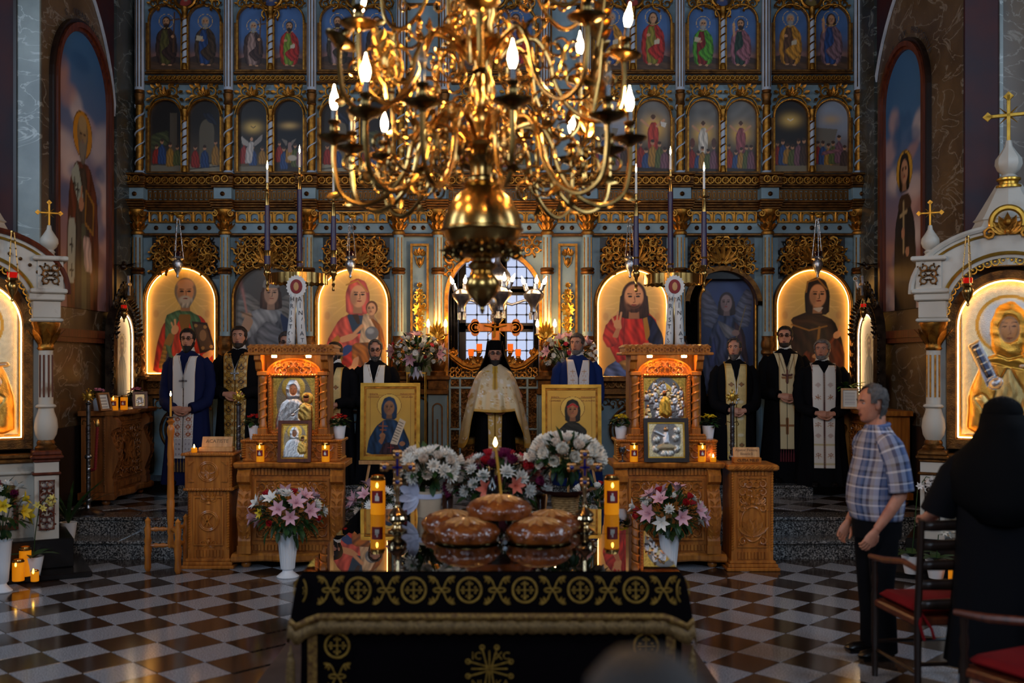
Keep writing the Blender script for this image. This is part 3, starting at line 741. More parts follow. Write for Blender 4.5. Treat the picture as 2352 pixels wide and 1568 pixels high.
# royal doors: two low leaves of pale bars and gilt carved fields
RD = thing('royal_doors','low gilded royal doors with pale grid and curved carved crest','doors',(ix(1134),Y0-.0,.46))
for sx in (-1,1):
    o = RD.location;g = G(o);x0,x1 = sorted((ix(1134),ix(1134+sx*103)))
    zs = [.47,.62,iz(1030),iz(985),iz(898),iz(892),iz(868)]
    xs = [x0+.012,x0+(x1-x0)*.25,x0+(x1-x0)*.75,x1-.012]
    for x in xs: g.cbox(x-.012,x+.012,Y0-.03,Y0+.03,.465,iz(866),.004)
    for z in (.478,.62,iz(985),iz(890),iz(868)): g.cbox(x0,x1,Y0-.032,Y0+.03,z-.012,z+.012,.004)
    lf = g.obj('door_leaf','blue_paint',RD,False)
    zz = (.478,.62,iz(985),iz(890),iz(868))
    for i in range(3):
        for j in range(4):
            g = G(o);g.box(xs[i]+.012,xs[i+1]-.012,Y0-.004,Y0+.012,zz[j]+.012,zz[j+1]-.012)
            scrolls(g,xs[i]+.014,xs[i+1]-.014,zz[j]+.014,zz[j+1]-.014,Y0-.012,.06,i*7+j,thick=.009);g.obj('carved_field','gold_dark',lf)
    g = G(o);scrolls(g,x0+.01,x1-.01,iz(866),iz(845),Y0-.01,.07,8,thick=.012)
    pts = [(ix(1134+sx*p),Y0-.02,iz(q)) for p,q in ((100,806),(97,815),(88,822),(70,836),(50,842),(30,838),(14,826),(4,812))]
    g.tube(pts,[.02,.028,.03,.03,.03,.03,.026,.02],7);g.tube([(p[0],p[1],p[2]-.045) for p in pts],.014,6)
    for q in ((92,812),(60,836),(30,836)): palmette(g,ix(1134+sx*q[0]),Y0-.03,iz(q[1]),.08,.09,5,.012)
    g.tube(spiral((ix(1134+sx*92),Y0-.03,iz(812)),.045,.01,PI/2,1.4*sx,12),.013,6)
    g.obj('carved_crest','gold',lf)
# small gilt crosses and leaf brackets on the door crest carrying the vigil lights
for px,py in ((1098,812),(1170,812)):
    g = G(o);c = ix(px);z = iz(py)
    g.tube([(c,Y0-.02,z-.06),(c,Y0-.02,z+.07)],.009,6);g.tube([(c-.04,Y0-.02,z+.035),(c+.04,Y0-.02,z+.035)],.009,6)
    for q in ((0,.07),(-.04,.035),(.04,.035)): g.ball((c+q[0],Y0-.02,z+q[1]),.016,6,4)
    palmette(g,c,Y0-.03,z-.1,.1,.14,7,.014);g.obj('crest_cross','gold',RD)
# ---- upper tiers
TB = [(325,528),(528,718),(718,922),(1345,1560),(1560,1757),(1757,1968)]
UC = [325,528,718,922,1345,1560,1757,1968]
def helix(r,z0,z1,turns,n=60,ph=0): return [(r*math.cos(ph+turns*2*PI*i/n),r*math.sin(ph+turns*2*PI*i/n),z0+(z1-z0)*i/n) for i in range(n+1)]
z = lambda py: (412-py)*K
tw = [('column_foot',G().lathe([(13*K,0),(13*K,6*K),(10*K,9*K),(12*K,13*K),(9.5*K,17*K)],n=14).mesh('f','white_paint')),
      ('twisted_shaft',G().lathe([(8.5*K,z(395)),(8.5*K,z(245))],n=14).mesh('s','gold')),
      ('spiral_band',G().tube(helix(8.4*K,z(395),z(245),4.6,90),.017,6,flat=.6).mesh('b','white_paint')),
      ('column_capital',G().lathe([(9*K,z(246)),(11*K,z(243)),(10*K,z(238)),(9*K,z(232)),(11*K,z(226)),(12*K,z(220)),(9*K,z(217)),(11*K,z(211))],n=14).mesh('c','gold_dark'))]
up = [('upper_shaft',G().lathe([(11*K,z(211)),(10.5*K,z(-85))],n=14).mesh('s','white_paint'))]
fl_ = G()
for a in (-2.2,-1.57,-.94): fl_.tube([(10.6*K*math.cos(a),10.6*K*math.sin(a),z(205)),(10.6*K*math.cos(a),10.6*K*math.sin(a),z(-80))],.007,5)
up.append(('column_fluting',fl_.mesh('f','gold_dark')))
for c in UC:
    base = None
    for n_,me in tw+up:
        if n_ in ('spiral_band','column_fluting'): place(me,n_,base)
        else: base = place(me,n_,ico,(ix(c),-.07,iz(412)-.46))
mini = [('small_column_foot',G().lathe([(7*K,z(397)),(7*K,z(390)),(5*K,z(382))],n=10).mesh('f','gold')),
        ('small_shaft',G().lathe([(5*K,z(384)),(5*K,z(278))],n=10).mesh('s','white_paint')),
        ('spiral_band',G().tube(helix(4.7*K,z(384),z(278),6,80),.010,5).mesh('b','gold_dark')),
        ('small_capital',G().lathe([(5*K,z(280)),(7*K,z(274)),(5.5*K,z(270)),(8*K,z(258)),(8*K,z(254))],n=10).mesh('c','gold'))]
mesh_beads = {}
def tier_bay(a,b,sgn):
    """frames, arches, carving of one pair of paintings in tiers two and three"""
    c = (a+b)/2;x0,x1 = a+17,b-17
    for tier,(bot,top,spring_top) in enumerate(((395,232,0),(162,15,0))):
        w = (x1-x0-10)/2
        for s_ in (-1,1):
            q0 = c-5-w if s_ < 0 else c+5;q1 = q0+w
            ar = arch_pts(ix(q0+4),ix(q1-4),iz(bot),iz(top),18)
            ro = GI();ro.band(arch_pts(ix(q0),ix(q1),iz(bot),iz(top-4),18),ar,Y0-.05,Y0+.02)
            for i in range(0,40):
                t = PI*i/39;xx = ix((q0+q1)/2)-(ix(q1-2)-ix(q0+2))/2*math.cos(t);zc = iz(top)-(ix(q1-4)-ix(q0+4))/2
                ro.ball((xx,Y0-.05,zc+(ix(q1-2)-ix(q0+2))/2*math.sin(t)),.011,5,4)
            ro.obj('picture_arch','gold',ico)
            if tier == 0:
                g = GI();xc = (q0+q1)/2
                for mx in (-1,1):
                    g.tube([(ix(xc)+mx*(p[0]-ix(xc)),Y0-.035,p[2]) for p in spiral((ix(xc+16),0,iz(213)),13*K,3*K,PI*.6,-1.3,14)],[.015*(1-.04*k) for k in range(15)],5)
                    g.tube([(ix(xc+mx*p),Y0-.035,iz(q)) for p,q in ((4,222),(14,224),(24,228),(32,238),(38,252),(41,264))],[.012,.014,.013,.012,.010,.006],5)
                    for p,q,ang in ((14,202,60),(24,204,40),(30,214,10),(33,228,-30),(37,244,-50),(22,222,-20),(10,206,80)):
                        g.leaf((ix(xc+mx*p),Y0-.035,iz(q)),(mx*math.cos(math.radians(ang)),-.2,math.sin(math.radians(ang))),13*K,4*K,up=(0,-1,0),n=3,bend=-.15)
                palmette(g,ix(xc),Y0-.045,iz(222),22*K,20*K,5,.012)
                g.obj('acanthus_crest','gold',ico)
        g = GI();g.box(ix(x0-4),ix(x1+4),Y0-.045,Y0+.02,iz(bot+4),iz(bot));g.box(ix(x0-5),ix(x0),Y0-.045,Y0,iz(bot),iz(top+40));g.box(ix(x1),ix(x1+5),Y0-.045,Y0,iz(bot),iz(top+40));g.obj('picture_sill','gold_dark',ico,False)
        for n_,me in mini:
            place(me,n_,ico,(ix(c),-.05,iz(412 if tier == 0 else 178)-.46))
    g = GI();g.box(ix(x0),ix(x1),Y0-.03,Y0+.02,iz(187),iz(175));g.obj('pattern_strip','gold_dark',ico,False)
    n = round((x1-x0)/11)
    for i in range(n): place(RU,'rosette',ico,(ix(x0+(x1-x0)*(i+.5)/n),-.035,iz(181)-.46),scl=.7)
    g = GI();g.cbox(ix(a+10),ix(b-10),Y0-.075,Y0+.02,iz(194),iz(189));g.cbox(ix(a+10),ix(b-10),Y0-.05,Y0+.02,iz(172),iz(166));g.obj('tier_cornice','gold_dark',ico,False)
    g = GI();scrolls(g,ix(x0+2),ix(x1-2),iz(45),iz(-70),Y0-.03,.11,40+int(a),lambda x,z_: z_ > iz(12) and math.hypot(x-ix(c),z_-iz(-4)) > 26*K or (abs(x-ix(c)) < 10*K and z_ > iz(50) and z_ < iz(26)),thick=.015);g.obj('spandrel_carving','gold',ico)
    g = GI();g.tube([(ix(c)+24*K*math.cos(t),Y0-.03,iz(-4)+24*K*math.sin(t)) for t in [2*PI*i/24 for i in range(24)]],.02,6,closed=True);g.obj('medallion_frame','gold',ico)
for a,b in TB: tier_bay(a,b,1)
tier_bay(1026,1250,1)
for c in (1022,1252):
    base = None
    for n_,me in tw+up:
        if n_ in ('spiral_band','column_fluting'): place(me,n_,base)
        else: base = place(me,n_,ico,(ix(c),-.07,iz(412)-.46))
for a,b in ((932,1010),(1264,1336)):
    for py0,py1 in ((180,8),(395,205)):
        g = GI();x0,x1,z0,z1,w = ix(a),ix(b),iz(py0),iz(py1),4*K
        g.band([(x0,z0),(x0,z1),(x1,z1),(x1,z0),(x0,z0)],[(x0+w,z0+w),(x0+w,z1-w),(x1-w,z1-w),(x1-w,z0+w),(x0+w,z0+w)],Y0-.02,Y0+.02);g.obj('panel_frame','gold_dark',ico,False)
        for px,py in ((a+8,py0-10),(b-8,py0-10),(a+8,py1+10),(b-8,py1+10)): place(stud,'stud',ico,(ix(px),.015,iz(py)-.46))

# ---------------------------------------------------------------- painted icons of the screen
def icon_thing(nm,label,px0,px1,py0,py1,fn,nu,nv,lit,frame_w=7,y=None,m='paint',depth=.05,group=None,fmat='gold_dark',arch=True,cat='icon'):
    y = Y0+.005 if y is None else y
    x0,x1,z0,z1 = ix(px0),ix(px1),iz(py1),iz(py0)
    t = thing(nm,label,cat,((x0+x1)/2,y,z0),group=group);o = t.location
    paint_grid('painted_panel',t,x0,x1,z0,z1,y,fn,nu,nv,arch,off=o,m=m,thick=.012)
    if frame_w:
        w = frame_w*K
        g = G(o);out,inn = arch_pts(x0-w,x1+w,z0,z1+w,24),arch_pts(x0,x1,z0,z1,24);g.band(out,inn,y-depth-.02,y+.01);g.box(x0-w,x1+w,y-depth-.02,y+.01,z0-w,z0)
        f = g.obj('frame',fmat,t,False)
        g = G(o);g.tube([(x*.5+x2*.5,y-depth-.02,zz*.5+z2*.5) for (x,zz),(x2,z2) in zip(out,inn)],.014,6);g.obj('frame_bead','gold',f)
    if lit:
        e = .016;q = .004
        for nm2,pts in (('light_strip',[(x,zz) for x,zz in arch_pts(x0+e,x1-e,z0+e,z1-e,24)]),):
            g = G(o);g.tube([(x,y-depth+.012,zz) for x,zz in pts]+[(x0+e,y-depth+.012,z0+e)],.0055,5);g.obj(nm2,'led',t)
    return t
SK = (222,172,128)
def ghost(p,x,y,r):
    p.ell(x,y,r,r*1.3,(206,180,132),al=.55,soft=.5);p.poly([(x-r*2,y-r*5),(x-r*1.3,y-r*1.4),(x+r*1.3,y-r*1.4),(x+r*2,y-r*5)],(202,172,122),al=.5,soft=.05);p.ell(x-r*.1,y+r*.1,r*.55,r*.8,(170,132,92),al=.35,soft=.6)
def bgold(p):
    p.grad((206,170,104),(214,190,140),0,1.5);p.mottle(.05,7);p.glow(0,1.18,.45,(246,206,110),.9)
    p.rays(.05,1.16,.1,.7,18,(255,226,150),.3)
    for x,y in ((-.36,.86),(.37,.86)): ghost(p,x,y,.07)
    for x,y in ((-.3,.98),(.3,.98)): p.line([(x-.06,y),(x+.06,y)],.008,(246,220,160),al=.7)
def nicholas(p):
    bgold(p)
    p.poly([(-.42,0),(-.36,.42),(-.28,.7),(-.14,.86),(.1,.9),(.3,.82),(.42,.6),(.46,0)],(184,52,34),fold=(.25,26,15,1.5))
    p.poly([(-.24,0),(-.22,.4),(-.1,.86),(.16,.86),(.26,.4),(.22,0)],(206,62,36),fold=(.2,30,5,1))
    p.poly([(-.3,0),(-.16,.5),(-.14,0)],(62,70,96));p.poly([(-.34,.1),(-.24,.5),(-.18,.48),(-.26,.06)],(176,136,60),fold=(.2,60,90,1))
    p.poly([(-.24,.84),(-.06,.92),(.1,.92),(.26,.82),(.3,.6),(.18,.5),(.1,.78),(-.06,.78),(-.16,.3),(-.02,.16),(.02,.06),(-.12,.1),(-.24,.4)],(92,132,98),fold=(.16,40,30,1))
    p.poly([(-.06,.86),(.02,.5),(.06,.5),(.14,.86)],(150,112,54));p.ell(.04,.42,.05,.05,(130,96,40));p.ell(.1,.5,.04,.05,(60,34,30))
    p.poly([(.14,.76),(.36,.74),(.48,.36),(.26,.3)],(64,46,40),sm=0);p.poly([(.17,.73),(.34,.71),(.44,.38),(.28,.34)],(96,76,58),sm=0)
    p.ell(.3,.56,.05,.08,(150,120,90));
    for q in ((.2,.7),(.33,.68),(.3,.38),(.42,.4)): p.ell(*q,.025,.025,(170,138,90))
    p.poly([(.28,.28),(.42,.36),(.46,.3),(.36,.2)],SK)
    p.poly([(-.26,.44),(-.18,.6),(-.1,.56),(-.16,.4)],(160,120,60));p.ell(-.1,.64,.05,.07,SK,rot=-20);p.line([(-.09,.66),(-.1,.78)],.028,SK);p.line([(-.12,.66),(-.15,.74)],.024,SK)
    p.poly([(.22,.26),(.46,.2),(.4,0),(.24,0)],(190,120,50),fold=(.2,40,20,1))
    face(p,.05,1.16,.17,(218,164,120),(150,130,108),beard=(196,186,170),bl=.85)
    p.ell(.05,1.29,.12,.07,(214,166,126),soft=.4)
    p.poly([(.36,.02),(.46,.02),(.46,.16),(.36,.16)],(214,196,160),sm=0,al=.7)
def mother(p):
    bgold(p)
    p.poly([(-.42,0),(-.38,.5),(-.2,.82),(.0,.92),(.2,.86),(.36,.5),(.44,0)],(214,108,92),fold=(.2,22,25,1.5))
    p.poly([(-.36,.0),(-.2,.34),(.0,.44),(.2,.3),(.34,0)],(196,66,46),fold=(.25,20,60,1.5));p.poly([(-.4,.0),(-.3,.26),(-.12,.36),(-.2,.1),(-.24,0)],(168,142,50),fold=(.2,24,50,1));p.poly([(-.26,.3),(-.1,.46),(.04,.44),(-.1,.3)],(64,88,140))
    p.poly([(-.1,.9),(0,.6),(.12,.62),(.18,.86)],(62,84,108));p.poly([(-.06,.96),(.06,.74),(.1,.76),(.04,1.0)],(86,62,40))
    face(p,.06,1.14,.16,(226,176,136),hood=(216,112,98),turn=.6)
    p.line([(-.1,1.3),(.06,1.36),(.2,1.2)],.02,(196,150,70))
    p.poly([(.14,.9),(.1,.62),(.08,.44),(.34,.42),(.4,.6),(.32,.84)],(226,200,166),fold=(.15,30,20,1));p.poly([(.2,.9),(.4,.72),(.46,.4),(.3,.36),(.36,.6)],(196,130,50),fold=(.2,30,10,1))
    p.poly([(-.02,.48),(.36,.5),(.4,.26),(.16,.12),(-.02,.22)],(188,122,44),fold=(.25,26,40,1.5));p.poly([(.0,.26),(.08,.3),(.06,.1),(-.04,.12)],SK);p.line([(-.02,.14),(-.08,.1)],.05,SK)
    face(p,.26,.96,.09,(230,182,140),(120,80,40),turn=-.5);p.ell(.26,.62,.095,.095,(132,136,140));p.ell(.24,.65,.05,.04,(180,184,186),soft=.8)
    p.poly([(-.2,.56),(-.02,.62),(.08,.6),(-.02,.52),(-.18,.48)],SK);p.ell(.33,.4,.07,.035,SK,rot=20);p.line([(.12,.72),(.02,.62)],.05,SK)
    p.poly([(-.32,.5),(-.22,.6),(-.18,.54),(-.26,.4)],(190,140,60))
def christ(p):
    bgold(p)
    p.poly([(-.42,0),(-.36,.16),(-.2,.26),(.1,.3),(.46,.2),(.48,0)],(104,122,172),fold=(.3,24,60,1.5))
    p.poly([(-.4,.66),(-.3,.84),(-.1,.96),(.2,.96),(.36,.8),(.36,.3),(.1,.16),(-.2,.2),(-.3,.4)],(204,62,48),fold=(.22,22,20,1.5))
    p.poly([(-.42,.56),(-.36,.78),(-.2,.72),(-.18,.48),(-.34,.42)],(196,70,56),fold=(.2,30,40,1))
    p.poly([(.12,.94),(.3,.86),(.44,.6),(.46,.3),(.3,.36),(.2,.6)],(44,56,92),fold=(.25,24,-20,1));p.poly([(.14,.94),(.2,.94),(.26,.62),(.2,.5)],(186,142,64))
    p.poly([(-.2,.24),(.3,.3),(.24,.12),(-.1,.1)],(204,156,84),fold=(.2,26,70,1));p.line([(-.1,.92),(.1,.88)],.02,(190,140,70));p.line([(-.1,.9),(-.12,.4)],.012,(150,40,30))
    face(p,.03,1.12,.19,(214,158,118),(74,46,28),beard=(92,56,34),longhair=True,bl=.72);p.ell(.03,1.17,.128,.15,(218,166,124),soft=.25)
    for s_ in (-1,1): p.ell(.03+s_*.055,1.15,.03,.013,(50,34,26),soft=.4);p.line([(.03+s_*.03,1.185),(.03+s_*.09,1.188)],.012,(60,40,28))
    p.line([(.035,1.15),(.045,1.07),(.02,1.065)],.012,(150,100,76));p.ell(.03,1.03,.04,.012,(150,76,62))
    p.poly([(-.26,.74),(-.2,.66),(-.14,.7),(-.16,.82),(-.24,.82)],SK);p.line([(-.17,.8),(-.15,.92)],.028,SK);p.line([(-.21,.8),(-.2,.93)],.026,SK);p.line([(-.25,.78),(-.28,.86)],.024,SK);p.poly([(-.22,.7),(-.16,.7),(-.2,.56),(-.28,.58)],(206,150,110))
    p.poly([(.06,.42),(.3,.44),(.3,.16),(.08,.14)],(216,196,152),sm=0);p.poly([(.3,.44),(.48,.38),(.46,.12),(.3,.16)],(204,182,136),sm=0);p.line([(.3,.43),(.3,.16)],.012,(120,96,66))
    for k in range(5): p.line([(.1,.38-k*.045),(.27,.395-k*.045)],.007,(120,92,66));p.line([(.33,.385-k*.045),(.44,.36-k*.045)],.007,(120,92,66))
    p.ell(.24,.46,.09,.035,SK,rot=-10)
def nun(p):
    bgold(p)
    p.poly([(-.4,0),(-.34,.6),(-.18,.84),(.06,.9),(.3,.8),(.42,.5),(.44,0)],(66,44,32),fold=(.3,20,15,1.5))
    p.poly([(.1,.0),(.12,.4),(.3,.6),(.44,.4),(.44,0)],(116,62,34),fold=(.25,24,10,1.5));p.poly([(-.22,0),(-.1,.4),(.1,.3),(.14,0)],(130,62,34),fold=(.25,30,0,1))
    p.poly([(-.3,.82),(0,.94),(.28,.8),(.2,.66),(-.02,.72),(-.22,.66)],(82,56,36),fold=(.2,26,80,1));p.line([(-.28,.74),(-.04,.66),(.2,.72)],.02,(170,124,60));p.line([(.1,.7),(.06,.3),(.0,.0)],.035,(170,124,60))
    face(p,.07,1.13,.16,(222,166,122),hood=(58,44,34),turn=.5);p.line([(-.08,1.18),(-.06,1.32),(.08,1.36),(.2,1.22)],.022,(160,118,56));p.poly([(.0,.96),(.1,.9),(.16,.98)],(216,200,180))
    p.line([(.12,.3),(.3,.56)],.03,(150,80,40));p.ell(.1,.32,.1,.04,SK,rot=10);p.ell(.34,.6,.06,.045,SK,rot=40);p.line([(.34,.6),(.38,.72)],.02,SK)
def angel_l(p):
    p.grad((50,46,42),(92,84,76),0,1.7);p.mottle(.1,5);p.y = p.y/1.16;p.x = p.x/1.1
    for s_ in (-1,1): p.poly([(s_*.08,1.0),(s_*.34,1.2),(s_*.46,1.0),(s_*.46,.5),(s_*.26,.6)],(128,118,108),fold=(.25,40,70,1))
    p.poly([(-.3,0),(-.34,.4),(-.22,.8),(-.06,.94),(.14,.92),(.3,.7),(.34,.3),(.3,0)],(104,100,102),fold=(.3,26,10,1.5));p.poly([(-.26,.9),(.0,.98),(.22,.9),(.1,.74),(-.04,.78),(-.2,.6),(-.36,.5),(-.34,.64)],(164,160,158),fold=(.2,26,30,1));p.poly([(-.14,.4),(-.16,.66),(.0,.78),(.2,.66),(.2,.4)],(126,122,124),fold=(.2,30,60,1));p.line([(-.14,.36),(.22,.36)],.04,(126,96,54))
    p.poly([(.16,.9),(.3,.8),(.34,.5),(.24,.5)],(54,62,92));p.poly([(-.38,.7),(-.28,.62),(-.2,.78),(-.3,.9)],(196,148,112));p.line([(-.34,.86),(-.26,.86)],.06,(200,154,116));p.line([(-.38,.9),(-.22,.84)],.016,(120,80,40));p.line([(-.3,.9),(-.36,1.2)],.03,(200,130,110),al=.8);p.line([(-.34,1.1),(-.42,1.4)],.05,(170,110,100),soft=.06,al=.6)
    face(p,.04,1.14,.14,(212,162,128),(82,54,36),longhair=True,turn=.3);p.poly([(-.08,1.22),(.16,1.22),(.14,1.32),(.04,1.37),(-.06,1.32)],(134,126,118))
    p.poly([(-.3,.3),(-.4,0),(.4,0),(.34,.3),(.1,.2)],(90,80,72),fold=(.3,22,20,1.5))
def angel_r(p):
    p.grad((34,40,66),(58,70,112),0,2.2);p.mottle(.12,5);p.y = p.y/1.27;p.x = p.x/1.2
    for s_ in (-1,1): p.poly([(s_*.1,1.2),(s_*.3,1.56),(s_*.42,1.5),(s_*.36,1.0),(s_*.2,.96)],(92,92,110),fold=(.25,40,70,1))
    p.poly([(-.34,0),(-.36,.5),(-.22,1.0),(-.06,1.16),(.12,1.14),(.28,.9),(.36,.4),(.36,0)],(62,66,92),fold=(.35,24,8,1.5));p.poly([(.1,1.1),(.28,.92),(.34,.4),(.2,.6)],(70,44,48),fold=(.3,24,0,1));p.poly([(-.16,1.1),(.0,.8),(.22,.9),(.08,.98)],(128,120,122),fold=(.2,30,40,1))
    p.line([(.02,.5),(.2,.95),(.3,1.3)],.016,(120,100,70));p.ell(.14,.9,.06,.045,(150,116,104));face(p,.0,1.34,.125,(150,118,112),(56,40,38),longhair=True,turn=-.3)
    p.poly([(-.3,.4),(-.2,.9),(-.12,.4)],(56,62,104),fold=(.3,30,0,1))
icon_thing('arched_icon','lit arched icon of a white bearded bishop in red mantle holding a book',337,498,614,860,nicholas,116,176,True)
icon_thing('arched_icon','lit arched icon of a mother in pink veil with child and grey globe',730,893,616,866,mother,116,176,True)
icon_thing('arched_icon','lit arched icon of a long haired man in red robe with open book',1370,1533,618,868,christ,116,176,True)
icon_thing('arched_icon','lit arched icon of a nun in dark brown hooded mantle',1781,1950,618,870,nun,116,176,True)
icon_thing('deacon_door_icon','dim arched door painted with a winged warrior angel raising a flaming sword',541,690,612,872,angel_l,92,150,False,fmat='gold_dark',cat='painted door')
icon_thing('deacon_door_icon','dark blue arched door painted with an angel holding a flowering rod',1614,1738,628,905,angel_r,84,170,False,frame_w=5,y=Y0+.16,cat='painted door')
# apostle panels (tier three) and feast scenes (tier two)
def sky_bg(p,seed):
    p.grad((96,74,62),(70,102,150),.35,1.3);p.mottle(.12,5,seed);p.glow(0,.5,.6,(190,130,120),.7,.12);p.poly([(-.6,.0),(.6,0),(.6,.38),(.3,.46),(.0,.4),(-.3,.48),(-.6,.4)],(62,48,44));p.poly([(-.6,0),(.6,0),(.6,.26),(-.6,.3)],(86,62,44),fold=(.15,20,80,1))
def apostle(rob,man,hair,beard,pose,seed):
    def fn(p):
        sky_bg(p,seed);h = 1.5
        p.poly([(-.27,.2),(-.36,.7),(-.31,1.18),(-.12,1.38),(.12,1.38),(.31,1.14),(.36,.7),(.27,.2)],man,fold=(.3,22,12,1.6))
        p.poly([(-.18,.2),(-.22,.8),(-.14,1.32),(.08,1.32),(.12,.8),(.15,.2)],rob,fold=(.28,26,4,1.2))
        p.poly([(.02,1.36),(.28,1.1),(.33,.5),(.08,.3),(-.2,.6),(.1,.84)],man,fold=(.3,22,25,1.5))
        sk = (196,144,104)
        if pose == 'up': p.poly([(-.26,1.12),(-.18,1.2),(-.2,1.5),(-.28,1.48)],sk);p.ell(-.24,1.54,.05,.06,sk)
        elif pose == 'book': p.poly([(-.3,.98),(-.08,.94),(-.08,1.1),(-.28,1.14)],(196,180,150),sm=0);p.ell(-.1,.98,.06,.04,sk)
        elif pose == 'cross': p.line([(.22,.6),(.26,1.86)],.05,(92,62,40));p.line([(.1,1.62),(.42,1.66)],.05,(92,62,40));p.ell(.2,1.1,.05,.05,sk)
        elif pose == 'staff': p.line([(.24,.2),(.26,1.3)],.03,(70,46,30));p.ell(.24,.9,.05,.05,sk);p.ell(-.12,1.04,.05,.05,sk)
        else: p.ell(-.14,1.06,.06,.045,sk);p.ell(.14,.92,.05,.05,sk);p.poly([(.04,.9),(.2,.94),(.18,.8),(.04,.78)],(200,186,160),sm=0)
        p.ell(-.1,.2,.06,.03,sk);p.ell(.12,.18,.06,.03,sk)
        face(p,.0,1.56,.14,sk,hair,beard,halo=None,longhair=beard is None,turn=(seed % 3-1)*.5,bl=1.1);p.ring(0,1.59,.23,.012,(220,180,100))
    return fn
G1,R1,B1,O1,V1,D1 = (112,136,40),(164,40,32),(44,70,120),(186,128,40),(140,88,98),(56,40,34)
gh,dh = (150,146,140),(52,36,26)
AP = [((86,80,40),(60,40,34),dh,dh,'cross','dark haired man beside a tall cross'),(B1,(70,52,36),gh,gh,'book','grey bearded man in blue reading a book'),
      ((150,120,110),(64,44,40),gh,gh,'cross','bearded man carrying a slanted beam'),(G1,R1,dh,dh,'scroll','man in red mantle and olive tunic'),
      ((150,120,120),(54,46,36),dh,dh,'book','man in dark mantle with pink tunic'),((120,50,50),D1,dh,dh,'staff','man with a spear half hidden by brass branches'),
      (B1,O1,gh,gh,'scroll','bald elder in ochre mantle with keys'),((130,120,40),R1,dh,None,'scroll','long haired youth in crimson mantle'),
      ((120,30,30),(76,140,40),gh,gh,'book','white bearded elder in bright green mantle'),((40,60,50),V1,dh,dh,'up','brown bearded man in mauve mantle raising a hand'),
      ((90,60,40),O1,gh,gh,'scroll','grey bearded elder in orange mantle'),(B1,(120,92,100),dh,None,'up','youth in blue and lilac pointing upward')]
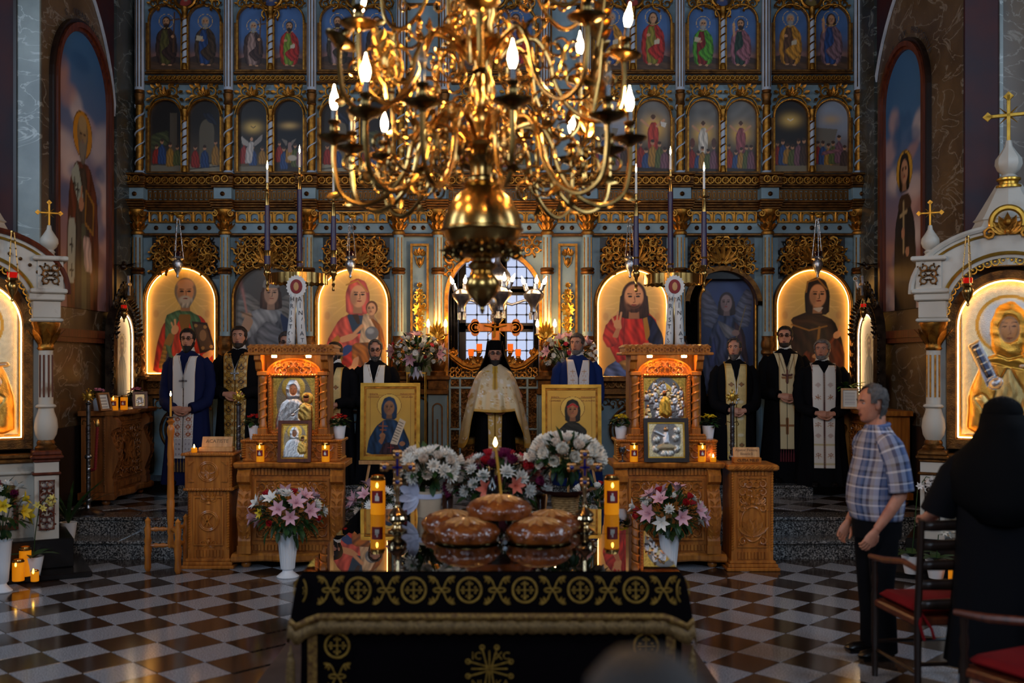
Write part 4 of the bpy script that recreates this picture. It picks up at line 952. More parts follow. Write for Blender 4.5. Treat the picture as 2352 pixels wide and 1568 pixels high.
def feast(kind,seed):
    R = random.Random(seed)
    def crowd(p,n,y0,y1,cols):
        n = max(3,int(n*.75))
        for k in range(n):
            x = -.46+.92*(k+.5)/n+R.uniform(-.03,.03);y = R.uniform(y0,y1)*.8;c = cols[k % len(cols)];h = R.uniform(.5,.78)
            p.poly([(x-.15,y-.08),(x-.12,y+h*.6),(x,y+h*.84),(x+.12,y+h*.6),(x+.16,y-.08)],c,fold=(.25,40,10,1));p.ell(x,y+h*.92,.055,.075,(186,136,100));p.ell(x,y+h*.99,.056,.05,(66,48,38))
    cols = [(150,44,34),(52,74,118),(166,120,48),(90,96,50),(120,80,90),(70,50,40)]
    def fn(p):
        if kind == 'interior':
            p.grad((70,62,52),(34,28,24),.2,1.5);p.poly([(.12,.3),(.34,.3),(.34,1.9),(.12,1.9)],(88,78,64),sm=0);p.poly([(-.5,1.2),(.06,1.36),(.1,.9),(-.5,.7)],(70,74,44),fold=(.3,20,60,1));p.poly([(-.5,0),(.5,0),(.5,.22),(-.5,.22)],(130,122,104),sm=0);crowd(p,6,.26,.44,cols)
        elif kind == 'arches':
            p.grad((84,74,60),(40,34,30),.2,1.6);p.ell(.05,1.3,.24,.4,(104,96,80));p.poly([(-.19,.3),(.29,.3),(.29,1.3),(-.19,1.3)],(104,96,80),sm=0);p.poly([(-.1,1.9),(.2,1.9),(.4,1.5),(.1,1.6)],(40,44,58),fold=(.3,30,40,1));p.poly([(-.5,0),(.5,0),(.5,.26),(-.5,.26)],(150,142,120),sm=0);p.line([(-.5,.1),(.5,.2)],.04,(70,66,58));crowd(p,5,.26,.4,cols)
        elif kind == 'dove':
            p.grad((96,80,54),(38,34,32),.1,1.0);p.glow(0,1.58,.4,(230,190,104),1,.26);p.line([(-.08,1.62),(0,1.56),(.08,1.62)],.03,(90,78,60) if seed % 2 else (240,230,200));crowd(p,3 if seed % 2 else 8,.26,.5,cols)
            if seed % 2:
                p.poly([(-.3,.3),(-.26,.8),(-.12,1.1),(.02,1.06),(.0,.7),(-.06,.3)],(190,180,172),fold=(.2,30,10,1));p.poly([(-.14,1.04),(-.44,1.3),(-.4,1.0),(-.2,.9)],(170,160,150));p.poly([(.0,1.04),(.34,1.36),(.3,1.1),(.04,.9)],(150,140,132));p.ell(-.06,1.16,.05,.07,(200,150,116))
            p.poly([(-.5,0),(.5,0),(.5,.2),(-.5,.2)],(128,116,92),sm=0)
        elif kind == 'night':
            p.grad((54,44,36),(26,26,32),.2,1.2);p.glow(0,1.64,.4,(200,164,100),1,.16);crowd(p,7,.22,.6,cols);p.poly([(-.1,.9),(-.3,1.2),(-.06,1.1)],(120,110,100));p.poly([(.06,.9),(.26,1.2),(.06,1.1)],(120,110,100));p.poly([(-.06,.7),(-.04,1.06),(.06,1.06),(.1,.7)],(150,120,110));p.ell(.1,.5,.16,.1,(196,180,160),soft=.5)
        elif kind in ('rise','glory'):
            p.grad((64,52,42),(110,108,104),.3,1.7);p.mottle(.2,6,seed);p.glow(0,1.3,.46,(240,186,80),1);rb = (176,60,46) if kind == 'rise' else (206,196,180) if seed % 2 else (150,80,84);ox,oy = p.x,p.y;p.x = ox/1.45;p.y = 1.15+(oy-1.15)/1.45
            p.poly([(-.1,.82),(-.12,1.2),(-.04,1.38),(.06,1.38),(.12,1.2),(.1,.82),(0,.74)],rb,fold=(.25,30,10,1));p.line([(-.1,1.3),(-.24,1.42)],.05,(204,150,112));p.line([(.08,1.3),(.22,1.42)],.05,(204,150,112));p.ell(0,1.46,.045,.06,(204,150,112));p.ell(0,1.49,.046,.05,(84,56,36))
            p.x,p.y = ox,oy
            if kind == 'rise': p.poly([(.22,1.5),(.4,1.46),(.36,1.32),(.24,1.36)],(214,208,196),sm=0);p.line([(.22,1.3),(.2,1.54)],.014,(120,90,50))
            crowd(p,7,.1,.34,cols);p.poly([(-.5,.0),(.5,0),(.5,.1),(-.5,.14)],(50,40,32),sm=0)
            if seed % 2: p.ell(-.36,.98,.08,.16,(110,60,44));p.ell(.36,.98,.08,.16,(90,62,50))
        else:
            p.grad((110,84,66),(150,160,176),.4,1.6);p.mottle(.1,5,seed);p.poly([(-.5,.5),(.0,.6),(.2,1.3),(-.5,1.36)],(120,112,100),sm=0);p.glow(0,1.6,.4,(210,170,110),.7,.2);crowd(p,8,.2,.5,cols);p.poly([(-.3,.5),(.3,.62),(.34,.74),(-.28,.62)],(140,90,96),fold=(.2,30,60,1));p.poly([(-.5,0),(.5,0),(.5,.18),(-.5,.24)],(120,104,84),sm=0)
    return fn
FE = [('interior',2,'dim interior with a green canopy'),('arches',4,'arched hall with a tiled floor'),('dove',1,'white winged angel below a dove'),('night',6,'night scene under a yellow cloud'),
      ('arches',8,'round arch behind seated figures'),('interior',9,'dark room scene behind the brass branches'),('other',10,'grey sky with a leaning wall'),('rise',12,'red robed figure rising with a white banner'),
      ('glory',13,'white robed figure in golden glory'),('glory',14,'rose robed figure ascending in golden light'),('dove',16,'white dove above a seated crowd'),('other',18,'mourners round a bier under a blue sky')]
for k,(a,b) in enumerate(TB):
    c = (a+b)/2;x0,x1 = a+17,b-17;w = (x1-x0-10)/2
    for s_ in (0,1):
        q0 = c-5-w if s_ == 0 else c+5;i = k*2+s_
        rb,mn,hr,bd,ps,lb = AP[i]
        icon_thing('apostle_panel','upper tier arched panel of a '+lb,q0+4,q0+w-4,15,162,apostle(rb,mn,hr,bd,ps,i),44,84,False,frame_w=0,group='full figure panels of the upper tier')
        kd,sd,lb = FE[i]
        icon_thing('feast_panel','arched feast scene with '+lb,q0+4,q0+w-4,232,395,feast(kd,sd),48,92,False,frame_w=0,group='feast scenes of the middle tier')
    def md(p):
        p.grad((40,30,28),(70,56,48),0,1);p.poly([(-.4,0),(-.2,.5),(.2,.5),(.4,0)],((150,50,40),(60,70,110),(120,100,50))[k % 3]);face(p,0,.62,.17,(190,140,104),gh,gh)
    icon_thing('medallion','round medallion portrait above the panel of a %s' % AP[k*2][5],c-22,c+22,-26,18,md,16,16,False,frame_w=0,group='medallion portraits')
for s_ in (0,1):
    q0 = 1138-5-w if s_ == 0 else 1143
    icon_thing('apostle_panel','upper tier panel of a %s robed figure behind the chandelier' % ('red' if s_ else 'blue'),q0+4,q0+w-4,15,162,apostle((R1,B1)[s_],(B1,R1)[s_],dh,dh,'scroll',20+s_),40,76,False,frame_w=0,group='full figure panels of the upper tier')
    icon_thing('feast_panel','arched supper scene behind the chandelier, %s half' % ('right' if s_ else 'left'),q0+4,q0+w-4,232,395,feast('interior',30+s_),40,76,False,frame_w=0,group='feast scenes of the middle tier')

# ---------------------------------------------------------------- big saints painted on the side walls
def clouds(p,seed):
    p.grad((150,110,104),(58,104,150),.1,2.2)
    R = random.Random(seed)
    for k in range(26):
        x,y = R.uniform(-.5,.5),R.uniform(0,2.1);p.ell(x,y,R.uniform(.12,.3),R.uniform(.07,.16),R.choice(((196,160,150),(206,190,186),(150,110,110),(176,130,116))),rot=R.uniform(-30,50),soft=.9,al=.6)
    for k in range(9): p.ell(R.uniform(-.5,.5),R.uniform(.4,2.1),R.uniform(.08,.2),R.uniform(.06,.14),(40,84,130),soft=.9,al=.6)
def wall_bishop(p):
    clouds(p,3)
    p.poly([(-.3,-.1),(-.32,.5),(-.26,1.0),(-.14,1.2),(.14,1.2),(.3,.96),(.34,.5),(.3,-.1)],(92,46,30),fold=(.25,24,5,1));p.poly([(-.16,-.1),(-.16,.6),(-.08,1.16),(.08,1.16),(.14,.6),(.16,-.1)],(62,52,44),fold=(.2,30,0,1))
    p.poly([(-.1,1.2),(-.24,1.08),(-.06,.82),(.02,.9)],(150,160,148));p.poly([(-.28,.72),(-.14,.72),(-.16,.2),(-.3,.2)],(160,164,150));p.poly([(-.03,.7),(.06,.7),(.08,-.1),(-.02,-.1)],(84,84,64))
    for x,y in ((-.16,1.0),(-.22,.5),(-.22,.3),(-.1,.96)): p.line([(x-.03,y),(x+.03,y)],.018,(30,26,24));p.line([(x,y-.05),(x,y+.05)],.018,(30,26,24))
    p.poly([(.06,1.0),(.24,.9),(.22,.62),(.04,.7)],(150,106,40),sm=0);p.poly([(.08,.97),(.21,.88),(.2,.66),(.06,.72)],(70,44,26),sm=0);p.ell(-.03,.86,.05,.06,(170,120,90));p.line([(-.03,.88),(-.02,1.0)],.024,(170,120,90))
    p.poly([(.0,.6),(.16,.6),(.2,.3),(.04,.32)],(196,170,160),fold=(.2,50,0,1))
    face(p,0,1.42,.12,(150,122,84),(120,100,70),beard=(120,112,100),halo=(190,128,32),bl=1.3);p.ell(0,1.52,.08,.07,(160,134,92),soft=.4)
def wall_nun(p):
    clouds(p,8)
    p.poly([(-.26,-.1),(-.27,.5),(-.24,.9),(-.1,1.16),(.1,1.16),(.26,.9),(.3,.5),(.3,-.1)],(24,22,26),fold=(.3,20,5,1));p.poly([(-.18,1.08),(0,1.0),(.2,1.08),(.12,1.2),(-.1,1.2)],(60,44,34))
    face(p,0,1.44,.13,(184,138,106),hood=(22,18,18),halo=(196,150,50));p.line([(-.02,.6),(-.02,1.12)],.04,(170,150,110));p.line([(-.1,.99),(.06,1.02)],.04,(170,150,110));p.ell(-.03,.8,.045,.06,(180,130,100));p.ell(.08,.6,.05,.05,(180,130,100))
def wall_picture(nm,label,x,yc,rz,fn,w=1.26,z0=2.35,z1=5.2,fw=.12,txt=()):
    t = thing(nm,label,'wall painting',(x,yc,z0),rz)
    paint_grid('painted_panel',t,-w/2,w/2,0,z1-z0,-.02,fn,60,140,True,thick=.03)
    for k,(a,b,d,m) in enumerate(((0,.035,.05,'frame_wood'),(.035,.085,.075,'frame_wood'),(.085,fw,.05,'wood_black'))):
        G().band(arch_pts(-w/2-b,w/2+b,0,z1-z0+b,24),arch_pts(-w/2-a,w/2+a,0,z1-z0+a,24),-d,.0).obj('frame_moulding',m,t,False)
    r = w/2+fw+.07;zc = z1-z0-w/2
    for ch,ang in txt:
        a = math.radians(ang);o = text_mesh('letter',ch,.09,'ink',t,(r*math.cos(a),-.015,zc+r*math.sin(a)),(PI/2,-(a-PI/2),0))
    return t
def arc_text(s,a0,da): return [(c,a0-da*i) for i,c in enumerate(s) if c != ' ']
wall_picture('saint_mural','tall arched mural of an old bishop with gospel book on left wall',-XW,10.52,PI/2,wall_bishop,txt=arc_text('S. IERARH NICOLAE',118,4.8))
wall_picture('saint_mural','tall arched mural of a nun in black holding a cross on right wall',XW,10.62,-PI/2,wall_nun,z1=5.05,w=1.0,txt=arc_text('SF. CUV. PARASCHIVA',122,5.2))
# white arch trims above the murals with dark painted spandrel
for sx,yc in ((-1,10.5),(1,10.6)):
    w_ = bpy.data.objects['wall_left' if sx < 0 else 'wall_right'];x = sx*(XW-.012)
    arc = [(x,yc-1.0+2.0*math.sin(t)*.98,4.35+2.0*math.cos(t)*.9) for t in [i*PI/2/16 for i in range(17)]]
    G().tube(arc,.028,6,flat=.6).obj('arch_trim','white_paint',w_)
    sp = [(p[1],p[2]) for p in arc]+[(yc+1.02,8.5),(yc-1.0,8.5)]
    g = G();n = len(sp);g.add([(x+sx*.006,a,b) for a,b in sp]+[(x+sx*.02,a,b) for a,b in sp],[tuple(range(n)),tuple(range(2*n-1,n-1,-1))]);g.obj('painted_spandrel','wall_red',w_,False)
# ---------------------------------------------------------------- carved wall icons with eagle crest
def small_icon_fn(p):
    p.grad((196,180,150),(214,204,184),0,1.6);p.poly([(-.3,0),(-.26,.6),(-.1,.9),(.12,.9),(.28,.6),(.3,0)],(104,110,112),fold=(.25,26,8,1));face(p,0,1.14,.15,(190,160,130),(120,96,80),beard=(110,92,80),halo=(206,190,150),bl=1.2)
def eagle(g,c,s=1.0):
    x,y,z = c
    g.ball((x,y,z),(.05*s,.045*s,.04*s),8,6);g.ball((x-.05*s,y-.02*s,z+.035*s),.026*s,6,5);g.tube([(x-.07*s,y-.03*s,z+.035*s),(x-.1*s,y-.04*s,z+.02*s)],[.012*s,.003*s],5)
    for sg in (-1,1):
        for k in range(5): g.leaf((x,y,z+.01*s),(sg*.3+.45,sg*(1-.12*k),.35-.12*k),(.2-.02*k)*s,.022*s,up=(0,0,1),n=3,bend=.15)
    for k in (-1,0,1): g.leaf((x+.04*s,y,z),(1,k*.3,.05),.13*s,.02*s,n=2)
def side_icon(sx):
    nm = 'left' if sx < 0 else 'right'
    t = thing('carved_wall_icon','small lit arched icon in dark carved frame topped by an eagle, on %s wall' % nm,'icon',(sx*(XW-.11),11.3,1.36),-sx*PI/2)
    paint_grid('painted_panel',t,-.25,.25,.06,.98,-.03,small_icon_fn,34,60,True)
    g = G();out,inn = arch_pts(-.36,.36,0,1.1,22),arch_pts(-.25,.25,.06,.98,22);g.band(out,inn,-.075,.02);g.box(-.36,.36,-.075,.02,0,.06);g.obj('frame','bronze_carving',t,False)
    g = G()
    for i in range(1,len(out)-1): 
        x,z = out[i];g.leaf((x*.93,-.08,z),(x,-.6,z-.4),.075,.03,up=(0,-1,0),n=3,bend=-.2);g.ball((x*.86,-.085,z*.96),.022,6,4)
    for sg in (-1,1):
        for k in range(6): g.tube([(sg*p[0],-.07,p[2]) for p in spiral((.36,0,.1+.12*k),.05,.012,0,1.3,10)],.014,5);g.leaf((sg*.36,-.08,.06+.12*k),(sg*.5,-.2,1),.11,.03,up=(0,-1,0),n=3)
        for k in range(4): g.tube([(sg*p[0],-.06,p[2]) for p in spiral((.07+.07*k,0,1.26-.06*k),.075,.015,2,1.4,12)],.015,5)
    palmette(g,0,-.07,1.12,.24,.3,9,.02);g.obj('frame_carving','bronze_carving',t)
    g = G();g.box(-.012,.012,-.12,-.095,1.18,1.4);g.box(-.055,.055,-.12,-.095,1.29,1.315);g.obj('small_cross','silver',t,False)
    g = G();eagle(g,(0,-.05,1.5),.95);g.obj('eagle_crest','wood_black',t)
    e = .015;g = G();g.tube([(x,-.06,z) for x,z in arch_pts(-.25+e,.25-e,.075,.98-e,22)],.006,5);g.obj('light_strip','led_white',t)
    return t
for sx in (-1,1): side_icon(sx)
# ---------------------------------------------------------------- carved console table used at the side walls and as lectern foot
def rope(g,p0,p1,r=.014,n=None):
    p0,p1 = Vector(p0),Vector(p1);L = (p1-p0).length;n = n or max(4,int(L/(r*1.7)));d = (p1-p0)/n
    ax = d.normalized();u = ax.orthogonal().normalized();w = ax.cross(u)
    g.tube([p0,p1],r*.8,6)
    for i in range(n):
        c = p0+d*(i+.5);q = [c+(u*math.cos(a)+w*math.sin(a))*r*.72+ax*(a/PI-1)*r*.9 for a in [2*PI*k/6 for k in range(7)]]
        g.tube(q,r*.42,4)
def console(t,w,d,h,m='oak',seed=1):
    """front faces -y, origin at floor centre of the front"""
    g = G();n = 20;prof = [(-w/2-.06+(w+.12)*i/n,-.05*math.cos((i/n-.5)*4*PI)*(.6)) for i in range(n+1)]
    vs = []
    for z,q in ((.06,0),(.075,.01),(.11,.01),(.13,-.01)): vs += [(x*(1+q*.3),y-.04-q,z) for x,y in prof]+[(w/2+.06,d,z),(-w/2-.06,d,z)]
    g.rings(vs,n+3,4);g.obj('base_plate',m,t,False)
    fm = G().lathe([(.03,0),(.042,.012),(.045,.03),(.035,.05),(.028,.062)],n=12).mesh('foot',m)
    for sx in (-1,1):
        for y in (.05,d-.05): place(fm,'foot',t,(sx*(w/2-.04),y,0))
    g = G();g.box(-w/2+.03,w/2-.03,.02,d,.13,h-.05);g.obj('body',m,t,False)
    g = G();n = round(w/.035)
    for i in range(n):
        x = -w/2+.06+(w-.12)*(i+.5)/n;g.box(x-.011,x+.011,0,.03,h-.12,h-.055);g.box(x-.011,x+.011,0,.03,.15,.2)
    tag(g.obj('dentils',m,t,False),kind='stuff')
    g = G();z0,z1,a,b = .24,h-.15,-w/2+.12,w/2-.12
    g.band([(a,z0),(a,z1),(b,z1),(b,z0),(a,z0)],[(a+.02,z0+.02),(a+.02,z1-.02),(b-.02,z1-.02),(b-.02,z0+.02),(a+.02,z0+.02)],0,.03);zc = (z0+z1)/2;R_ = min((z1-z0)*.36,w*.3)
    for r in (R_,R_*.8): g.tube([(r*math.cos(q),.015,zc+r*math.sin(q)) for q in [2*PI*i/30 for i in range(30)]],.012 if r == R_ else .007,6,closed=True)
    scrolls(g,a+.03,b-.03,z0+.03,z1-.03,.014,.075,seed,lambda x,z: math.hypot(x,z-zc) > R_+.02,thick=.009)
    for q in range(8): g.leaf((0,.012,zc),(math.cos(q*PI/4),-.1,math.sin(q*PI/4)),R_*.72,R_*.16,up=(0,-1,0),n=3,bend=-.05)
    for i in range(16):
        q0,q1 = 2*PI*i/16,2*PI*(i+1)/16;ra,rb = (R_*1.35,R_*1.12) if i % 2 else (R_*1.12,R_*1.35);g.tube([(ra*math.cos(q0),.016,zc+ra*math.sin(q0)),(rb*math.cos(q1),.016,zc+rb*math.sin(q1))],.008,5)
    g.obj('front_carving',m,t)
    for sx in (-1,1):
        pr = [(-.02,.2),(-.045,.2),(-.05,.24),(-.03,.28),(-.06,.36),(-.095,.46),(-.09,.54),(-.05,.62),(-.015,h-.24),(-.03,h-.2),(-.085,h-.17),(-.09,h-.12),(-.05,h-.07),(.04,h-.07),(.04,.2)]
        pr = [(y,z*1.0) for y,z in pr];wv = .055;x = sx*(w/2-.045);k = len(pr)
        g = G();g.add([(x-wv,y,z) for y,z in pr]+[(x+wv,y,z) for y,z in pr],[tuple(range(k)),tuple(range(2*k-1,k-1,-1))]+[(i,i+k,(i+1) % k+k,(i+1) % k) for i in range(k)])
        for i in range(9):
            zz = .26+(h-.46)*i/8;yy = np.interp(zz,[p[1] for p in pr[:12]],[p[0] for p in pr[:12]])
            for s2 in (-1,1): g.leaf((x+s2*.012,yy-.004,zz),(s2*.5,-.1,.8),.06,.016,up=(0,-1,0),n=2,bend=-.1)
        g.box(x-wv-.006,x+wv+.006,-.055,.04,.13,.2);g.box(x-wv-.006,x+wv+.006,-.04,.04,h-.16+.09,h-.05);g.obj('corner_bracket',m,t,False)
        g = G();rope(g,(sx*(w/2-.012),.05,.2),(sx*(w/2-.012),.05,h-.08),.016);g.obj('rope_moulding',m,t)
    g = G();n = 22;prof = [(-w/2-.03+(w+.06)*i/n,-.085-.028*math.cos((i/n-.5)*4*PI)) for i in range(n+1)];vs = []
    for z,q in ((h-.05,-.012),(h-.035,.0),(h-.012,.006),(h,-.006)): vs += [(x*(1+q),y-q,z) for x,y in prof]+[(w/2+.03,d+.01,z),(-w/2-.03,d+.01,z)]
    g.rings(vs,n+3,4);g.obj('top_slab',m,t,False)
for sx in (-1,1):
    nm = 'left' if sx < 0 else 'right'
    t = thing('carved_console','carved oak console table with scroll brackets below the %s wall icon' % nm,'table',(sx*3.93,10.85,.341),-sx*PI/2)
    console(t,1.05,.3,.96,'oak' if sx > 0 else 'oak_dark',4+sx)
# ---------------------------------------------------------------- white and gilt shrines standing in the side apses
def shrine_nun(p):
    p.grad((206,190,150),(222,206,170),0,1.7);p.mottle(.1,40,2);s = .05
    p.line([(-.47,0),(-.47,1.9)],.035,(214,150,60),h=.02)
    p.line([(.47,0),(.47,1.9)],.035,(214,150,60),h=.02);p.line([(-.5,.03),(.5,.03)],.035,(214,150,60),h=.02)
    p.ring(0,1.22,.3,.035,(206,150,60));p.ell(0,1.22,.27,.27,(196,196,196),h=.012)
    p.poly([(-.4,.05),(-.38,.5),(-.26,.8),(-.1,.92),(.14,.92),(.32,.76),(.42,.4),(.42,.05)],(206,148,62),h=.05,fold=(.3,26,12,1.4))
    p.poly([(-.16,.05),(-.14,.5),(0,.8),(.16,.5),(.18,.05)],(176,150,96),h=.06,fold=(.3,40,0,1));p.poly([(-.28,.84),(0,.96),(.28,.84),(.2,.72),(-.04,.78)],(222,170,70),h=.07,fold=(.3,30,80,1))
    p.poly([(-.15,.92),(-.18,1.22),(-.1,1.42),(.04,1.47),(.16,1.36),(.2,1.1),(.15,.9),(0,.84)],(226,172,74),h=.08,fold=(.3,34,70,1))
    p.mv = 0;p.ell(.01,1.17,.1,.145,(190,146,104),h=.085)
    for s_ in (-1,1): p.ell(.01+s_*.045,1.2,.022,.011,(60,40,30),soft=.4);p.line([(.01+s_*.02,1.24),(.01+s_*.07,1.24)],.01,(70,46,34))
    p.line([(.012,1.2),(.02,1.12),(0,1.115)],.01,(150,110,84));p.ell(.01,1.075,.03,.01,(150,84,70));p.mv = .92
    p.poly([(-.38,1.0),(-.28,1.06),(-.1,.66),(-.2,.56)],(150,156,170),sm=0,h=.09);p.poly([(-.36,.97),(-.29,1.01),(-.14,.68),(-.2,.63)],(70,76,96),sm=0,h=.09)
    for k in range(5): p.line([(-.33+k*.035,.95-k*.075),(-.27+k*.035,.98-k*.075)],.012,(200,190,170))
    p.line([(.19,.5),(.25,.92)],.035,(206,206,212),h=.1);p.line([(.12,.78),(.34,.8)],.035,(206,206,212),h=.1)
    for x,y in ((-.12,.6),(.22,.6)): p.ell(x,y,.075,.06,(196,198,206),h=.11,rot=30)
    for s_ in (-1,1): p.poly([(s_*.1,.3),(s_*.24,.5),(s_*.34,.44),(s_*.2,.22)],(216,180,110),h=.08,fold=(.3,40,30,1))
def big_cross(g,c,s):
    x,y,z = c
    for (a,b),(e,f) in (((0,0),(0,.5)),((-.2,.3),(.2,.3))):
        g.cbox(x+min(a,e)*s-.018*s,x+max(a,e)*s+.018*s,y-.02*s,y+.02*s,z+min(b,f)*s-.018*s,z+max(b,f)*s+.018*s,.004)
    for a,b in ((0,.5),(-.2,.3),(.2,.3)):
        g.prism([(x+a*s-.05*s,z+b*s),(x+a*s,z+b*s+.05*s),(x+a*s+.05*s,z+b*s),(x+a*s,z+b*s-.05*s)],y-.02*s,y+.02*s)
    for k in range(4):
        a = PI/4+k*PI/2;g.tube([(x,y,z+.3*s),(x+.12*s*math.cos(a),y,z+.3*s+.12*s*math.sin(a))],[.012*s,.003*s],4)
def onion(g,c,s,tw=True):
    g.lathe([(.06*s,0),(.075*s,.01*s),(.05*s,.035*s),(.085*s,.07*s),(.105*s,.12*s),(.1*s,.17*s),(.06*s,.23*s),(.03*s,.28*s),(.022*s,.33*s)],c,16,flute=8 if tw else 0,fa=.05)
def shrine(sx,C,rz,worn):
    nm = 'left' if sx < 0 else 'right';cm = 'cream_worn' if worn else 'cream_paint';gm = 'frame_wood' if worn else 'gold'
    t = thing('icon_shrine',('worn white and red gilt' if worn else 'white and gold spired')+' shrine with glowing metal icon in %s apse' % nm,'shrine',(C[0],C[1],0),rz)
    G().cbox(-.95,.9,-.62,.35,0,.05,.01).obj('floor_slab','marble_black',t,False)
    G().cbox(-.78,.78,-.36,.33,.05,.3,.01).obj('plinth','marble_black',t,False)
    g = G();g.box(-.66,.66,-.17,.3,.3,1.0);g.cbox(-.68,.68,-.2,.31,.84,.87);g.obj('pedestal',cm,t,False)
    g = G();g.band([(-.36,.38),(-.36,.78),(.36,.78),(.36,.38),(-.36,.38)],[(-.32,.42),(-.32,.74),(.32,.74),(.32,.42),(-.32,.42)],-.2,-.16);g.obj('panel_frame',gm,t,False)
    g = G();g.cbox(-.7,.7,-.22,.31,.98,1.02);g.cbox(-.68,.68,-.2,.31,.94,.98);g.obj('ledge','gold_dark',t,False)
    for s_ in (-1,1):
        x = s_*.57
        g = G();g.box(x-.095,x+.095,-.33,-.12,.3,.98);g.obj('pier',cm,t,False)
        g = G();g.cbox(x-.115,x+.115,-.35,-.1,.84,.865);g.cbox(x-.13,x+.13,-.37,-.08,.98,1.01);g.cbox(x-.115,x+.115,-.355,-.095,1.01,1.05);g.cbox(x-.105,x+.105,-.345,-.1,.95,.98);g.obj('pier_moulding',gm if worn else 'gold_dark',t,False)
        g = G();g.band([(x-.06,.38),(x-.06,.8),(x+.06,.8),(x+.06,.38),(x-.06,.38)],[(x-.05,.39),(x-.05,.79),(x+.05,.79),(x+.05,.39),(x-.05,.39)],-.345,-.325)
        scrolls(g,x-.05,x+.05,.39,.79,-.335,.05,9,thick=.008);g.obj('pier_ornament',gm if worn else 'bronze_carving',t)
        g = G();g.lathe([(.085,1.05),(.09,1.07),(.07,1.09),(.075,1.11),(.06,1.14)],(x,-.225,0),14);g.obj('column_foot','gold_dark',t)
        g = G();g.lathe([(.06,1.13),(.085,1.18),(.095,1.24),(.088,1.31),(.065,1.38),(.062,1.41)],(x,-.225,0),18,flute=9,fa=.02);g.obj('column_bulb','cream_worn',t)
        g = G();g.lathe([(.075,1.41),(.085,1.42),(.075,1.435),(.06,1.44),(.057,1.9)],(x,-.225,0),16);sh = g.obj('column_shaft',cm,t)
        g = G()
        for a in (-2.5,-1.9,-1.25,-.6): g.tube([(x+.058*math.cos(a),-.225+.058*math.sin(a),1.5),(x+.058*math.cos(a),-.225+.058*math.sin(a),1.86)],.009,5)
        g.obj('fluting',gm,sh)
        g = G();g.lathe([(.062,1.9),(.072,1.915),(.062,1.93),(.066,1.96),(.1,2.08),(.115,2.12),(.115,2.14)],(x,-.225,0),12)
        for k in range(8):
            a = k*PI/4;g.leaf((x+.06*math.cos(a),-.225+.06*math.sin(a),1.95),(math.cos(a)*.4,math.sin(a)*.4,1),.16,.035,up=(math.cos(a),math.sin(a),0),n=3,bend=-.25)
        g.obj('column_capital','gold',t)
        g = G();g.cbox(x-.13,x+.13,-.36,-.08,2.14,2.17);g.cbox(x-.11,x+.11,-.34,-.1,2.17,2.32);g.cbox(x-.16,x+.14 if s_ > 0 else x+.13,-.39,-.06,2.38,2.42) if s_ < 0 else g.cbox(x-.13,x+.16,-.39,-.06,2.38,2.42);g.cbox(x-.14,x+.14,-.37,-.08,2.32,2.38);g.obj('entablature_block',cm,t,False)
        g = G();g.box(x-.1+s_*.03,x+.1+s_*.03,-.32,.0,2.42,2.68);g.cbox(x-.14+s_*.03,x+.14+s_*.03,-.36,.02,2.66,2.7);b_ = g.obj('corner_turret',cm,t,False)
        g = G();scrolls(g,x-.07+s_*.03,x+.07+s_*.03,2.46,2.63,-.325,.06,3,thick=.01);g.obj('turret_ornament','gold_dark',b_)
        g = G();g.lathe([(.05,2.7),(.055,2.715),(.04,2.73),(.05,2.745)],(x+s_*.03,-.17,0),12);onion(g,(x+s_*.03,-.17,2.74),.72,False);g.obj('turret_onion',cm,t)
        g = G();big_cross(g,(x+s_*.03,-.17,2.95),.45);g.obj('turret_cross','gold_leaf',t,False)
    g = G();g.box(-.62,-.46,-.12,.3,1.02,2.4);g.box(.46,.62,-.12,.3,1.02,2.4);g.box(-.62,.62,.1,.3,1.02,2.7);g.obj('niche_wall',cm,t,False)
    g = G();g.band(arch_pts(-.72,.72,2.36,2.9,26,.5),arch_pts(-.46,.46,2.2,2.66,26,.44),-.3,.2);g.obj('arch',cm,t,False)
    for a,b,r0,r1 in ((.74,2.92,.52,.026),(.69,2.86,.47,.012),(.5,2.7,.46,.016)):
        g = G();g.tube([(x,-.305,z) for x,z in arch_pts(-a,a,2.38 if a > .6 else 2.22,b,26,r0)],r1,6);g.obj('arch_moulding',('frame_wood' if r1 == .026 else 'gold_leaf') if worn else ('cream_paint' if r1 == .026 else 'gold_leaf'),t)
    if worn:
        sm = G().lathe([(.016,0),(.016,.008),(.008,.018),(.001,.02)],n=8);sm.v = [(x,-z,y) for x,y,z in sm.v];sm = sm.mesh('stud','gold_dark')
        for k in range(19):
            a = PI*(k+.5)/19;place(sm,'stud',t,(-.6*math.cos(a),-.3,2.32+.44*math.sin(a)))
    g = G()
    for k in range(24):
        a = PI*(k+.5)/24;c = (-.47*math.cos(a),-.285,2.2+.44*math.sin(a));
        g.tube([(c[0]+.03*math.cos(q),c[1],c[2]+.03*math.sin(q)) for q in [2*PI*i/10 for i in range(10)]],.006,5,closed=True);g.ball(c,.013,5,4)
    g.obj('arch_lattice','gold_leaf',t)
    g = G();g.tube([(.12*math.cos(q),-.32,2.95+.12*math.sin(q)) for q in [-.6+(PI+1.2)*i/20 for i in range(21)]],.026,7);g.obj('crest_ring','gold_leaf' if not worn else 'frame_wood',t)
    g = G();palmette(g,0,-.33,2.86,.17,.16,7,.016);g.ball((0,-.34,2.95),.035,7,5);g.tube(spiral((-.13,-.33,2.86),.06,.015,0,1.4,10),.014,5);g.tube(spiral((.13,-.33,2.86),.06,.015,PI,-1.4,10),.014,5);g.obj('crest_carving','gold',t)
    g = G();g.lathe([(.46,2.6),(.4,2.74),(.26,3.0),(.28,3.01),(.26,3.03),(.1,3.31),(.08,3.31)],(0,.04,0),8,sy=.75);g.obj('spire_roof',cm,t,False)
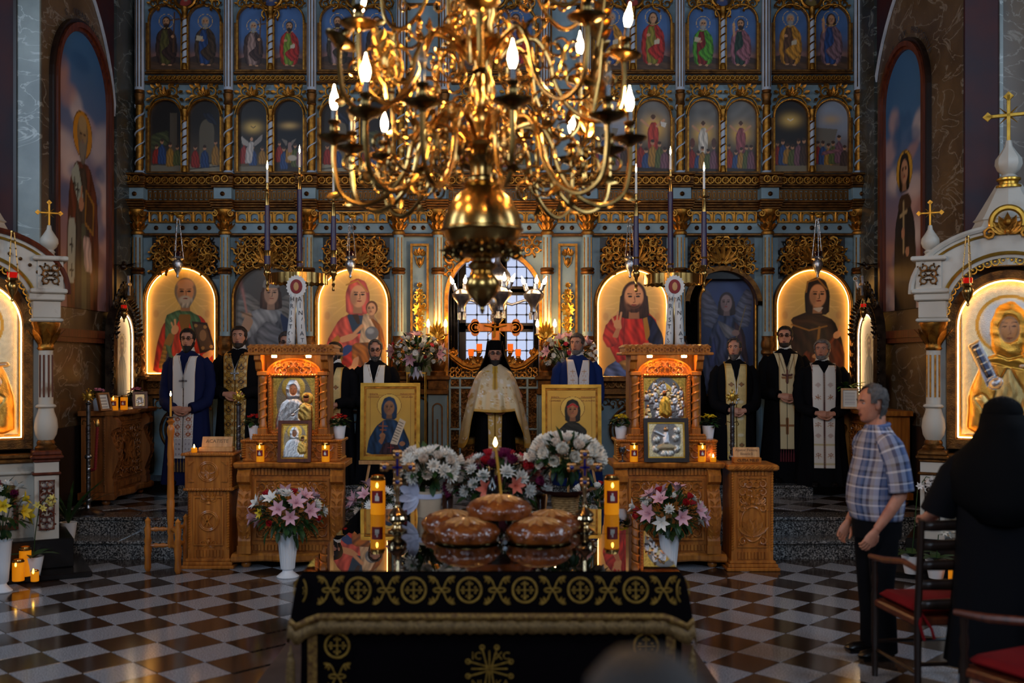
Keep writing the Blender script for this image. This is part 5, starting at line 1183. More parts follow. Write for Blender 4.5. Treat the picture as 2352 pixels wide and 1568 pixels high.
    g = G();g.lathe([(.1,3.28),(.1,3.3),(.075,3.31),(.075,3.33),(.095,3.345),(.095,3.36),(.065,3.37)],(0,.02,0),14);g.obj('spire_collar','gold_leaf',t)
    g = G();onion(g,(0,.02,3.36),.98);g.obj('spire_onion',cm,t)
    g = G();big_cross(g,(0,.02,3.66),.8);g.obj('spire_cross','gold_leaf',t,False)
    paint_grid('metal_icon',t,-.4,.4,1.14,2.5,-.04,shrine_nun,90,150,True,relief=.55,m='relief',thick=.05)
    g = G();out,inn = arch_pts(-.47,.47,1.06,2.57,22),arch_pts(-.4,.4,1.14,2.5,22);g.band(out,inn,-.17,.02);g.box(-.47,.47,-.17,.02,1.06,1.14);g.obj('icon_frame','gold_dark',t,False)
    e = .018;pts = arch_pts(-.4+e,.4-e,1.14+e,2.5-e,24);g = G();g.tube([(x,-.15,z) for x,z in pts]+[(-.4+e,-.15,1.14+e)],.007,5);g.obj('light_strip','led',t)
    return t
SHR = shrine(1,(4.36,8.62),math.radians(-28),False)
SHL = shrine(-1,(-4.46,8.62),math.radians(28),True)
# vigil lamps hanging from the shrine arches and wall icons
def vigil(label,loc,s=1.0,chain=.5,m='brass',glass='glass_red'):
    t = thing('vigil_lamp',label,'oil lamp',loc)
    g = G();g.lathe([(.002,-.13),(.012,-.12),(.008,-.1),(.03,-.06),(.042,-.02),(.03,.005),(.045,.02),(.04,.035)],(0,0,0),12);g.v = [(x*s,y*s,z*s) for x,y,z in g.v];g.obj('lamp_bowl',m,t)
    g = G();g.lathe([(.026,.03),(.032,.05),(.034,.075),(.0,.076)],(0,0,0),12);g.v = [(x*s,y*s,z*s) for x,y,z in g.v];g.obj('glass_cup',glass,t)
    g = G()
    for k in range(3):
        a = k*2*PI/3+.4;g.tube([(.042*s*math.cos(a),.042*s*math.sin(a),.02*s),(.012*s*math.cos(a),.012*s*math.sin(a),chain)],.0035*s,4)
        for q in range(6): f = q/6;g.ball((.042*s*(1-f*.7)*math.cos(a),.042*s*(1-f*.7)*math.sin(a),.02*s+(chain-.02*s)*f),.007*s,5,4)
    g.ball((0,0,chain),.014*s,6,4);g.obj('chains',m,t)
    return t
vigil('red glass vigil lamp hanging from the gilt arch of the white spired shrine',(X(2223,8.35),8.35,Z(662,8.35)),1.15,.42)
vigil('red glass vigil lamp hanging from the worn red gilt shrine arch',(X(28,8.4),8.4,Z(650,8.4)),1.2,.42)
vigil('brass vigil lamp with red glass before the carved icon on left wall',(X(285,10.9),10.9,Z(715,10.9)),.9,.12)
vigil('brass vigil lamp with red glass before the carved icon on right wall',(X(1983,10.9),10.9,Z(712,10.9)),.9,.12)

mat('gilt_paint',attr=True,rough=0.35,metal=0.45)
mat('flame_soft',(255,214,120),emit=9,ecol=(255,196,70))
mat('led_spot',(255,214,150),emit=170,ecol=(255,190,100))
# ---------------------------------------------------------------- lecterns with metal icons
def silver_mother(p):
    p.grad((206,160,70),(216,172,80),0,1.3);p.mottle(.25,36,1);p.ell(0,.7,.42,.62,(150,130,104),soft=.05)
    p.ell(-.02,1.0,.27,.27,(222,172,76),h=.02);p.rays(-.02,1.0,.1,.3,22,(250,214,120),.7)
    p.poly([(-.44,.0),(-.42,.3),(-.3,.62),(-.12,.76),(.1,.72),(.3,.5),(.36,.2),(.34,0)],(196,192,190),h=.06,fold=(.35,26,-28,1.4))
    p.poly([(-.18,.7),(-.2,1.0),(-.1,1.18),(.04,1.18),(.14,1.02),(.12,.74)],(206,202,200),h=.07,fold=(.3,30,60,1));p.mv = 0;p.ell(-.02,.94,.09,.135,(160,104,66),h=.075)
    for s_ in (-1,1): p.ell(-.02+s_*.04,.97,.02,.01,(40,26,20),soft=.4)
    p.line([(-.02,.97),(-.01,.89)],.01,(100,60,40));p.ell(-.02,.855,.025,.009,(110,50,40));p.mv = .92
    p.ell(.3,.74,.14,.14,(220,170,74),h=.05);p.mv = 0;p.ell(.28,.73,.07,.09,(150,96,60),h=.08);p.mv = .92;p.ell(.28,.79,.07,.05,(90,60,40),h=.08)
    p.poly([(.08,.3),(.12,.58),(.26,.66),(.42,.56),(.42,.2),(.2,.14)],(200,160,84),h=.085,fold=(.35,34,30,1.4));p.ell(-.02,.36,.06,.035,(196,190,186),h=.09,rot=30);p.line([(.0,.4),(.12,.5)],.03,(200,196,190),h=.1)
def silver_scene(p):
    p.grad((206,160,70),(216,172,80),0,1.3);p.mottle(.25,36,3);p.ell(0,.62,.46,.62,(128,124,122),soft=.04);R = random.Random(4)
    p.poly([(-.26,.86),(-.12,1.04),(0,1.12),(.12,1.04),(.26,.86),(.26,.76),(-.26,.76)],(206,158,66),h=.04);p.line([(-.36,.82),(.36,.82)],.05,(206,204,204),h=.06)
    for k in range(46):
        x,y = R.uniform(-.42,.42),1.04-1.0*k/46;c = R.choice(((210,208,210),(180,178,182),(214,190,140)))
        p.poly([(x-.07,y-.1),(x-.05,y+.04),(x,y+.09),(x+.05,y+.04),(x+.07,y-.1)],c,h=.05,fold=(.3,60,R.uniform(-30,30),1));p.ell(x,y+.1,.028,.036,(196,160,110),h=.06)
    p.poly([(-.14,.36),(-.1,.7),(.0,.82),(.12,.74),(.18,.36),(.06,.26)],(220,168,66),h=.08,fold=(.35,34,20,1.4));p.ell(0,.86,.05,.065,(120,76,50),h=.09)
def silver_frame_scene(p):
    p.grad((190,170,130),(200,182,140),0,1.2);p.mottle(.3,40,5);p.ell(0,.52,.4,.5,(110,104,100),soft=.04);p.poly([(-.1,.2),(-.06,.7),(.06,.7),(.12,.2)],(196,194,196),h=.06,fold=(.3,50,0,1));p.ell(0,.78,.05,.06,(170,130,90),h=.06);p.line([(-.04,.6),(-.3,.72)],.06,(200,198,200),h=.05)
    for x,y in ((-.26,.5),(.26,.55),(-.28,.25),(.28,.25),(.3,.75),(-.05,.12),(.1,.12)): p.ell(x,y,.09,.1,(186,180,170),h=.05,fold=(.3,50,30,1))
    p.poly([(-.3,.3),(-.1,.4),(.1,.4),(.3,.3),(.2,.2),(-.2,.2)],(150,130,100),h=.04)
def lectern(nm,label,x,y,fn):
    t = thing(nm,label,'lectern',(x,y,0))
    console(t,.9,.34,.93,'oak',12);h = .93;m = 'oak'
    g = G();g.box(-.42,.42,-.0,.34,h,h+.17);g.cbox(-.445,.445,-.02,.35,h+.165,h+.19,.006);g.cbox(-.43,.43,-.01,.34,h,h+.025,.006);rs = g.obj('riser',m,t,False)
    g = G();scrolls(g,-.36,.36,h+.03,h+.16,-.004,.07,6,thick=.008);g.obj('riser_carving',m,rs)
    g = G()
    for s_ in (-1,1):
        for k in range(7): g.ball((s_*.42,0,h+.04+.02*k),(.022,.022,.012),8,4)
    rope(g,(-.44,-.02,h+.18),(.44,-.02,h+.18),.011);g.obj('riser_trim',m,rs)
    b = h+.19
    # tabernacle: twisted columns, arch, cornice and metal icon
    g = G();g.cbox(-.35,.35,-.0,.32,b,b+.035,.006);rope(g,(-.34,-.0,b+.04),(.34,-.0,b+.04),.012);g.obj('tabernacle_sill',m,t)
    for s_ in (-1,1):
        g = G();c = (s_*.265,.06,0);g.cbox(c[0]-.04,c[0]+.04,.02,.1,b+.035,b+.1,.006);g.lathe([(.034,b+.1),(.036,b+.12),(.028,b+.14),(.028,b+.5),(.036,b+.53),(.03,b+.56)],c,12)
        g.tube([(c[0]+q[0],c[1]+q[1],q[2]) for q in helix(.026,b+.14,b+.5,5,60)],.012,6);g.cbox(c[0]-.045,c[0]+.045,.015,.11,b+.56,b+.6,.006);g.obj('twisted_column',m,t)
        g = G();g.box(s_*.3-.018,s_*.3+.018,.1,.3,b+.035,b+.74);g.obj('side_board','oak_dark',t,False)
        g = G();pr = [(0,b+.6),(-.03,b+.62),(-.05,b+.68),(-.09,b+.7),(-.09,b+.74),(.06,b+.74),(.06,b+.6)];k = len(pr);xx = s_*.29
        g.add([(xx-.03,yy+.04,zz) for yy,zz in pr]+[(xx+.03,yy+.04,zz) for yy,zz in pr],[tuple(range(k)),tuple(range(2*k-1,k-1,-1))]+[(i,i+k,(i+1) % k+k,(i+1) % k) for i in range(k)]);g.obj('cornice_bracket',m,t,False)
    g = G();z0,z1 = b+.04,b+.58;g.band([(-.225,z0),(-.225,z1),(.225,z1),(.225,z0),(-.225,z0)],[(-.19,z0+.035),(-.19,z1-.03),(.19,z1-.03),(.19,z0+.035),(-.19,z0+.035)],.07,.13)
    for p0,p1 in (((-.207,.068,z0),(-.207,.068,z1)),((.207,.068,z0),(.207,.068,z1)),((-.2,.068,z1-.015),(.2,.068,z1-.015)),((-.2,.068,z0+.015),(.2,.068,z0+.015))): rope(g,p0,p1,.014)
    g.obj('icon_frame',m,t)
    g = G();g.prism([(.225*math.cos(PI*i/16),z1+.12*math.sin(PI*i/16)) for i in range(17)],.09,.12);scrolls(g,-.16,.16,z1+.0,z1+.1,.085,.06,3,thick=.008);g.tube([(.23*math.cos(PI*i/16),.09,z1+.125*math.sin(PI*i/16)) for i in range(17)],.012,6);g.obj('tympanum',m,t)
    G().box(-.3,.3,.28,.32,b,b+.74).obj('back_board','oak_dark',t,False)
    paint_grid('metal_icon',t,-.19,.19,z0+.035,z1-.03,.115,fn,80,112,False,relief=.5,m='relief',thick=.02)
    g = G();g.cbox(-.4,.4,-.07,.34,b+.74,b+.765,.006);g.cbox(-.38,.38,-.05,.33,b+.8,b+.82,.006);g.box(-.37,.37,-.04,.32,b+.765,b+.8);cn = g.obj('cornice',m,t,False)
    g = G()
    for k in range(15): 
        x_ = -.35+.05*k;g.tube([(x_+.018*math.cos(q),-.052,b+.783+.018*math.sin(q)) for q in [2*PI*i/8 for i in range(8)]],.007,5,closed=True);g.prism([(x_-.02,b+.82),(x_,b+.835),(x_+.02,b+.82)],-.05,.32)
    g.obj('cornice_carving',m,cn)
    sm = G().lathe([(.022,0),(.024,-.012),(.02,-.02),(0,-.02)],n=10).mesh('spot_lamp','led_spot')
    for s_ in (-1,1):
        place(sm,'spot_lamp',t,(s_*.15,-.015,b+.738))
    return t
LL = lectern('icon_lectern','carved oak lectern with silver mother and child icon under canopy',X(670,8.88),8.88,silver_mother)
LR = lectern('icon_lectern','carved oak lectern with silver crowded burial scene icon under canopy',X(1531,8.88),8.88,silver_scene)
def framed(nm,label,x,y,z,w,h,tilt,fn,fm,relief=True,rz=0.0,fw=.03,inner='gold',nu=44):
    t = thing(nm,label,'framed icon',(x,y,z),rz);t.rotation_euler = (-tilt,0,rz)
    G().band([(-w/2,0),(-w/2,h),(w/2,h),(w/2,0),(-w/2,0)],[(-w/2+fw,fw),(-w/2+fw,h-fw),(w/2-fw,h-fw),(w/2-fw,fw),(-w/2+fw,fw)],-.02,.012).obj('frame',fm,t,False)
    if inner:
        a = fw;b = fw+.012;G().band([(-w/2+a,a),(-w/2+a,h-a),(w/2-a,h-a),(w/2-a,a),(-w/2+a,a)],[(-w/2+b,b),(-w/2+b,h-b),(w/2-b,h-b),(w/2-b,b),(-w/2+b,b)],-.012,.01).obj('inner_frame',inner,t,False)
    paint_grid('picture',t,-w/2+fw,w/2-fw,fw,h-fw,.0,fn,nu,int(nu*h/w),False,relief=.45 if relief else 0,m='relief' if relief else 'paint',thick=.01)
    G().box(-w*.1,w*.1,.012,.016,.02,h*.7).obj('back_stay','wood_black',t,False)
    return t
framed('framed_icon','brown framed silver mother and child icon leaning on left lectern',X(676,8.79),8.795,.932,.29,.36,.12,silver_mother,'frame_wood',fw=.028)
framed('framed_icon','black framed silver icon with gilt border leaning on right lectern',X(1531,8.79),8.795,.932,.39,.38,.12,silver_frame_scene,'wood_black',fw=.035,inner='gold_leaf')
# ---------------------------------------------------------------- candles and pots on the lecterns
def jar_candle(label,x,y,z,h=.16,r=.034,lit=True,lab=True,group=None):
    t = thing('jar_candle',label,'candle',(x,y,z),group=group)
    G().lathe([(r,0),(r*1.02,.004),(r*1.02,h*.86),(r*.8,h*.88),(0,h*.88)],n=14).obj('amber_glass','wax_yellow',t)
    g = G();g.lathe([(r*.95,h*.87),(r*1.05,h*.88),(r*1.05,h*.93),(r*.9,h*.95),(r*.85,h)],n=14,cap=False);g.obj('lid','brass',t)
    if lab:
        g = G();n = 8;vs = []
        for z_ in (h*.3,h*.62):
            for i in range(n+1): a = -PI/2-.8+1.6*i/n;vs.append((r*1.04*math.cos(a),r*1.04*math.sin(a),z_))
        g.add(vs,[(i,i+1,n+2+i,n+1+i) for i in range(n)]);g.obj('label_sticker','label_red',t)
        g = G();g.prism([(-r*.28,h*.36),(-r*.28,h*.5),(-r*.1,h*.5),(-r*.1,h*.56),(r*.1,h*.56),(r*.1,h*.5),(r*.28,h*.46),(r*.28,h*.36)],-r*1.07,-r*1.03);g.obj('label_print','paper',t,False)
    if lit:
        g = G();g.lathe([(.002,0),(.008,.008),(.01,.018),(.006,.034),(.001,.045)],(0,-r*.9,h*.68),8);g.obj('flame_glow','flame_soft',t)
    return t
def tealight(label,x,y,z,group=None):
    t = thing('tealight',label,'candle',(x,y,z),group=group)
    G().lathe([(.024,0),(.027,.004),(.027,.036),(.022,.04),(0,.036)],n=12).obj('cup','wax_yellow',t);G().lathe([(.001,.036),(.006,.044),(.007,.052),(.001,.07)],n=8).obj('flame','flame',t)
for px,py,lb in ((598,1050,'amber jar candle beside brown framed icon under the red flower pot'),(748,1050,'amber jar candle at right of the brown framed icon'),(1456,1055,'amber jar candle beside the chalice on right lectern'),(1612,1053,'amber jar candle next to the small tealight on right lectern')):
    jar_candle(lb,X(px,8.84),8.84,.932,.165,.034)
tealight('small lit tealight at the corner of right lectern',X(1638,8.82),8.82,.932)
tealight('small lit tealight on the box with the ACATISTE plaque',X(446,8.9),8.9,1.007)
t = thing('chalice','small pewter goblet on right lectern','goblet',(X(1430,8.84),8.84,.932))
G().lathe([(.034,0),(.034,.006),(.008,.014),(.007,.05),(.012,.056),(.008,.062),(.03,.08),(.036,.11),(.034,.125),(.03,.125),(.028,.09),(0,.08)],n=14).obj('cup','steel',t)
def blossoms(t,n,R,z0,cols,seed,r=.018,m=None,sq=.7):
    Rr = random.Random(seed);bl = {}
    for k in range(n):
        a = Rr.uniform(0,2*PI);q = R*math.sqrt(Rr.random());c = cols[k % len(cols)]
        if c not in bl:
            g = G()
            for i in range(6): g.leaf((0,0,0),(math.cos(i*PI/3),math.sin(i*PI/3),.6),r,r*.45,n=2,bend=.2)
            g.ball((0,0,r*.3),r*.35,6,4);bl[c] = g.mesh('blossom',cmat(*c,0.55))
        place(bl[c],'blossom',t,(q*math.cos(a),q*math.sin(a),z0+(R*R-q*q)/R*.35+Rr.uniform(-.01,.012)),(Rr.uniform(-.5,.5),Rr.uniform(-.5,.5),Rr.uniform(0,3)),Rr.uniform(.8,1.3))
def foliage(t,n,R,z0,z1,seed,L=.07,w=.02,m='leaf',up=.5,name='foliage'):
    Rr = random.Random(seed);g = G()
    for k in range(n):
        a = Rr.uniform(0,2*PI);q = R*math.sqrt(Rr.random())*.8;zz = Rr.uniform(z0,z1)
        g.leaf((q*math.cos(a),q*math.sin(a),zz),(math.cos(a),math.sin(a),Rr.uniform(-.3,1)*up),L*Rr.uniform(.7,1.3),w*Rr.uniform(.7,1.2),n=3,bend=Rr.uniform(0,.5))
    return tag(g.obj(name,m,t),kind='stuff')
def pot(nm,label,x,y,z,h,r,cols,seed,nfl=22,ptm='plastic_white'):
    t = thing(nm,label,'potted plant',(x,y,z))
    G().lathe([(r*.72,0),(r*.74,.003),(r*.98,h*.93),(r*1.04,h*.94),(r*1.04,h),(r*.95,h),(r*.9,h*.9),(0,h*.88)],n=18).obj('pot',ptm,t)
    foliage(t,60,r*1.25,h*.95,h+.06,seed,.055,.02)
    if cols: blossoms(t,nfl,r*1.15,h+.065,cols,seed,.017)
    return t
RED,YEL,PNK = (206,34,24),(226,190,30),(214,130,150)
for px,cols,lb in ((584,[RED],'white pot of red kalanchoe on left lectern by the wooden box'),(779,[RED],'white pot of red kalanchoe on left lectern by the gold easel icon'),(1427,[YEL],'white pot of yellow kalanchoe on right lectern by the gold easel icon'),(1628,[YEL],'white pot of yellow kalanchoe on right lectern by the donation box')):
    pot('potted_kalanchoe',lb,X(px,9.0),9.02,1.121,.115,.058,cols,int(px))
# ---------------------------------------------------------------- wooden boxes
def wbox(nm,label,x,y,w,d,h,head,m,seed):
    t = thing(nm,label,'wooden box',(x,y,0))
    g = G();g.cbox(-w/2-.05,w/2+.05,-.05,d+.02,.0,.03,.006);g.cbox(-w/2-.035,w/2+.035,-.035,d+.01,.03,.06,.006);g.cbox(-w/2-.02,w/2+.02,-.02,d,.06,.085,.006);g.obj('stepped_base',m,t,False)
    zt = h-.32 if head else h-.05
    G().box(-w/2,w/2,0,d,.085,zt).obj('body',m,t,False)
    g = G();a,b,z0,z1 = -w/2+.05,w/2-.05,.2,zt-.06
    g.band([(a,z0),(a,z1),(b,z1),(b,z0),(a,z0)],[(a+.012,z0+.012),(a+.012,z1-.012),(b-.012,z1-.012),(b-.012,z0+.012),(a+.012,z0+.012)],-.012,.004);g.obj('panel_moulding',m,t,False)
    g = G();n = 9
    for i in range(n):
        xx = a+(b-a)*(i+.5)/n;g.box(xx-.01,xx+.01,-.012,.01,.1,.16);g.box(xx-.01,xx+.01,-.012,.01,zt-.045,zt-.005)
    tag(g.obj('dentils',m,t,False),kind='stuff')
    g = G();rope(g,(w/2-.01,.0,.17),(w/2-.01,.0,zt),.013);rope(g,(-w/2+.01,.0,.17),(-w/2+.01,.0,zt),.013);g.obj('rope_moulding',m,t)
    zc = (z0+z1)/2;g = G()
    if head:
        for s_ in (-1,1):
            g = G();palmette(g,0,-.002,zc+s_*.2,.08*s_,.12,7,.011);g.tube(spiral((.05,-.002,zc+s_*.195),.035,.008,s_*PI/2,1.2*s_,10),.008,5);g.tube(spiral((-.05,-.002,zc+s_*.195),.035,.008,s_*PI/2,-1.2*s_,10),.008,5);g.lathe([(.0,0),(.02,.01),(.012,.03),(.022,.04),(0,.05)],(0,0,zc+.14 if s_ > 0 else zc-.19),8);g.obj('scroll_ornament',m,t)
            for s2 in (-1,1): g = G();g.prism([(s_*.09,zc+s2*.33),(s_*.12,zc+s2*.33),(s_*.12,zc+s2*.3)],-.01,.004);g.obj('corner_ornament',m,t,False)
        g = G()
        for r in (.085,.073): g.tube([(r*math.cos(q),-.004,zc+r*math.sin(q)) for q in [2*PI*i/24 for i in range(24)]],.009,6,closed=True)
        # monogram letter
        for p0,p1 in (((-.01,-.05),(-.01,.05)),((-.01,0),(.035,.05)),((-.01,0),(.035,-.05)),((-.05,.04),(-.01,-.01)),((-.05,-.045),(-.02,-.01))): g.tube([(p0[0],-.006,zc+p0[1]),(p1[0],-.006,zc+p1[1])],.009,5)
    else:
        scrolls(g,a+.015,b-.015,z0+.02,z1-.02,-.004,.075,seed,lambda x,z: math.hypot(x,(z-(z0+.2))*.7) > .11,thick=.009)
        g.tube([(.1*math.cos(q),-.004,z0+.2+.15*math.sin(q)) for q in [2*PI*i/24 for i in range(24)]],.009,6,closed=True)
        for q in range(6): g.leaf((0,-.004,z0+.1),(math.cos(PI*(q+.5)/6),-.1,math.sin(PI*(q+.5)/6)+.3),.16,.028,up=(0,-1,0),n=3)
        palmette(g,0,-.004,zc+.08,.14,.16,7,.012)
    g.obj('front_carving',m,t)
    if head:
        g = G();g.box(-w/2-.02,w/2+.02,-.02,d,zt,h-.02);g.cbox(-w/2-.05,w/2+.05,-.05,d+.02,h-.022,h,.006);hd = g.obj('coffer',m,t,False)
        g = G();rope(g,(-w/2-.04,-.04,h-.005),(w/2+.04,-.04,h-.005),.012);rope(g,(-w/2-.03,-.03,zt+.005),(w/2+.03,-.03,zt+.005),.013);rope(g,(w/2+.03,-.03,zt+.005),(w/2+.03,d,zt+.005),.013);rope(g,(w/2+.02,-.02,zt),(w/2+.02,-.02,h-.02),.013)
        zc = (zt+h)/2
        for r in (.085,.072): g.tube([(r*math.cos(q),-.022,zc+r*math.sin(q)) for q in [2*PI*i/24 for i in range(24)]],.007,6,closed=True)
        for q in range(4): g.leaf((0,-.022,zc),(math.cos(q*PI/2),-.1,math.sin(q*PI/2)),.065,.018,up=(0,-1,0),n=3);g.leaf((0,-.022,zc),(math.cos(q*PI/2+.78),-.1,math.sin(q*PI/2+.78)),.05,.012,up=(0,-1,0),n=3)
        for sx in (-1,1):
            for sz in (-1,1): g.prism([(sx*.17,zc+sz*.09),(sx*.12,zc+sz*.09),(sx*.17,zc+sz*.05)],-.03,-.018)
        g.obj('coffer_carving',m,hd)
    else:
        g = G();g.cbox(-w/2-.04,w/2+.04,-.05,d+.02,h-.05,h,.012);hd = g.obj('top_slab',m,t,False)
        g = G();n = 12
        for i in range(n): g.tube([(-w/2+w*i/n,-.052,h-.035),(-w/2+w*(i+1)/n,-.052,h-.015)],.005,4)
        g.obj('slab_carving',m,hd)
    return t
B1_ = wbox('petition_box','carved oak box with round monogram carrying the ACATISTE plaque',X(479,8.86),8.86,.36,.3,1.005,True,'oak',3)
B2_ = wbox('donation_box','carved oak donation box with vine relief carrying the charity plaque',X(1728,8.76),8.76,.36,.34,.915,False,'oak',8)
t = thing('name_plaque','pale wooden plaque reading ACATISTE on the petition box','sign',(X(497,8.98),9.0,1.006))
G().cbox(-.15,.15,-.05,.05,0,.04,.006).obj('stand','oak_pale',t,False);
pb = G().cbox(-.135,.135,-.01,.01,0,.1,.004).obj('board','oak_pale',t,False);pb.location = (0,-.0,.035);pb.rotation_euler = (-.35,0,0)
text_mesh('lettering','ACATISTE',.045,'ink_gold',pb,(0,-.0115,.055))
t = thing('charity_plaque','wooden plaque reading Ajutor Pentru Biserica above CUTIA MILEI','sign',(X(1717,8.86),8.9,.916))
G().cbox(-.12,.12,-.05,.05,0,.05,.006).obj('stand','oak',t,False);text_mesh('lettering','CUTIA MILEI',.034,'wood_black',t,(0,-.0515,.025))
pb = G().cbox(-.115,.115,-.01,.01,0,.09,.004).obj('board','oak_pale',t,False);pb.location = (0,0,.046);pb.rotation_euler = (-.2,0,0)
text_mesh('lettering','Ajutor Pentru\nBiseric\u0103',.034,'ink_gold',pb,(0,-.0115,.048))
# ---------------------------------------------------------------- turned wooden candle stand
t = thing('wooden_candle_stand','turned wooden candle stand on three legs with burning beeswax candle','candle stand',(X(392,8.75),8.75,0))
zt = Z(958,8.75)
G().lathe([(.02,.2),(.028,.25),(.022,.3),(.03,.34),(.024,.38),(.03,.44),(.034,.6),(.028,.62),(.032,.64),(.026,.9),(.03,.92),(.026,.95),(.03,1.0),(.024,1.15),(.034,1.2),(.03,1.24),(.018,1.26),(.036,1.29),(.018,zt-.02),(.024,zt)],n=12).obj('pole','oak',t)
lp = [(-.19,-.02),(.1,-.12),(.08,.17)]
lm = G().lathe([(.018,0),(.03,.03),(.026,.12),(.036,.2),(.026,.24),(.034,.26),(.024,.3),(.032,.36),(.02,.4),(.026,.44),(.0,.47)],n=10).mesh('leg','oak')
for x_,y_ in lp: place(lm,'leg',t,(x_,y_,0))
for x_,y_ in lp:
    g = G()
    for z_ in (.22,.36): g.tube([(x_*f,y_*f,z_) for f in (0,.2,.35,.5,.65,.8,1)],[.012,.014,.022,.014,.022,.014,.012],8)
    g.obj('stretcher','oak',t)
G().lathe([(.045,0),(.047,.003),(.045,.006),(0,.006)],(0,0,zt),14).obj('drip_tray','steel',t)
g = G();g.lathe([(.009,0),(.01,.1),(.008,.14),(.009,.17),(0,.17)],(0,0,zt+.006),8);g.obj('candle','wax_bees',t);G().lathe([(.001,0),(.007,.01),(.008,.018),(.001,.045)],(0,0,zt+.18),8).obj('flame','flame',t)
# ---------------------------------------------------------------- steel stanchions with eagle finials and red rope
def stanchion(label,x,y,z0,h,base=True):
    t = thing('rope_stanchion',label,'stanchion',(x,y,z0))
    G().lathe([(.15,0),(.15,.012),(.13,.03),(.07,.05),(.03,.065),(.024,.09)],n=20).obj('foot','steel',t)
    g = G();g.lathe([(.021,.08),(.021,h)],n=10);g.tube([(p[0],p[1],p[2]) for p in helix(.019,.14,h-.2,26,220)],.006,4);g.obj('spiral_pole','steel',t)
    for z in (.14,h*.52): G().lathe([(.022,z-.02),(.034,z-.01),(.036,z+.01),(.022,z+.03)],n=12).obj('collar','steel',t)
    g = G();g.lathe([(.022,h-.01),(.03,h),(.03,h+.01),(.012,h+.02),(.01,h+.03)],n=12);g.obj('collar','steel',t)
    g = G();z = h+.03;g.ball((0,0,z+.045),(.03,.012,.04),8,5)
    for s_ in (-1,1):
        g.tube([(s_*.01,0,z+.07),(s_*.022,0,z+.1),(s_*.032,0,z+.095)],[.009,.008,.004],5)
        for k in range(4): g.leaf((s_*.015,0,z+.04),(s_*(1-.18*k),0,.8-.45*k),.055,.01,up=(0,-1,0),n=2)
        g.leaf((0,0,z+.02),(s_*.5,0,-1),.03,.01,up=(0,-1,0),n=2)
    g.ball((0,0,z+.11),.01,6,4);g.obj('eagle_finial','gold_leaf',t)
    for s_ in (-1,1): G().tube([(s_*p[0],p[1],p[2]) for p in [(.02,0,h-.17),(.05,0,h-.16),(.06,0,h-.19),(.05,0,h-.2)]],.005,5).obj('rope_hook','brass',t)
    return t
stanchion('steel spiral stanchion with eagle top beside the dark console table',X(203,9.7),9.7,.341,1.06)
stanchion('steel spiral stanchion with eagle top behind the petition box',X(548,9.72),9.72,.341,1.05)
stanchion('steel spiral stanchion behind the donation box',X(1682,9.72),9.72,.341,1.05)
t = thing('red_rope','red twisted barrier rope hanging from the stanchion by the console','rope',(X(222,9.72),9.74,.75))
g = G();rope(g,(0,0,.44),(-.03,.02,.02),.016);rope(g,(-.03,.02,.02),(-.1,.04,.0),.016);rope(g,(-.1,.04,.0),(-.12,.05,.42),.016);g.obj('rope_strand','rope_red',t);G().lathe([(.02,.43),(.022,.46),(.01,.5)],n=8).obj('hook','brass',t)
# ---------------------------------------------------------------- gold icons on easels
def easel_blue(p):
    p.grad((206,164,74),(196,150,60),0,1.3);p.mottle(.08,6,1)
    a = .33;p.line([(-a-.06,.05),(-a-.06,1.16),(a+.06,1.16),(a+.06,.05)],.008,(120,60,30))
    p.x = p.x/1.14;p.y = p.y/1.1;p.ell(-.02,.88,.2,.2,(216,176,84),soft=.03);p.ring(-.02,.88,.2,.008,(120,70,30))
    p.poly([(-.4,.03),(-.36,.3),(-.24,.52),(-.1,.64),(.08,.64),(.22,.5),(.32,.26),(.34,.03)],(26,54,84),fold=(.3,22,12,1.4));p.poly([(-.2,.03),(-.1,.24),(.12,.24),(.18,.03)],(58,34,40),fold=(.3,40,0,1))
    face(p,-.02,.84,.125,(150,104,70),hood=(30,56,88));p.line([(-.14,.28),(-.12,.6)],.02,(150,84,50));p.line([(-.19,.53),(-.05,.52)],.018,(150,84,50));p.line([(-.17,.46),(-.07,.455)],.016,(150,84,50));p.ell(-.13,.36,.05,.045,(160,110,74));p.poly([(-.2,.26),(-.12,.38),(-.08,.34),(-.14,.2)],(150,100,66))
    p.poly([(.16,.66),(.26,.6),(.12,.2),(.0,.22)],(214,196,170),sm=0);p.ell(.2,.22,.05,.04,(160,110,74))
    for k in range(8): p.line([(.145-k*.016,.6-k*.045),(.215-k*.016,.565-k*.045)],.012,(60,40,34))
    p.line([(-.04,.15),(.06,.15)],.014,(140,50,46));p.line([(.01,.08),(.01,.2)],.014,(140,50,46))
def easel_brown(p):
    p.grad((212,168,76),(206,160,66),0,1.3);p.mottle(.08,6,2);a = .33;p.line([(-a-.06,.05),(-a-.06,1.16),(a+.06,1.16),(a+.06,.05)],.008,(120,60,30))
    p.x = p.x/1.14;p.y = p.y/1.1;p.ell(.02,.88,.2,.2,(220,180,86),soft=.03);p.ring(.02,.88,.2,.008,(120,70,30))
    p.poly([(-.32,.03),(-.28,.3),(-.2,.46),(0,.6),(.2,.5),(.3,.3),(.34,.03)],(104,48,22),fold=(.25,24,10,1.4));p.poly([(-.22,.5),(-.08,.64),(.1,.64),(.26,.5),(.24,.36),(.0,.44),(-.2,.42)],(44,42,34),fold=(.3,30,60,1))
    face(p,.02,.84,.125,(170,112,72),hood=(38,34,30));p.line([(-.06,.9),(.02,.95),(.1,.9)],.03,(176,40,40));p.ell(-.06,.36,.045,.05,(170,118,80));p.poly([(.0,.2),(.03,.4),(.06,.2)],(50,80,110));p.ell(.08,.2,.14,.03,(196,120,50))
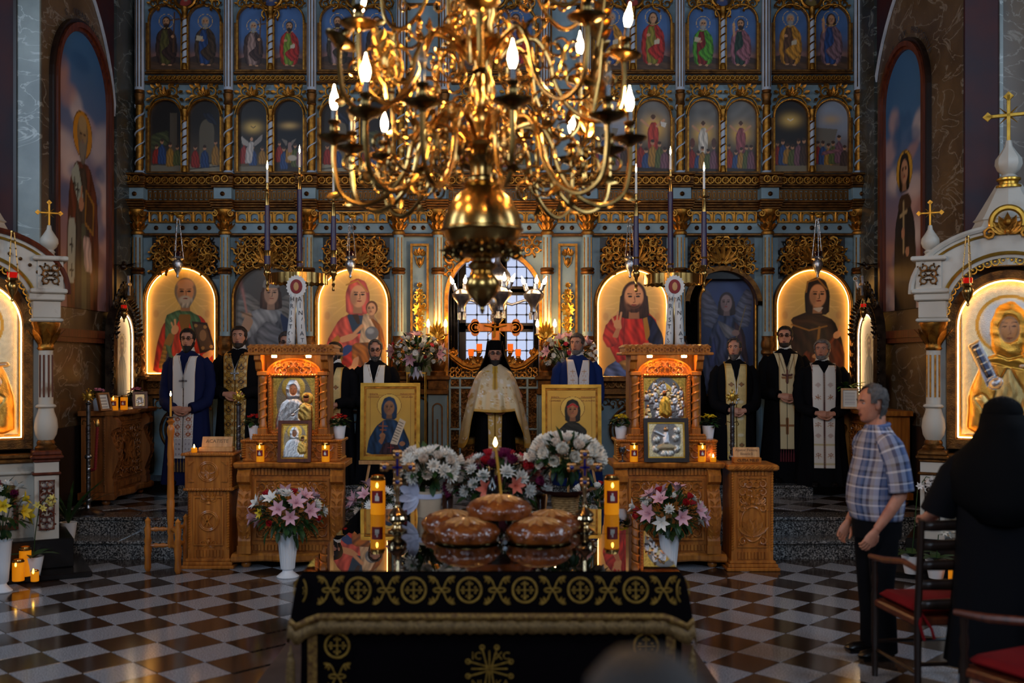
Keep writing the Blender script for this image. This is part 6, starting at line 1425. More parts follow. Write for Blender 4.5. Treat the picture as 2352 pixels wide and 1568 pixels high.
def easel(label,px,pyb,Ye,w,h,tilt,fn,txt):
    z = Z(pyb,Ye)
    t = thing('easel_icon',label,'icon',(X(px,Ye),Ye,z));t.rotation_euler = (-tilt,0,0);fw = .035
    G().band([(-w/2,0),(-w/2,h),(w/2,h),(w/2,0),(-w/2,0)],[(-w/2+fw,fw),(-w/2+fw,h-fw),(w/2-fw,h-fw),(w/2-fw,fw),(-w/2+fw,fw)],-.025,.02).obj('frame','gold_leaf',t,False)
    G().band([(-w/2+fw,fw),(-w/2+fw,h-fw),(w/2-fw,h-fw),(w/2-fw,fw),(-w/2+fw,fw)],[(-w/2+fw+.02,fw+.02),(-w/2+fw+.02,h-fw-.02),(w/2-fw-.02,h-fw-.02),(w/2-fw-.02,fw+.02),(-w/2+fw+.02,fw+.02)],-.012,.018).obj('inner_bevel','gold',t,False)
    paint_grid('painted_panel',t,-w/2+fw,w/2-fw,fw,h-fw,.0,fn,88,112,False,m='gilt_paint',thick=.015)
    for s,x_,zz in txt: text_mesh('lettering',s,.023,'label_red',t,(x_,-.002,zz))
    e = thing('easel_stand','pale easel holding '+label.replace('gold panel icon of ',''),'easel',(X(px,Ye),Ye+.02,.341 if Ye < STEP3 else .46));zb = z-e.location.z
    for s_ in (-1,1): G().tube([(s_*(w/2-.02),-.12,0),(s_*.1,.12,zb+h*.8)],.014,6).obj('front_leg','oak_pale',e)
    G().tube([(0,.5,0),(0,.14,zb+h*.8)],.014,6).obj('rear_leg','oak_pale',e);G().box(-w/2-.01,w/2+.01,-.055,.0,zb-.04,zb-.003).obj('ledge','oak_pale',e,False)
    return t
easel('gold panel icon of a blue veiled saint with scroll and cross',896,1056,9.95,.585,.755,.06,easel_blue,(('SF\u00c2NTA',-.165,.645),('CUVIOASA',-.165,.617),('PARASCHEVA',.165,.645),('DE LA IA\u0218I',.165,.617)))
easel('gold panel icon of a brown robed saint in dark hood',1313,1062,9.95,.585,.765,.06,easel_brown,(('SF\u00c2NTA',-.16,.64),('CUVIOAS\u0102',-.16,.605),('PARASCHEVA',.165,.64),('DE LA ROMA',.165,.605)))
# ---------------------------------------------------------------- three branched candle stands with ribbon
def trikirion(label,cx,Yt,ring_y,cands,rib_x):
    zr = Z(ring_y,Yt);t = thing('candelabrum',label,'candle stand',(X(cx,Yt),Yt,.341));z0 = .341;zr -= z0;k = Yt/FPX
    G().lathe([(.17,0),(.17,.02),(.1,.05),(.04,.08),(.022,.12)],n=18).obj('foot','brass',t)
    G().lathe([(.022,.1),(.022,zr-.5),(.06,zr-.42),(.05,zr-.3),(.028,zr-.2),(.02,zr+.02)],n=14).obj('stem','brass',t)
    Rg = 66*k;n = 54;g = G();vs = []
    for zz in range(4):
        for i in range(n):
            a = 2*PI*i/n;sc_ = Rg+.006*math.cos(i*PI/1.5);vs.append((sc_*math.cos(a),sc_*math.sin(a),zr+(-.045-.012*(i % 2) if zz == 0 else .045 if zz == 1 else .045 if zz == 2 else -.045-.012*(i % 2)) if zz in (0,1) else zr+(.045 if zz == 2 else -.045)))
    for j in range(2):
        for i in range(n):
            q = j*2*n+i;x_,y_,z_ = vs[q]
    for i in range(2*n,4*n): x_,y_,z_ = vs[i];f = (Rg-.006)/math.hypot(x_,y_);vs[i] = (x_*f,y_*f,z_)
    fs = [(j*n+i,j*n+(i+1) % n,((j+1) % 4)*n+(i+1) % n,((j+1) % 4)*n+i) for j in range(4) for i in range(n)]
    g.add(vs,fs);g.obj('crown_ring','brass',t)
    g = G()
    for a in (.3,.3+2*PI/3,.3+4*PI/3): g.tube([(0,0,zr-.02),(Rg*math.cos(a),Rg*math.sin(a),zr-.0)],.012,6)
    g.obj('spokes','brass',t)
    for i,(px,bot,top,tip) in enumerate(cands):
        dx = (px-cx)*k;dy = math.sqrt(max(0,Rg*Rg-dx*dx))*(1 if i == 1 else -1)*.98;lean = (px-cx)*-.0
        kk = (Yt+dy)/FPX;dx = X(px,Yt+dy)-t.location.x
        zb,zt_,zf = Z(bot,Yt+dy)-z0,Z(top,Yt+dy)-z0,Z(tip,Yt+dy)-z0;zc = zr+.04
        g = G();g.lathe([(.012,zc-.16),(.016,zc-.14),(.01,zc-.12),(.018,zc-.1),(.01,zc-.08),(.014,zc-.05),(.02,zc-.02),(.034,zc),(.036,zc+.03),(.024,zc+.05),(.038,zc+.08),(.03,zc+.1),(.03,zb-.02),(.036,zb)] if zb-.02 > zc+.1 else [(.012,zc-.16),(.016,zc-.14),(.01,zc-.12),(.018,zc-.1),(.01,zc-.08),(.034,zc),(.024,zc+.05),(.038,zc+.08),(.03,zc+.1)],(dx,dy,0),12);c_ = g.obj('candle_socket','brass',t)
        zt2 = zt_-.175
        g = G();g.lathe([(.031,zc+.1),(.024,zt2)],(dx,dy,0),12);g.obj('tall_candle','wax_blue',t)
        g = G();g.lathe([(.024,zt2),(.019,zt2+.1),(.015,zt2+.11),(.014,zt2+.13),(.05,zt2+.14),(.052,zt2+.15),(.016,zt2+.155),(.018,zt2+.17),(.013,zt2+.19),(.016,zt2+.215),(.012,zt2+.22)],(dx,dy,0),12);g.obj('candle_cap','brass',t)
        g = G();g.lathe([(.012,zt2+.21),(.0115,zf-.05),(0,zf-.05)],(dx,dy,0),8);g.obj('white_candle','wax_white',t)
        G().lathe([(.001,zf-.05),(.009,zf-.03),(.010,zf-.015),(.001,zf+.04)],(dx,dy,0),8).obj('flame','flame_big',t)
    # white ribbon with lettering
    r = thing('lettered_ribbon','white ribbon lettered HRISTOS A INVIAT above '+('left' if cx < 1138 else 'right')+' lectern','ribbon',(X(rib_x,Yt-.3),Yt-.3,Z(640,Yt-.3)));kr = (Yt-.3)/FPX
    g = G();n = 20;vs = [(0,0,0)]
    for i in range(n*2): q = (24 if i % 2 else 21)*kr;a = 2*PI*i/(2*n);vs.append((q*math.cos(a),-.01,q*math.sin(a)*1.15-18*kr))
    vs = vs[1:];m_ = len(vs);g.add(vs+[(x_,.0,z_) for x_,y_,z_ in vs],[tuple(range(m_)),tuple(range(2*m_-1,m_-1,-1))]+[(i,i+m_,(i+1) % m_+m_,(i+1) % m_) for i in range(m_)]);g.obj('rosette_frill','white_cloth',r,False)
    g = G();g.lathe([(14*kr,0),(13*kr,.006),(0,.008)],n=18);g.v = [(a,-.012-c,b*1.2-18*kr) for a,b,c in g.v];ro = g.obj('rosette_picture','label_red',r)
    g = G();g.ball((0,-.022,-18*kr),(6*kr,.004,10*kr),8,6);g.obj('rosette_figure','oak_pale',ro)
    for s_,word in ((-1,'HRISTOS'),(1,'A\u00ceNVIAT')):
        g = G();vs = [];n = 14
        for i in range(n+1):
            f = i/n;zz = -(34+118*f)*kr;wob = .012*math.sin(f*7+s_)
            xa,xb = (-14-9*f,-1-3*f) if s_ < 0 else (-1+3*f,14+9*f)
            vs += [(xa*kr,wob,zz),((xa+xb)/2*kr,wob-.012,zz),(xb*kr,wob,zz)]
        g.add(vs,[q for i in range(n) for q in ((3*i,3*i+1,3*i+4,3*i+3),(3*i+1,3*i+2,3*i+5,3*i+4))]);tl = g.obj('ribbon_tail','white_cloth',r);so = tl.modifiers.new('thickness','SOLIDIFY');so.thickness = .003
        g = G();xa,xb = (-23,-4) if s_ < 0 else (2,23)
        for i in range(10): g.tube([((xa+(xb-xa)*(i+.5)/10)*kr,0,-152*kr),((xa+(xb-xa)*(i+.5)/10)*kr,0,-157*kr)],.004,4)
        g.obj('tail_fringe','fringe',tl)
        for j,ch in enumerate(word):
            f = (j+.6)/len(word);text_mesh('letter',ch,.058,'ink',r,(s_*(8+7*f)*kr,-.022,-(38+110*f)*kr))
    return t
trikirion('tall brass candelabrum with three blue candles above left lectern',686,9.85,640,[(614,575,430,378),(688,600,395,342),(766,575,455,385)],681)
trikirion('tall brass candelabrum with three blue candles above right lectern',1545,9.85,642,[(1461,590,455,385),(1540,605,400,345),(1617,590,445,382)],1549)

mat('glass_amber2',(70,34,14),0.08,0,trans=0.5)
mat('silver_gilt',(206,180,140),0.16,1.0);mat('gold_rose',(196,138,84),0.3,1.0)
# ---------------------------------------------------------------- foreground table with cloths, glass and offerings
TX,YF,YB,ZT,HW = -.018,4.75,6.756,.812,.885
mat('glass_pane',(235,235,235),0.0,0,trans=1.0,ior=1.5)
t = thing('offering_table','long wooden table hidden under black velvet cloths','table',(TX,YF,0))
G().box(-HW+.01,HW-.01,.01,YB-YF-.01,ZT-.05,ZT-.006).obj('table_top','oak_dark',t,False)
lg = G().box(-.035,.035,-.035,.035,0,ZT-.05).mesh('leg','oak_dark',False)
for x_ in (-HW+.08,HW-.08):
    for y_ in (.1,YB-YF-.1): place(lg,'leg',t,(x_,y_,.013))
def medallion(r=.056):
    g = G()
    g.tube([(r*math.cos(q),0,r*math.sin(q)) for q in [2*PI*i/28 for i in range(28)]],.0058,5,closed=True,flat=.4)
    g.tube([(0,0,-r*.74),(0,0,-r*.5),(0,0,r*.5),(0,0,r*.74)],[.008,.004,.004,.008],5,flat=.5);g.tube([(-r*.74,0,0),(-r*.5,0,0),(r*.5,0,0),(r*.74,0,0)],[.006,.003,.003,.006],5,flat=.5)
    for q in range(8): a = PI/8+q*PI/4;g.ball((r*.55*math.cos(a),0,r*.55*math.sin(a)),(.006,.003,.006),6,4)
    return g.mesh('embroidered_medallion','embroidery')
def foliate():
    g = G()
    for sx in (-1,1):
        for sz in (-1,1):
            g.tube([(sx*p[0],0,sz*p[1]) for p in ((.004,.004),(.014,.02),(.022,.04),(.036,.056),(.052,.06),(.06,.052))],[.003,.004,.004,.005,.004,.002],5,flat=.5)
            g.leaf((sx*.036,0,sz*.056),(sx,0,sz*.25),.03,.007,up=(0,-1,0),n=2);g.leaf((sx*.034,0,sz*.05),(sx*.4,0,-sz),.024,.006,up=(0,-1,0),n=2);g.leaf((sx*.04,0,sz*.058),(sx*.5,0,-sz*.6),.03,.006,up=(0,-1,0),n=2)
        g.tube([(sx*(.018+.02*math.cos(q)),0,.009*math.sin(q)) for q in [2*PI*i/12 for i in range(12)]],.004,5,closed=True,flat=.5)
    return g.mesh('embroidered_foliage','embroidery')
EM,EF = medallion(),foliate()
# long under cloth to the floor
u = thing('under_cloth','black velvet table cloth hanging to the floor with gold cross','tablecloth',(TX,YF,0))
g = G();n = 60;L = YB-YF;vs = []
def perim(s_,e,amp):
    """rounded rectangle around the table, s in 0..1"""
    w,l = HW+e,L/2+e;P = 4*(w+l);d = s_*P
    if d < 2*w: p = (-w+d,-l,(0,-1))
    elif d < 2*w+2*l: p = (w,-l+d-2*w,(1,0))
    elif d < 4*w+2*l: p = (w-(d-2*w-2*l),l,(0,1))
    else: p = (-w,l-(d-4*w-2*l),(-1,0))
    f = amp*math.sin(d*22)
    return p[0]+p[2][0]*f,p[1]+p[2][1]*f
n = 160
for z_,e,am in ((ZT-.004,.0,0),(ZT-.03,.004,0),(.4,.006,.003),(.015,.012,.008)):
    for i in range(n): x_,y_ = perim(i/n,e,am);vs.append((x_,y_+L/2,z_))
g.rings(vs,n,4,True,False);g.add([(-HW,0,ZT-.004),(HW,0,ZT-.004),(HW,L,ZT-.004),(-HW,L,ZT-.004)],[(0,1,2,3)]);g.obj('cloth','velvet',u)
yl = -.022
for s_ in (-1,1):
    g = G();g.box(s_*(HW-.05)-.022,s_*(HW-.05)+.022,yl-.004,yl+.01,.02,ZT-.2);g.obj('edge_braid','braid',u,False)
    place(EM,'embroidered_medallion',u,(s_*(HW-.165),yl,.478));place(EF,'embroidered_foliage',u,(s_*(HW-.165),yl,.335));place(EM,'embroidered_medallion',u,(s_*(HW-.165),yl,.2))
g = G();zc = .37;xc = -.01
for a in (90,0,180,270):
    q = math.radians(a);d = Vector((math.cos(q),0,math.sin(q)));s2 = Vector((-d.z,0,d.x));c0 = Vector((xc,yl,zc));Lc = .1 if a != 270 else .16
    for s_ in (-1,1): g.tube([c0+s2*s_*.008,c0+d*Lc*.8+s2*s_*.03,c0+d*Lc+s2*s_*.034],.004,5,flat=.5);e_ = c0+d*Lc+s2*s_*.034;g.tube([e_+Vector((.01*math.cos(w),0,.01*math.sin(w))) for w in [2*PI*i/10 for i in range(10)]],.004,5,closed=True,flat=.5)
    g.tube([c0,c0+d*Lc*.85],.004,5,flat=.5)
g.tube([(xc+.014*math.cos(w),yl,zc+.014*math.sin(w)) for w in [2*PI*i/12 for i in range(12)]],.004,5,closed=True);g.obj('embroidered_cross','embroidery',u)
for s,dx,dz in (('IC',-.06,.06),('XC',.06,.06),('NI',-.06,-.07),('KA',.06,-.07)): text_mesh('embroidered_letters',s,.05,'embroidery',u,(xc+dx,yl-.002,zc+dz))
# overlay cloth with fringed drop and draped corners
ov = thing('overlay_cloth','black velvet overlay with gold medallion border, fringe and corner tassels','tablecloth',(TX,YF,ZT))
g = G();n = 200;vs = []
def drop(s_):
    x_,y_ = perim(s_,.012,0);cx_ = min(HW-abs(x_),0)
    return x_,y_
ring = []
rows = [(0.0,.002),(-.012,.014),(-.07,.022),(-.14,.03),(-.2,.036)]
for z_,e in rows:
    for i in range(n):
        x_,y_ = perim(i/n,e,.0);k = math.exp(-((abs(x_)-HW)**2+(abs(y_)-L/2)**2)/.0018)   # corners hang lower and flare outwards
        f = 1+k*.06*(-z_/.2);vs.append((x_*f,y_*(1+k*.03*(-z_/.2))+L/2,z_*(1+k*.55)))
g.rings(vs,n,len(rows),True,False);g.add([(-HW,0,.0),(HW,0,.0),(HW,L,.0),(-HW,L,.0)],[(0,1,2,3)]);g.obj('cloth','velvet',ov)
def strip(z0,z1,e,m,nm,wob=0.0,fr=False):
    g = G();vs = [];N = 400 if fr else 200
    for z_,e_ in ((z0,e),(z1,e+.004)):
        for i in range(N):
            x_,y_ = perim(i/N,e_+(.004*math.sin(i*2.1)+.003*math.sin(i*.9) if fr else 0),.0);k = math.exp(-((abs(x_)-HW)**2+(abs(y_)-L/2)**2)/.0018)
            f = 1+k*.06*(-z_/.2);vs.append((x_*f,y_*(1+k*.03*(-z_/.2))+L/2,z_*(1+k*.55)+(.006*math.sin(i*3.7) if fr and z_ == z1 else 0)))
    g.rings(vs,N,2,True,False);o = g.obj(nm,m,ov);so = o.modifiers.new('thickness','SOLIDIFY');so.thickness = .004;return o
strip(-.178,-.214,.038,'braid','gold_braid');tag(strip(-.212,-.272,.04,'fringe','fringe',fr=True),kind='stuff')
k = 0
for i in range(7):
    xm = -.76+.2585*i-.0
    if i < 7: place(EF,'embroidered_foliage',ov,(xm+.01,-.026,-.074),(-.12,0,0))
    if i < 6: place(EM,'embroidered_medallion',ov,(xm+.139,-.026,-.074),(-.12,0,0))
for s_ in (-1,1):
    place(EM,'embroidered_medallion',ov,(s_*(HW+.01),-.008,-.08),(-.12,s_*.1,s_*.75),(.85,1,1))
    tt = G();tt.lathe([(.004,0),(.006,-.03),(.014,-.04),(.012,-.055),(.018,-.065),(.02,-.075),(.024,-.2),(.0,-.2)],(s_*(HW+.05),-.03,-.33),12);tt.obj('corner_tassel','fringe',ov)
    for yy in (.35,.75,1.2,1.6): place(EM,'embroidered_medallion',ov,(s_*(HW+.026),yy,-.074),(0,0,s_*PI/2))
# glass sheets
for y0,y1,lb in ((YF+.0,5.775,'clear glass sheet over the front half of the black cloth'),(5.78,YB,'clear glass sheet over the rear half of the black cloth')):
    o = thing('glass_sheet',lb,'glass sheet',(TX,y0,ZT+.001));G().cbox(-HW,HW,0,y1-y0,.001,.009,.002).obj('pane','glass_pane',o,False)
ZG = ZT+.0105
def at(px,py): Yq = (CZ-ZG)*FPX/(py-HY);return X(px,Yq),Yq
# glazed braided loaves
def loaf(label,x,y,z,r,seed):
    t = thing('festive_loaf',label,'bread',(x,y,z));R = random.Random(seed)
    g = G();nu,nv = 40,12;vs = []
    for j in range(nv+1):
        tq = j/nv;rr = r*math.cos(tq*PI/2)**.5 if tq < 1 else 0;zz = .018+.085*math.sin(tq*PI/2)**.8 if j else 0.0
        rr = r*.9 if j == 0 else rr
        for i in range(nu):
            a = 2*PI*i/nu;f = 1+.035*math.cos(a*11+seed)*(1-tq)+.02*math.sin(a*5+tq*9);vs.append((rr*f*math.cos(a),rr*f*math.sin(a),zz+.012*math.cos(a*9+tq*14)*(1-tq)*tq*2))
    g.rings(vs,nu,nv+1);g.obj('crust','bread',t)
    g = G()
    for q in range(6):
        a = q*PI/3+.3
        for s_ in (-.25,.25): g.tube([(r*f*math.cos(a+s_*math.sin(f*3)),r*f*math.sin(a+s_*math.sin(f*3)),.104-.05*f*f) for f in (.08,.22,.4,.58,.72)],[.018,.02,.022,.02,.012],6)
    for q in range(4): a = q*PI/2;g.tube([(0,0,.11),(r*.3*math.cos(a),r*.3*math.sin(a),.107)],[.016,.014],6)
    g.ball((0,0,.106),(.03,.03,.016),8,5);g.obj('braided_cross','bread_top',t)
    g = G()
    for q in range(18): a = 2*PI*q/18;g.ball((r*.86*math.cos(a),r*.86*math.sin(a),.045),(.03,.03,.024),7,5)
    g.obj('edge_plait','bread',t)
    return t
def tray(x,y,r,lb):
    t = thing('round_tray',lb,'tray',(x,y,ZG));G().lathe([(r*.96,0),(r,.004),(r*1.01,.01),(r*.97,.009),(0,.006)],n=40).obj('plate','brass_dark',t)
xa,ya = at(1071,1250);xb,yb = at(1240,1250);
tray(xa,ya+.09,.175,'dark round tray under the left front loaf');tray(xb,ya+.09,.175,'dark round tray under the right front loaf')
loaf('glazed braided loaf at left front of the pile, on a dark tray',xa,ya+.09,ZG+.011,.178,1);loaf('glazed braided loaf at right front of the pile, on a dark tray',xb,ya+.09,ZG+.011,.178,2)
loaf('glazed loaf behind the left front loaf, by the wrapped vase',X(1036,5.88),5.88,ZG,.17,3);loaf('glazed loaf behind the right front loaf, by the basket',X(1266,5.88),5.88,ZG,.17,4)
TL = loaf('topmost glazed loaf of the pile with a candle stuck in it',X(1146,5.65),5.65,ZG+.118,.18,5)
t = thing('beeswax_taper','thin lit beeswax taper leaning out of the top loaf','candle',(X(1152,5.65),5.65,ZG+.215))
G().tube([(0,0,0),(-.012,0,.12),(-.034,0,.29)],.0075,8).obj('taper','wax_bees',t);G().lathe([(.001,0),(.009,.01),(.011,.02),(.001,.05)],(-.0345,0,.292),8).obj('flame','flame',t)
# tall amber candles
for px,lb in ((868,'tall amber glass candle on the table beside the wrapped vase'),(1405,'tall amber glass candle on the table beside the basket')):
    x_,y_ = at(px,1180);jar_candle(lb,x_,y_,ZG,.25,.047)
# standing crosses with blue stones
def hand_cross(label,px,pyb):
    x_,y_ = at(px,pyb);t = thing('standing_cross',label,'cross',(x_,y_,ZG))
    G().lathe([(.055,0),(.058,.008),(.03,.02),(.022,.035),(.05,.06),(.056,.075),(.05,.09),(.056,.1),(.045,.115),(.02,.135),(.012,.15),(.016,.165),(.01,.18),(.013,.24),(.009,.26)],n=18).obj('pedestal','silver_gilt',t)
    g = G();zc = .37
    for (a,b),(c,d) in (((0,.25),(0,.44)),((-.07,zc),(.07,zc))): g.cbox(min(a,c)-.013,max(a,c)+.013,-.008,.008,min(b,d)-.013,max(b,d)+.013,.003)
    for a,b in ((0,.445),(-.075,zc),(.075,zc),(0,.285)):
        for q in range(4): w = q*PI/2+PI/4;g.ball((a+.016*math.cos(w),0,b+.016*math.sin(w)),(.017,.008,.017),8,5)
    for q in range(4): w = PI/4+q*PI/2;g.tube([(0,0,zc),(.04*math.cos(w),0,zc+.04*math.sin(w))],[.006,.002],5)
    g.obj('cross','gold_rose',t)
    gm = G().ball((0,0,0),(.013,.007,.013),8,6).mesh('blue_stone','gem_blue')
    for a,b in ((0,.445),(-.075,zc),(.075,zc),(0,.285)): place(gm,'blue_stone',t,(a,-.008,b))
    g = G();g.cbox(-.006,.006,-.013,-.006,zc-.05,zc+.05,.002);g.cbox(-.03,.03,-.013,-.006,zc-.006,zc+.006,.002);g.obj('enamel_cross','gem_blue',t,False)
hand_cross('gilt standing cross with blue stones beside the wrapped vase of white flowers',913,1220);hand_cross('gilt standing cross with blue stones in front of the basket',1343,1220)
# bottle, tumblers, device, pen
t = thing('wine_bottle','dark wine bottle with pale label behind the loaves','bottle',(X(1131,6.25),6.25,ZG))
G().lathe([(.036,0),(.038,.004),(.038,.18),(.03,.215),(.015,.24),(.0135,.3),(.016,.302),(.016,.315),(0,.315)],n=18).obj('glass_body','bottle',t);G().lathe([(.0388,.06),(.0388,.15)],n=18,cap=False).obj('label','paper',t)
for px,py,m,lb in ((1028,1178,'tumbler','pinkish brown glass tumbler beside the wrapped vase'),(1241,1176,'glass_amber2','dark amber drinking glass between bouquet and basket')):
    x_,y_ = at(px,py);t = thing('tumbler',lb,'glass',(x_,y_,ZG));G().lathe([(.03,0),(.031,.004),(.038,.115),(.035,.115),(.029,.01),(0,.01)],n=16).obj('cup',m,t)
x_,y_ = at(932,1184);t = thing('radio_device','small black device with a red light beside the wrapped vase','device',(x_,y_,ZG));G().cbox(-.03,.03,-.02,.02,0,.1,.006).obj('case','bottle',t,False);G().ball((.0,-.02,.09),.006,6,4).obj('light','glass_red',t);G().box(-.012,.012,-.022,-.019,.03,.05).obj('display','label_red',t,False)
x_,y_ = at(1160,1250);t = thing('pocket_torch','small black torch lying between the front loaves','torch',(x_,y_,ZG+.016));G().tube([(0,-.02,0),(0,.06,0),(.0,.062,0),(0,.14,0)],[.013,.013,.016,.016],10).obj('barrel','bottle',t);G().tube([(0,-.026,0),(0,-.02,0)],.0115,10).obj('lens','steel',t)

mat('glass_dark_red',(40,8,16),0.1,0,spec=0.7)
mat('bulb_sconce',(255,206,140),emit=260,ecol=(255,190,110))
mat('bulb_small',(255,214,170),emit=160,ecol=(255,206,150))
# ---------------------------------------------------------------- great brass chandelier
CX,CY = -.065,5.0
def cz(py): return Z(py,CY)
KC = CY/FPX
ch = thing('brass_chandelier','large brass chandelier with scrolled branches and candle bulbs over the table','chandelier',(CX,CY,cz(722)))
OC = (0,0,cz(722))
def LZ(py): return cz(py)-cz(722)
pr = [(2,722),(6,712),(5,706),(11,700),(20,690),(36,672),(40,655),(36,640),(25,628),(22,622),(30,616),(34,608),(22,600),(22,592)]
G().lathe([(r*KC,LZ(y)) for r,y in pr],n=28).obj('bottom_finial','brass',ch)
pr = [(24,594),(50,588),(74,566),(86,546),(91,530)]
G().lathe([(r*KC,LZ(y)) for r,y in pr],n=36).obj('lower_bowl','brass',ch)
G().lathe([(r*KC,LZ(y)) for r,y in [(91,533),(95,530),(95,526),(91,523),(90,510),(82,482),(66,456),(48,438),(40,430),(50,424),(40,418)]],n=36).obj('upper_bowl','brass',ch)
pr = [(40,420),(40,412),(30,405),(28,390),(30,372),(34,366),(36,360),(60,352),(78,346),(80,338),(62,334),(34,330),(28,322),(26,310),(34,290),(36,270),(28,256),(24,246),(28,226),(32,210),(28,190),(22,176),(20,150),(26,128),(30,118),(44,110),(58,102),(60,94),(46,88),(30,82),(26,60),(34,40),(34,10),(24,-20),(22,-60),(34,-80),(34,-100),(14,-110),(10,-300),(10,-700)]
G().lathe([(r*KC,LZ(y)) for r,y in pr],n=28).obj('central_stem','brass',ch)
g = G()
for q in range(8):
    a = q*PI/4;
    g.tube([(78*KC*math.cos(a)+p[0]*math.cos(a),78*KC*math.sin(a)+p[0]*math.sin(a),LZ(582)+p[2]) for p in spiral((0,0,0),.035,.008,PI/2,1.3,12)],.009,6)
    for s_ in (-1,0,1): g.leaf((70*KC*math.cos(a+s_*.2),70*KC*math.sin(a+s_*.2),LZ(588)),(math.cos(a+s_*.2),math.sin(a+s_*.2),.9),.07,.016,up=(math.cos(a),math.sin(a),0),n=3,bend=-.3)
    g.ball((88*KC*math.cos(a+.39),88*KC*math.sin(a+.39),LZ(575)),.015,7,5)
g.obj('bowl_foliage','brass_dark',ch)
def smooth_path(P,n=5):
    """Catmull-Rom through 2D points"""
    out = []
    for i in range(len(P)-1):
        p0,p1,p2,p3 = P[max(i-1,0)],P[i],P[i+1],P[min(i+2,len(P)-1)]
        for k in range(n):
            t = k/n;out.append(tuple(.5*((2*p1[j])+(-p0[j]+p2[j])*t+(2*p0[j]-5*p1[j]+4*p2[j]-p3[j])*t*t+(-p0[j]+3*p1[j]-3*p2[j]+p3[j])*t**3) for j in range(2)))
    out.append(P[-1]);return out
def arm_mesh(R,s,flip=1):
    """branch in the local xz plane, root at the stem (x=.1), candle pan at x=R z=0"""
    g = G();t3 = lambda P: [(x,0,z) for x,z in P]
    m = smooth_path([(.08,-.02),(.16,.06),(.26,.08),(.33,-.02),(.36,-.14),(.44,-.26),(.56,-.32),(.67,-.26),(R,-.12),(R,-.02)])
    n = len(m);g.tube(t3(m),[.013*s]*n,7)
    for c,r0,a0,tn in (((.2,-.08),.1,1.2,1.35),((.47,-.12),.1,-1.9,1.4),((.3,-.22),.06,.6,1.3),((.62,-.12),.06,3.6,-1.3),((.38,.06),.07,2.8,1.2),((.14,.14),.06,-.8,1.3),((.54,-.2),.045,2.0,-1.2)):
        p = spiral((c[0],0,c[1]),r0,r0*.2,a0,tn*flip,16);g.tube(p,[.0085*s*(1-.03*k) for k in range(17)],6);g.ball(p[-1],.013*s,6,5)
    for x,z,dx,dz in ((.3,.05,.6,1),(.44,-.26,-.3,-1),(.67,-.26,1,-.4),(.2,.08,-.4,1)):
        g.leaf((x,0,z),(dx,.15,dz),.075,.02,up=(0,-1,0),n=3,bend=.3);g.leaf((x,0,z),(dx*.6,-.3,dz),.06,.018,up=(0,1,0),n=3,bend=.3)
    g.lathe([(.012,-.03),(.022,-.015),(.03,-.01)],(R,0,0),12)
    return g.mesh('branch','brass')
AM = arm_mesh(.70,1.0)
PAN = G().lathe([(.012,-.02),(.03,-.012),(.062,0),(.085,.012),(.088,.018),(.08,.016),(.03,.01),(.014,.02),(.022,.035),(.024,.06),(.018,.075),(.028,.085),(.03,.095),(.02,.1),(0,.1)],n=20).mesh('drip_pan','brass_dark')
SLV = G().lathe([(.014,.1),(.014,.15),(0,.15)],n=10).mesh('candle_sleeve','bottle')
BLB = G().lathe([(.009,.15),(.017,.17),(.021,.19),(.018,.215),(.009,.24),(.004,.262),(.001,.275)],n=12)
BON,BOF = BLB.mesh('bulb','bulb'),BLB.mesh('bulb','bulb_off')
LEAF = G();
for k in range(9): LEAF.leaf((0,0,.03*k),(.5*(-1)**k,.1,1),.13-.008*k,.022,up=(0,-1,0),n=4,bend=.2)
LEAF.tube([(0,0,-.05),(.01,0,.12),(0,0,.3)],[.01,.008,.003],6);LEAF = LEAF.mesh('upright_leaf','brass')
def branch(ang,z,lit,R=.70,tilt=0.0):
    a = math.radians(ang);o = place(AM,'branch',ch,(0,0,z),(0,0,a),(R/.70,1,1))
    p = place(PAN,'drip_pan',o,(.70,0,0),(0,tilt,0),(.70/R,1,1));
    place(SLV,'candle_sleeve',o,(.70,0,0),(0,tilt,0),(.70/R,1,1));place(BON if lit else BOF,'bulb',o,(.70,0,0),(0,tilt,0),(.70/R,1,1))
zl = cz(322)-cz(722);zu = cz(128)-cz(722)
for a,l in ((180,1),(2,1),(225,1),(281,1),(138,1),(48,1),(24,1),(160,0),(322,0),(250,0),(95,0)): branch(a,zl,l,.73 if a in (180,2) else .72)
for a,l,tl in ((218,0,0),(2,1,.12),(135,1,0),(42,1,0),(196,1,-.5),(92,0,0),(270,0,0),(312,0,0)): branch(a,zu,l,.70,tl)
for a in (20,110,160,250,335): branch(a,zu+.5,a in (20,160),.55)
for a,z,r in ((352,zu+.02,.56),(30,zl+.08,.62),(205,zl+.2,.5),(150,zu-.08,.5),(330,zl+.1,.6),(262,zu-.1,.4)): place(LEAF,'upright_leaf',ch,(r*math.cos(math.radians(a)),r*math.sin(math.radians(a)),z),(0,.15,math.radians(a)))
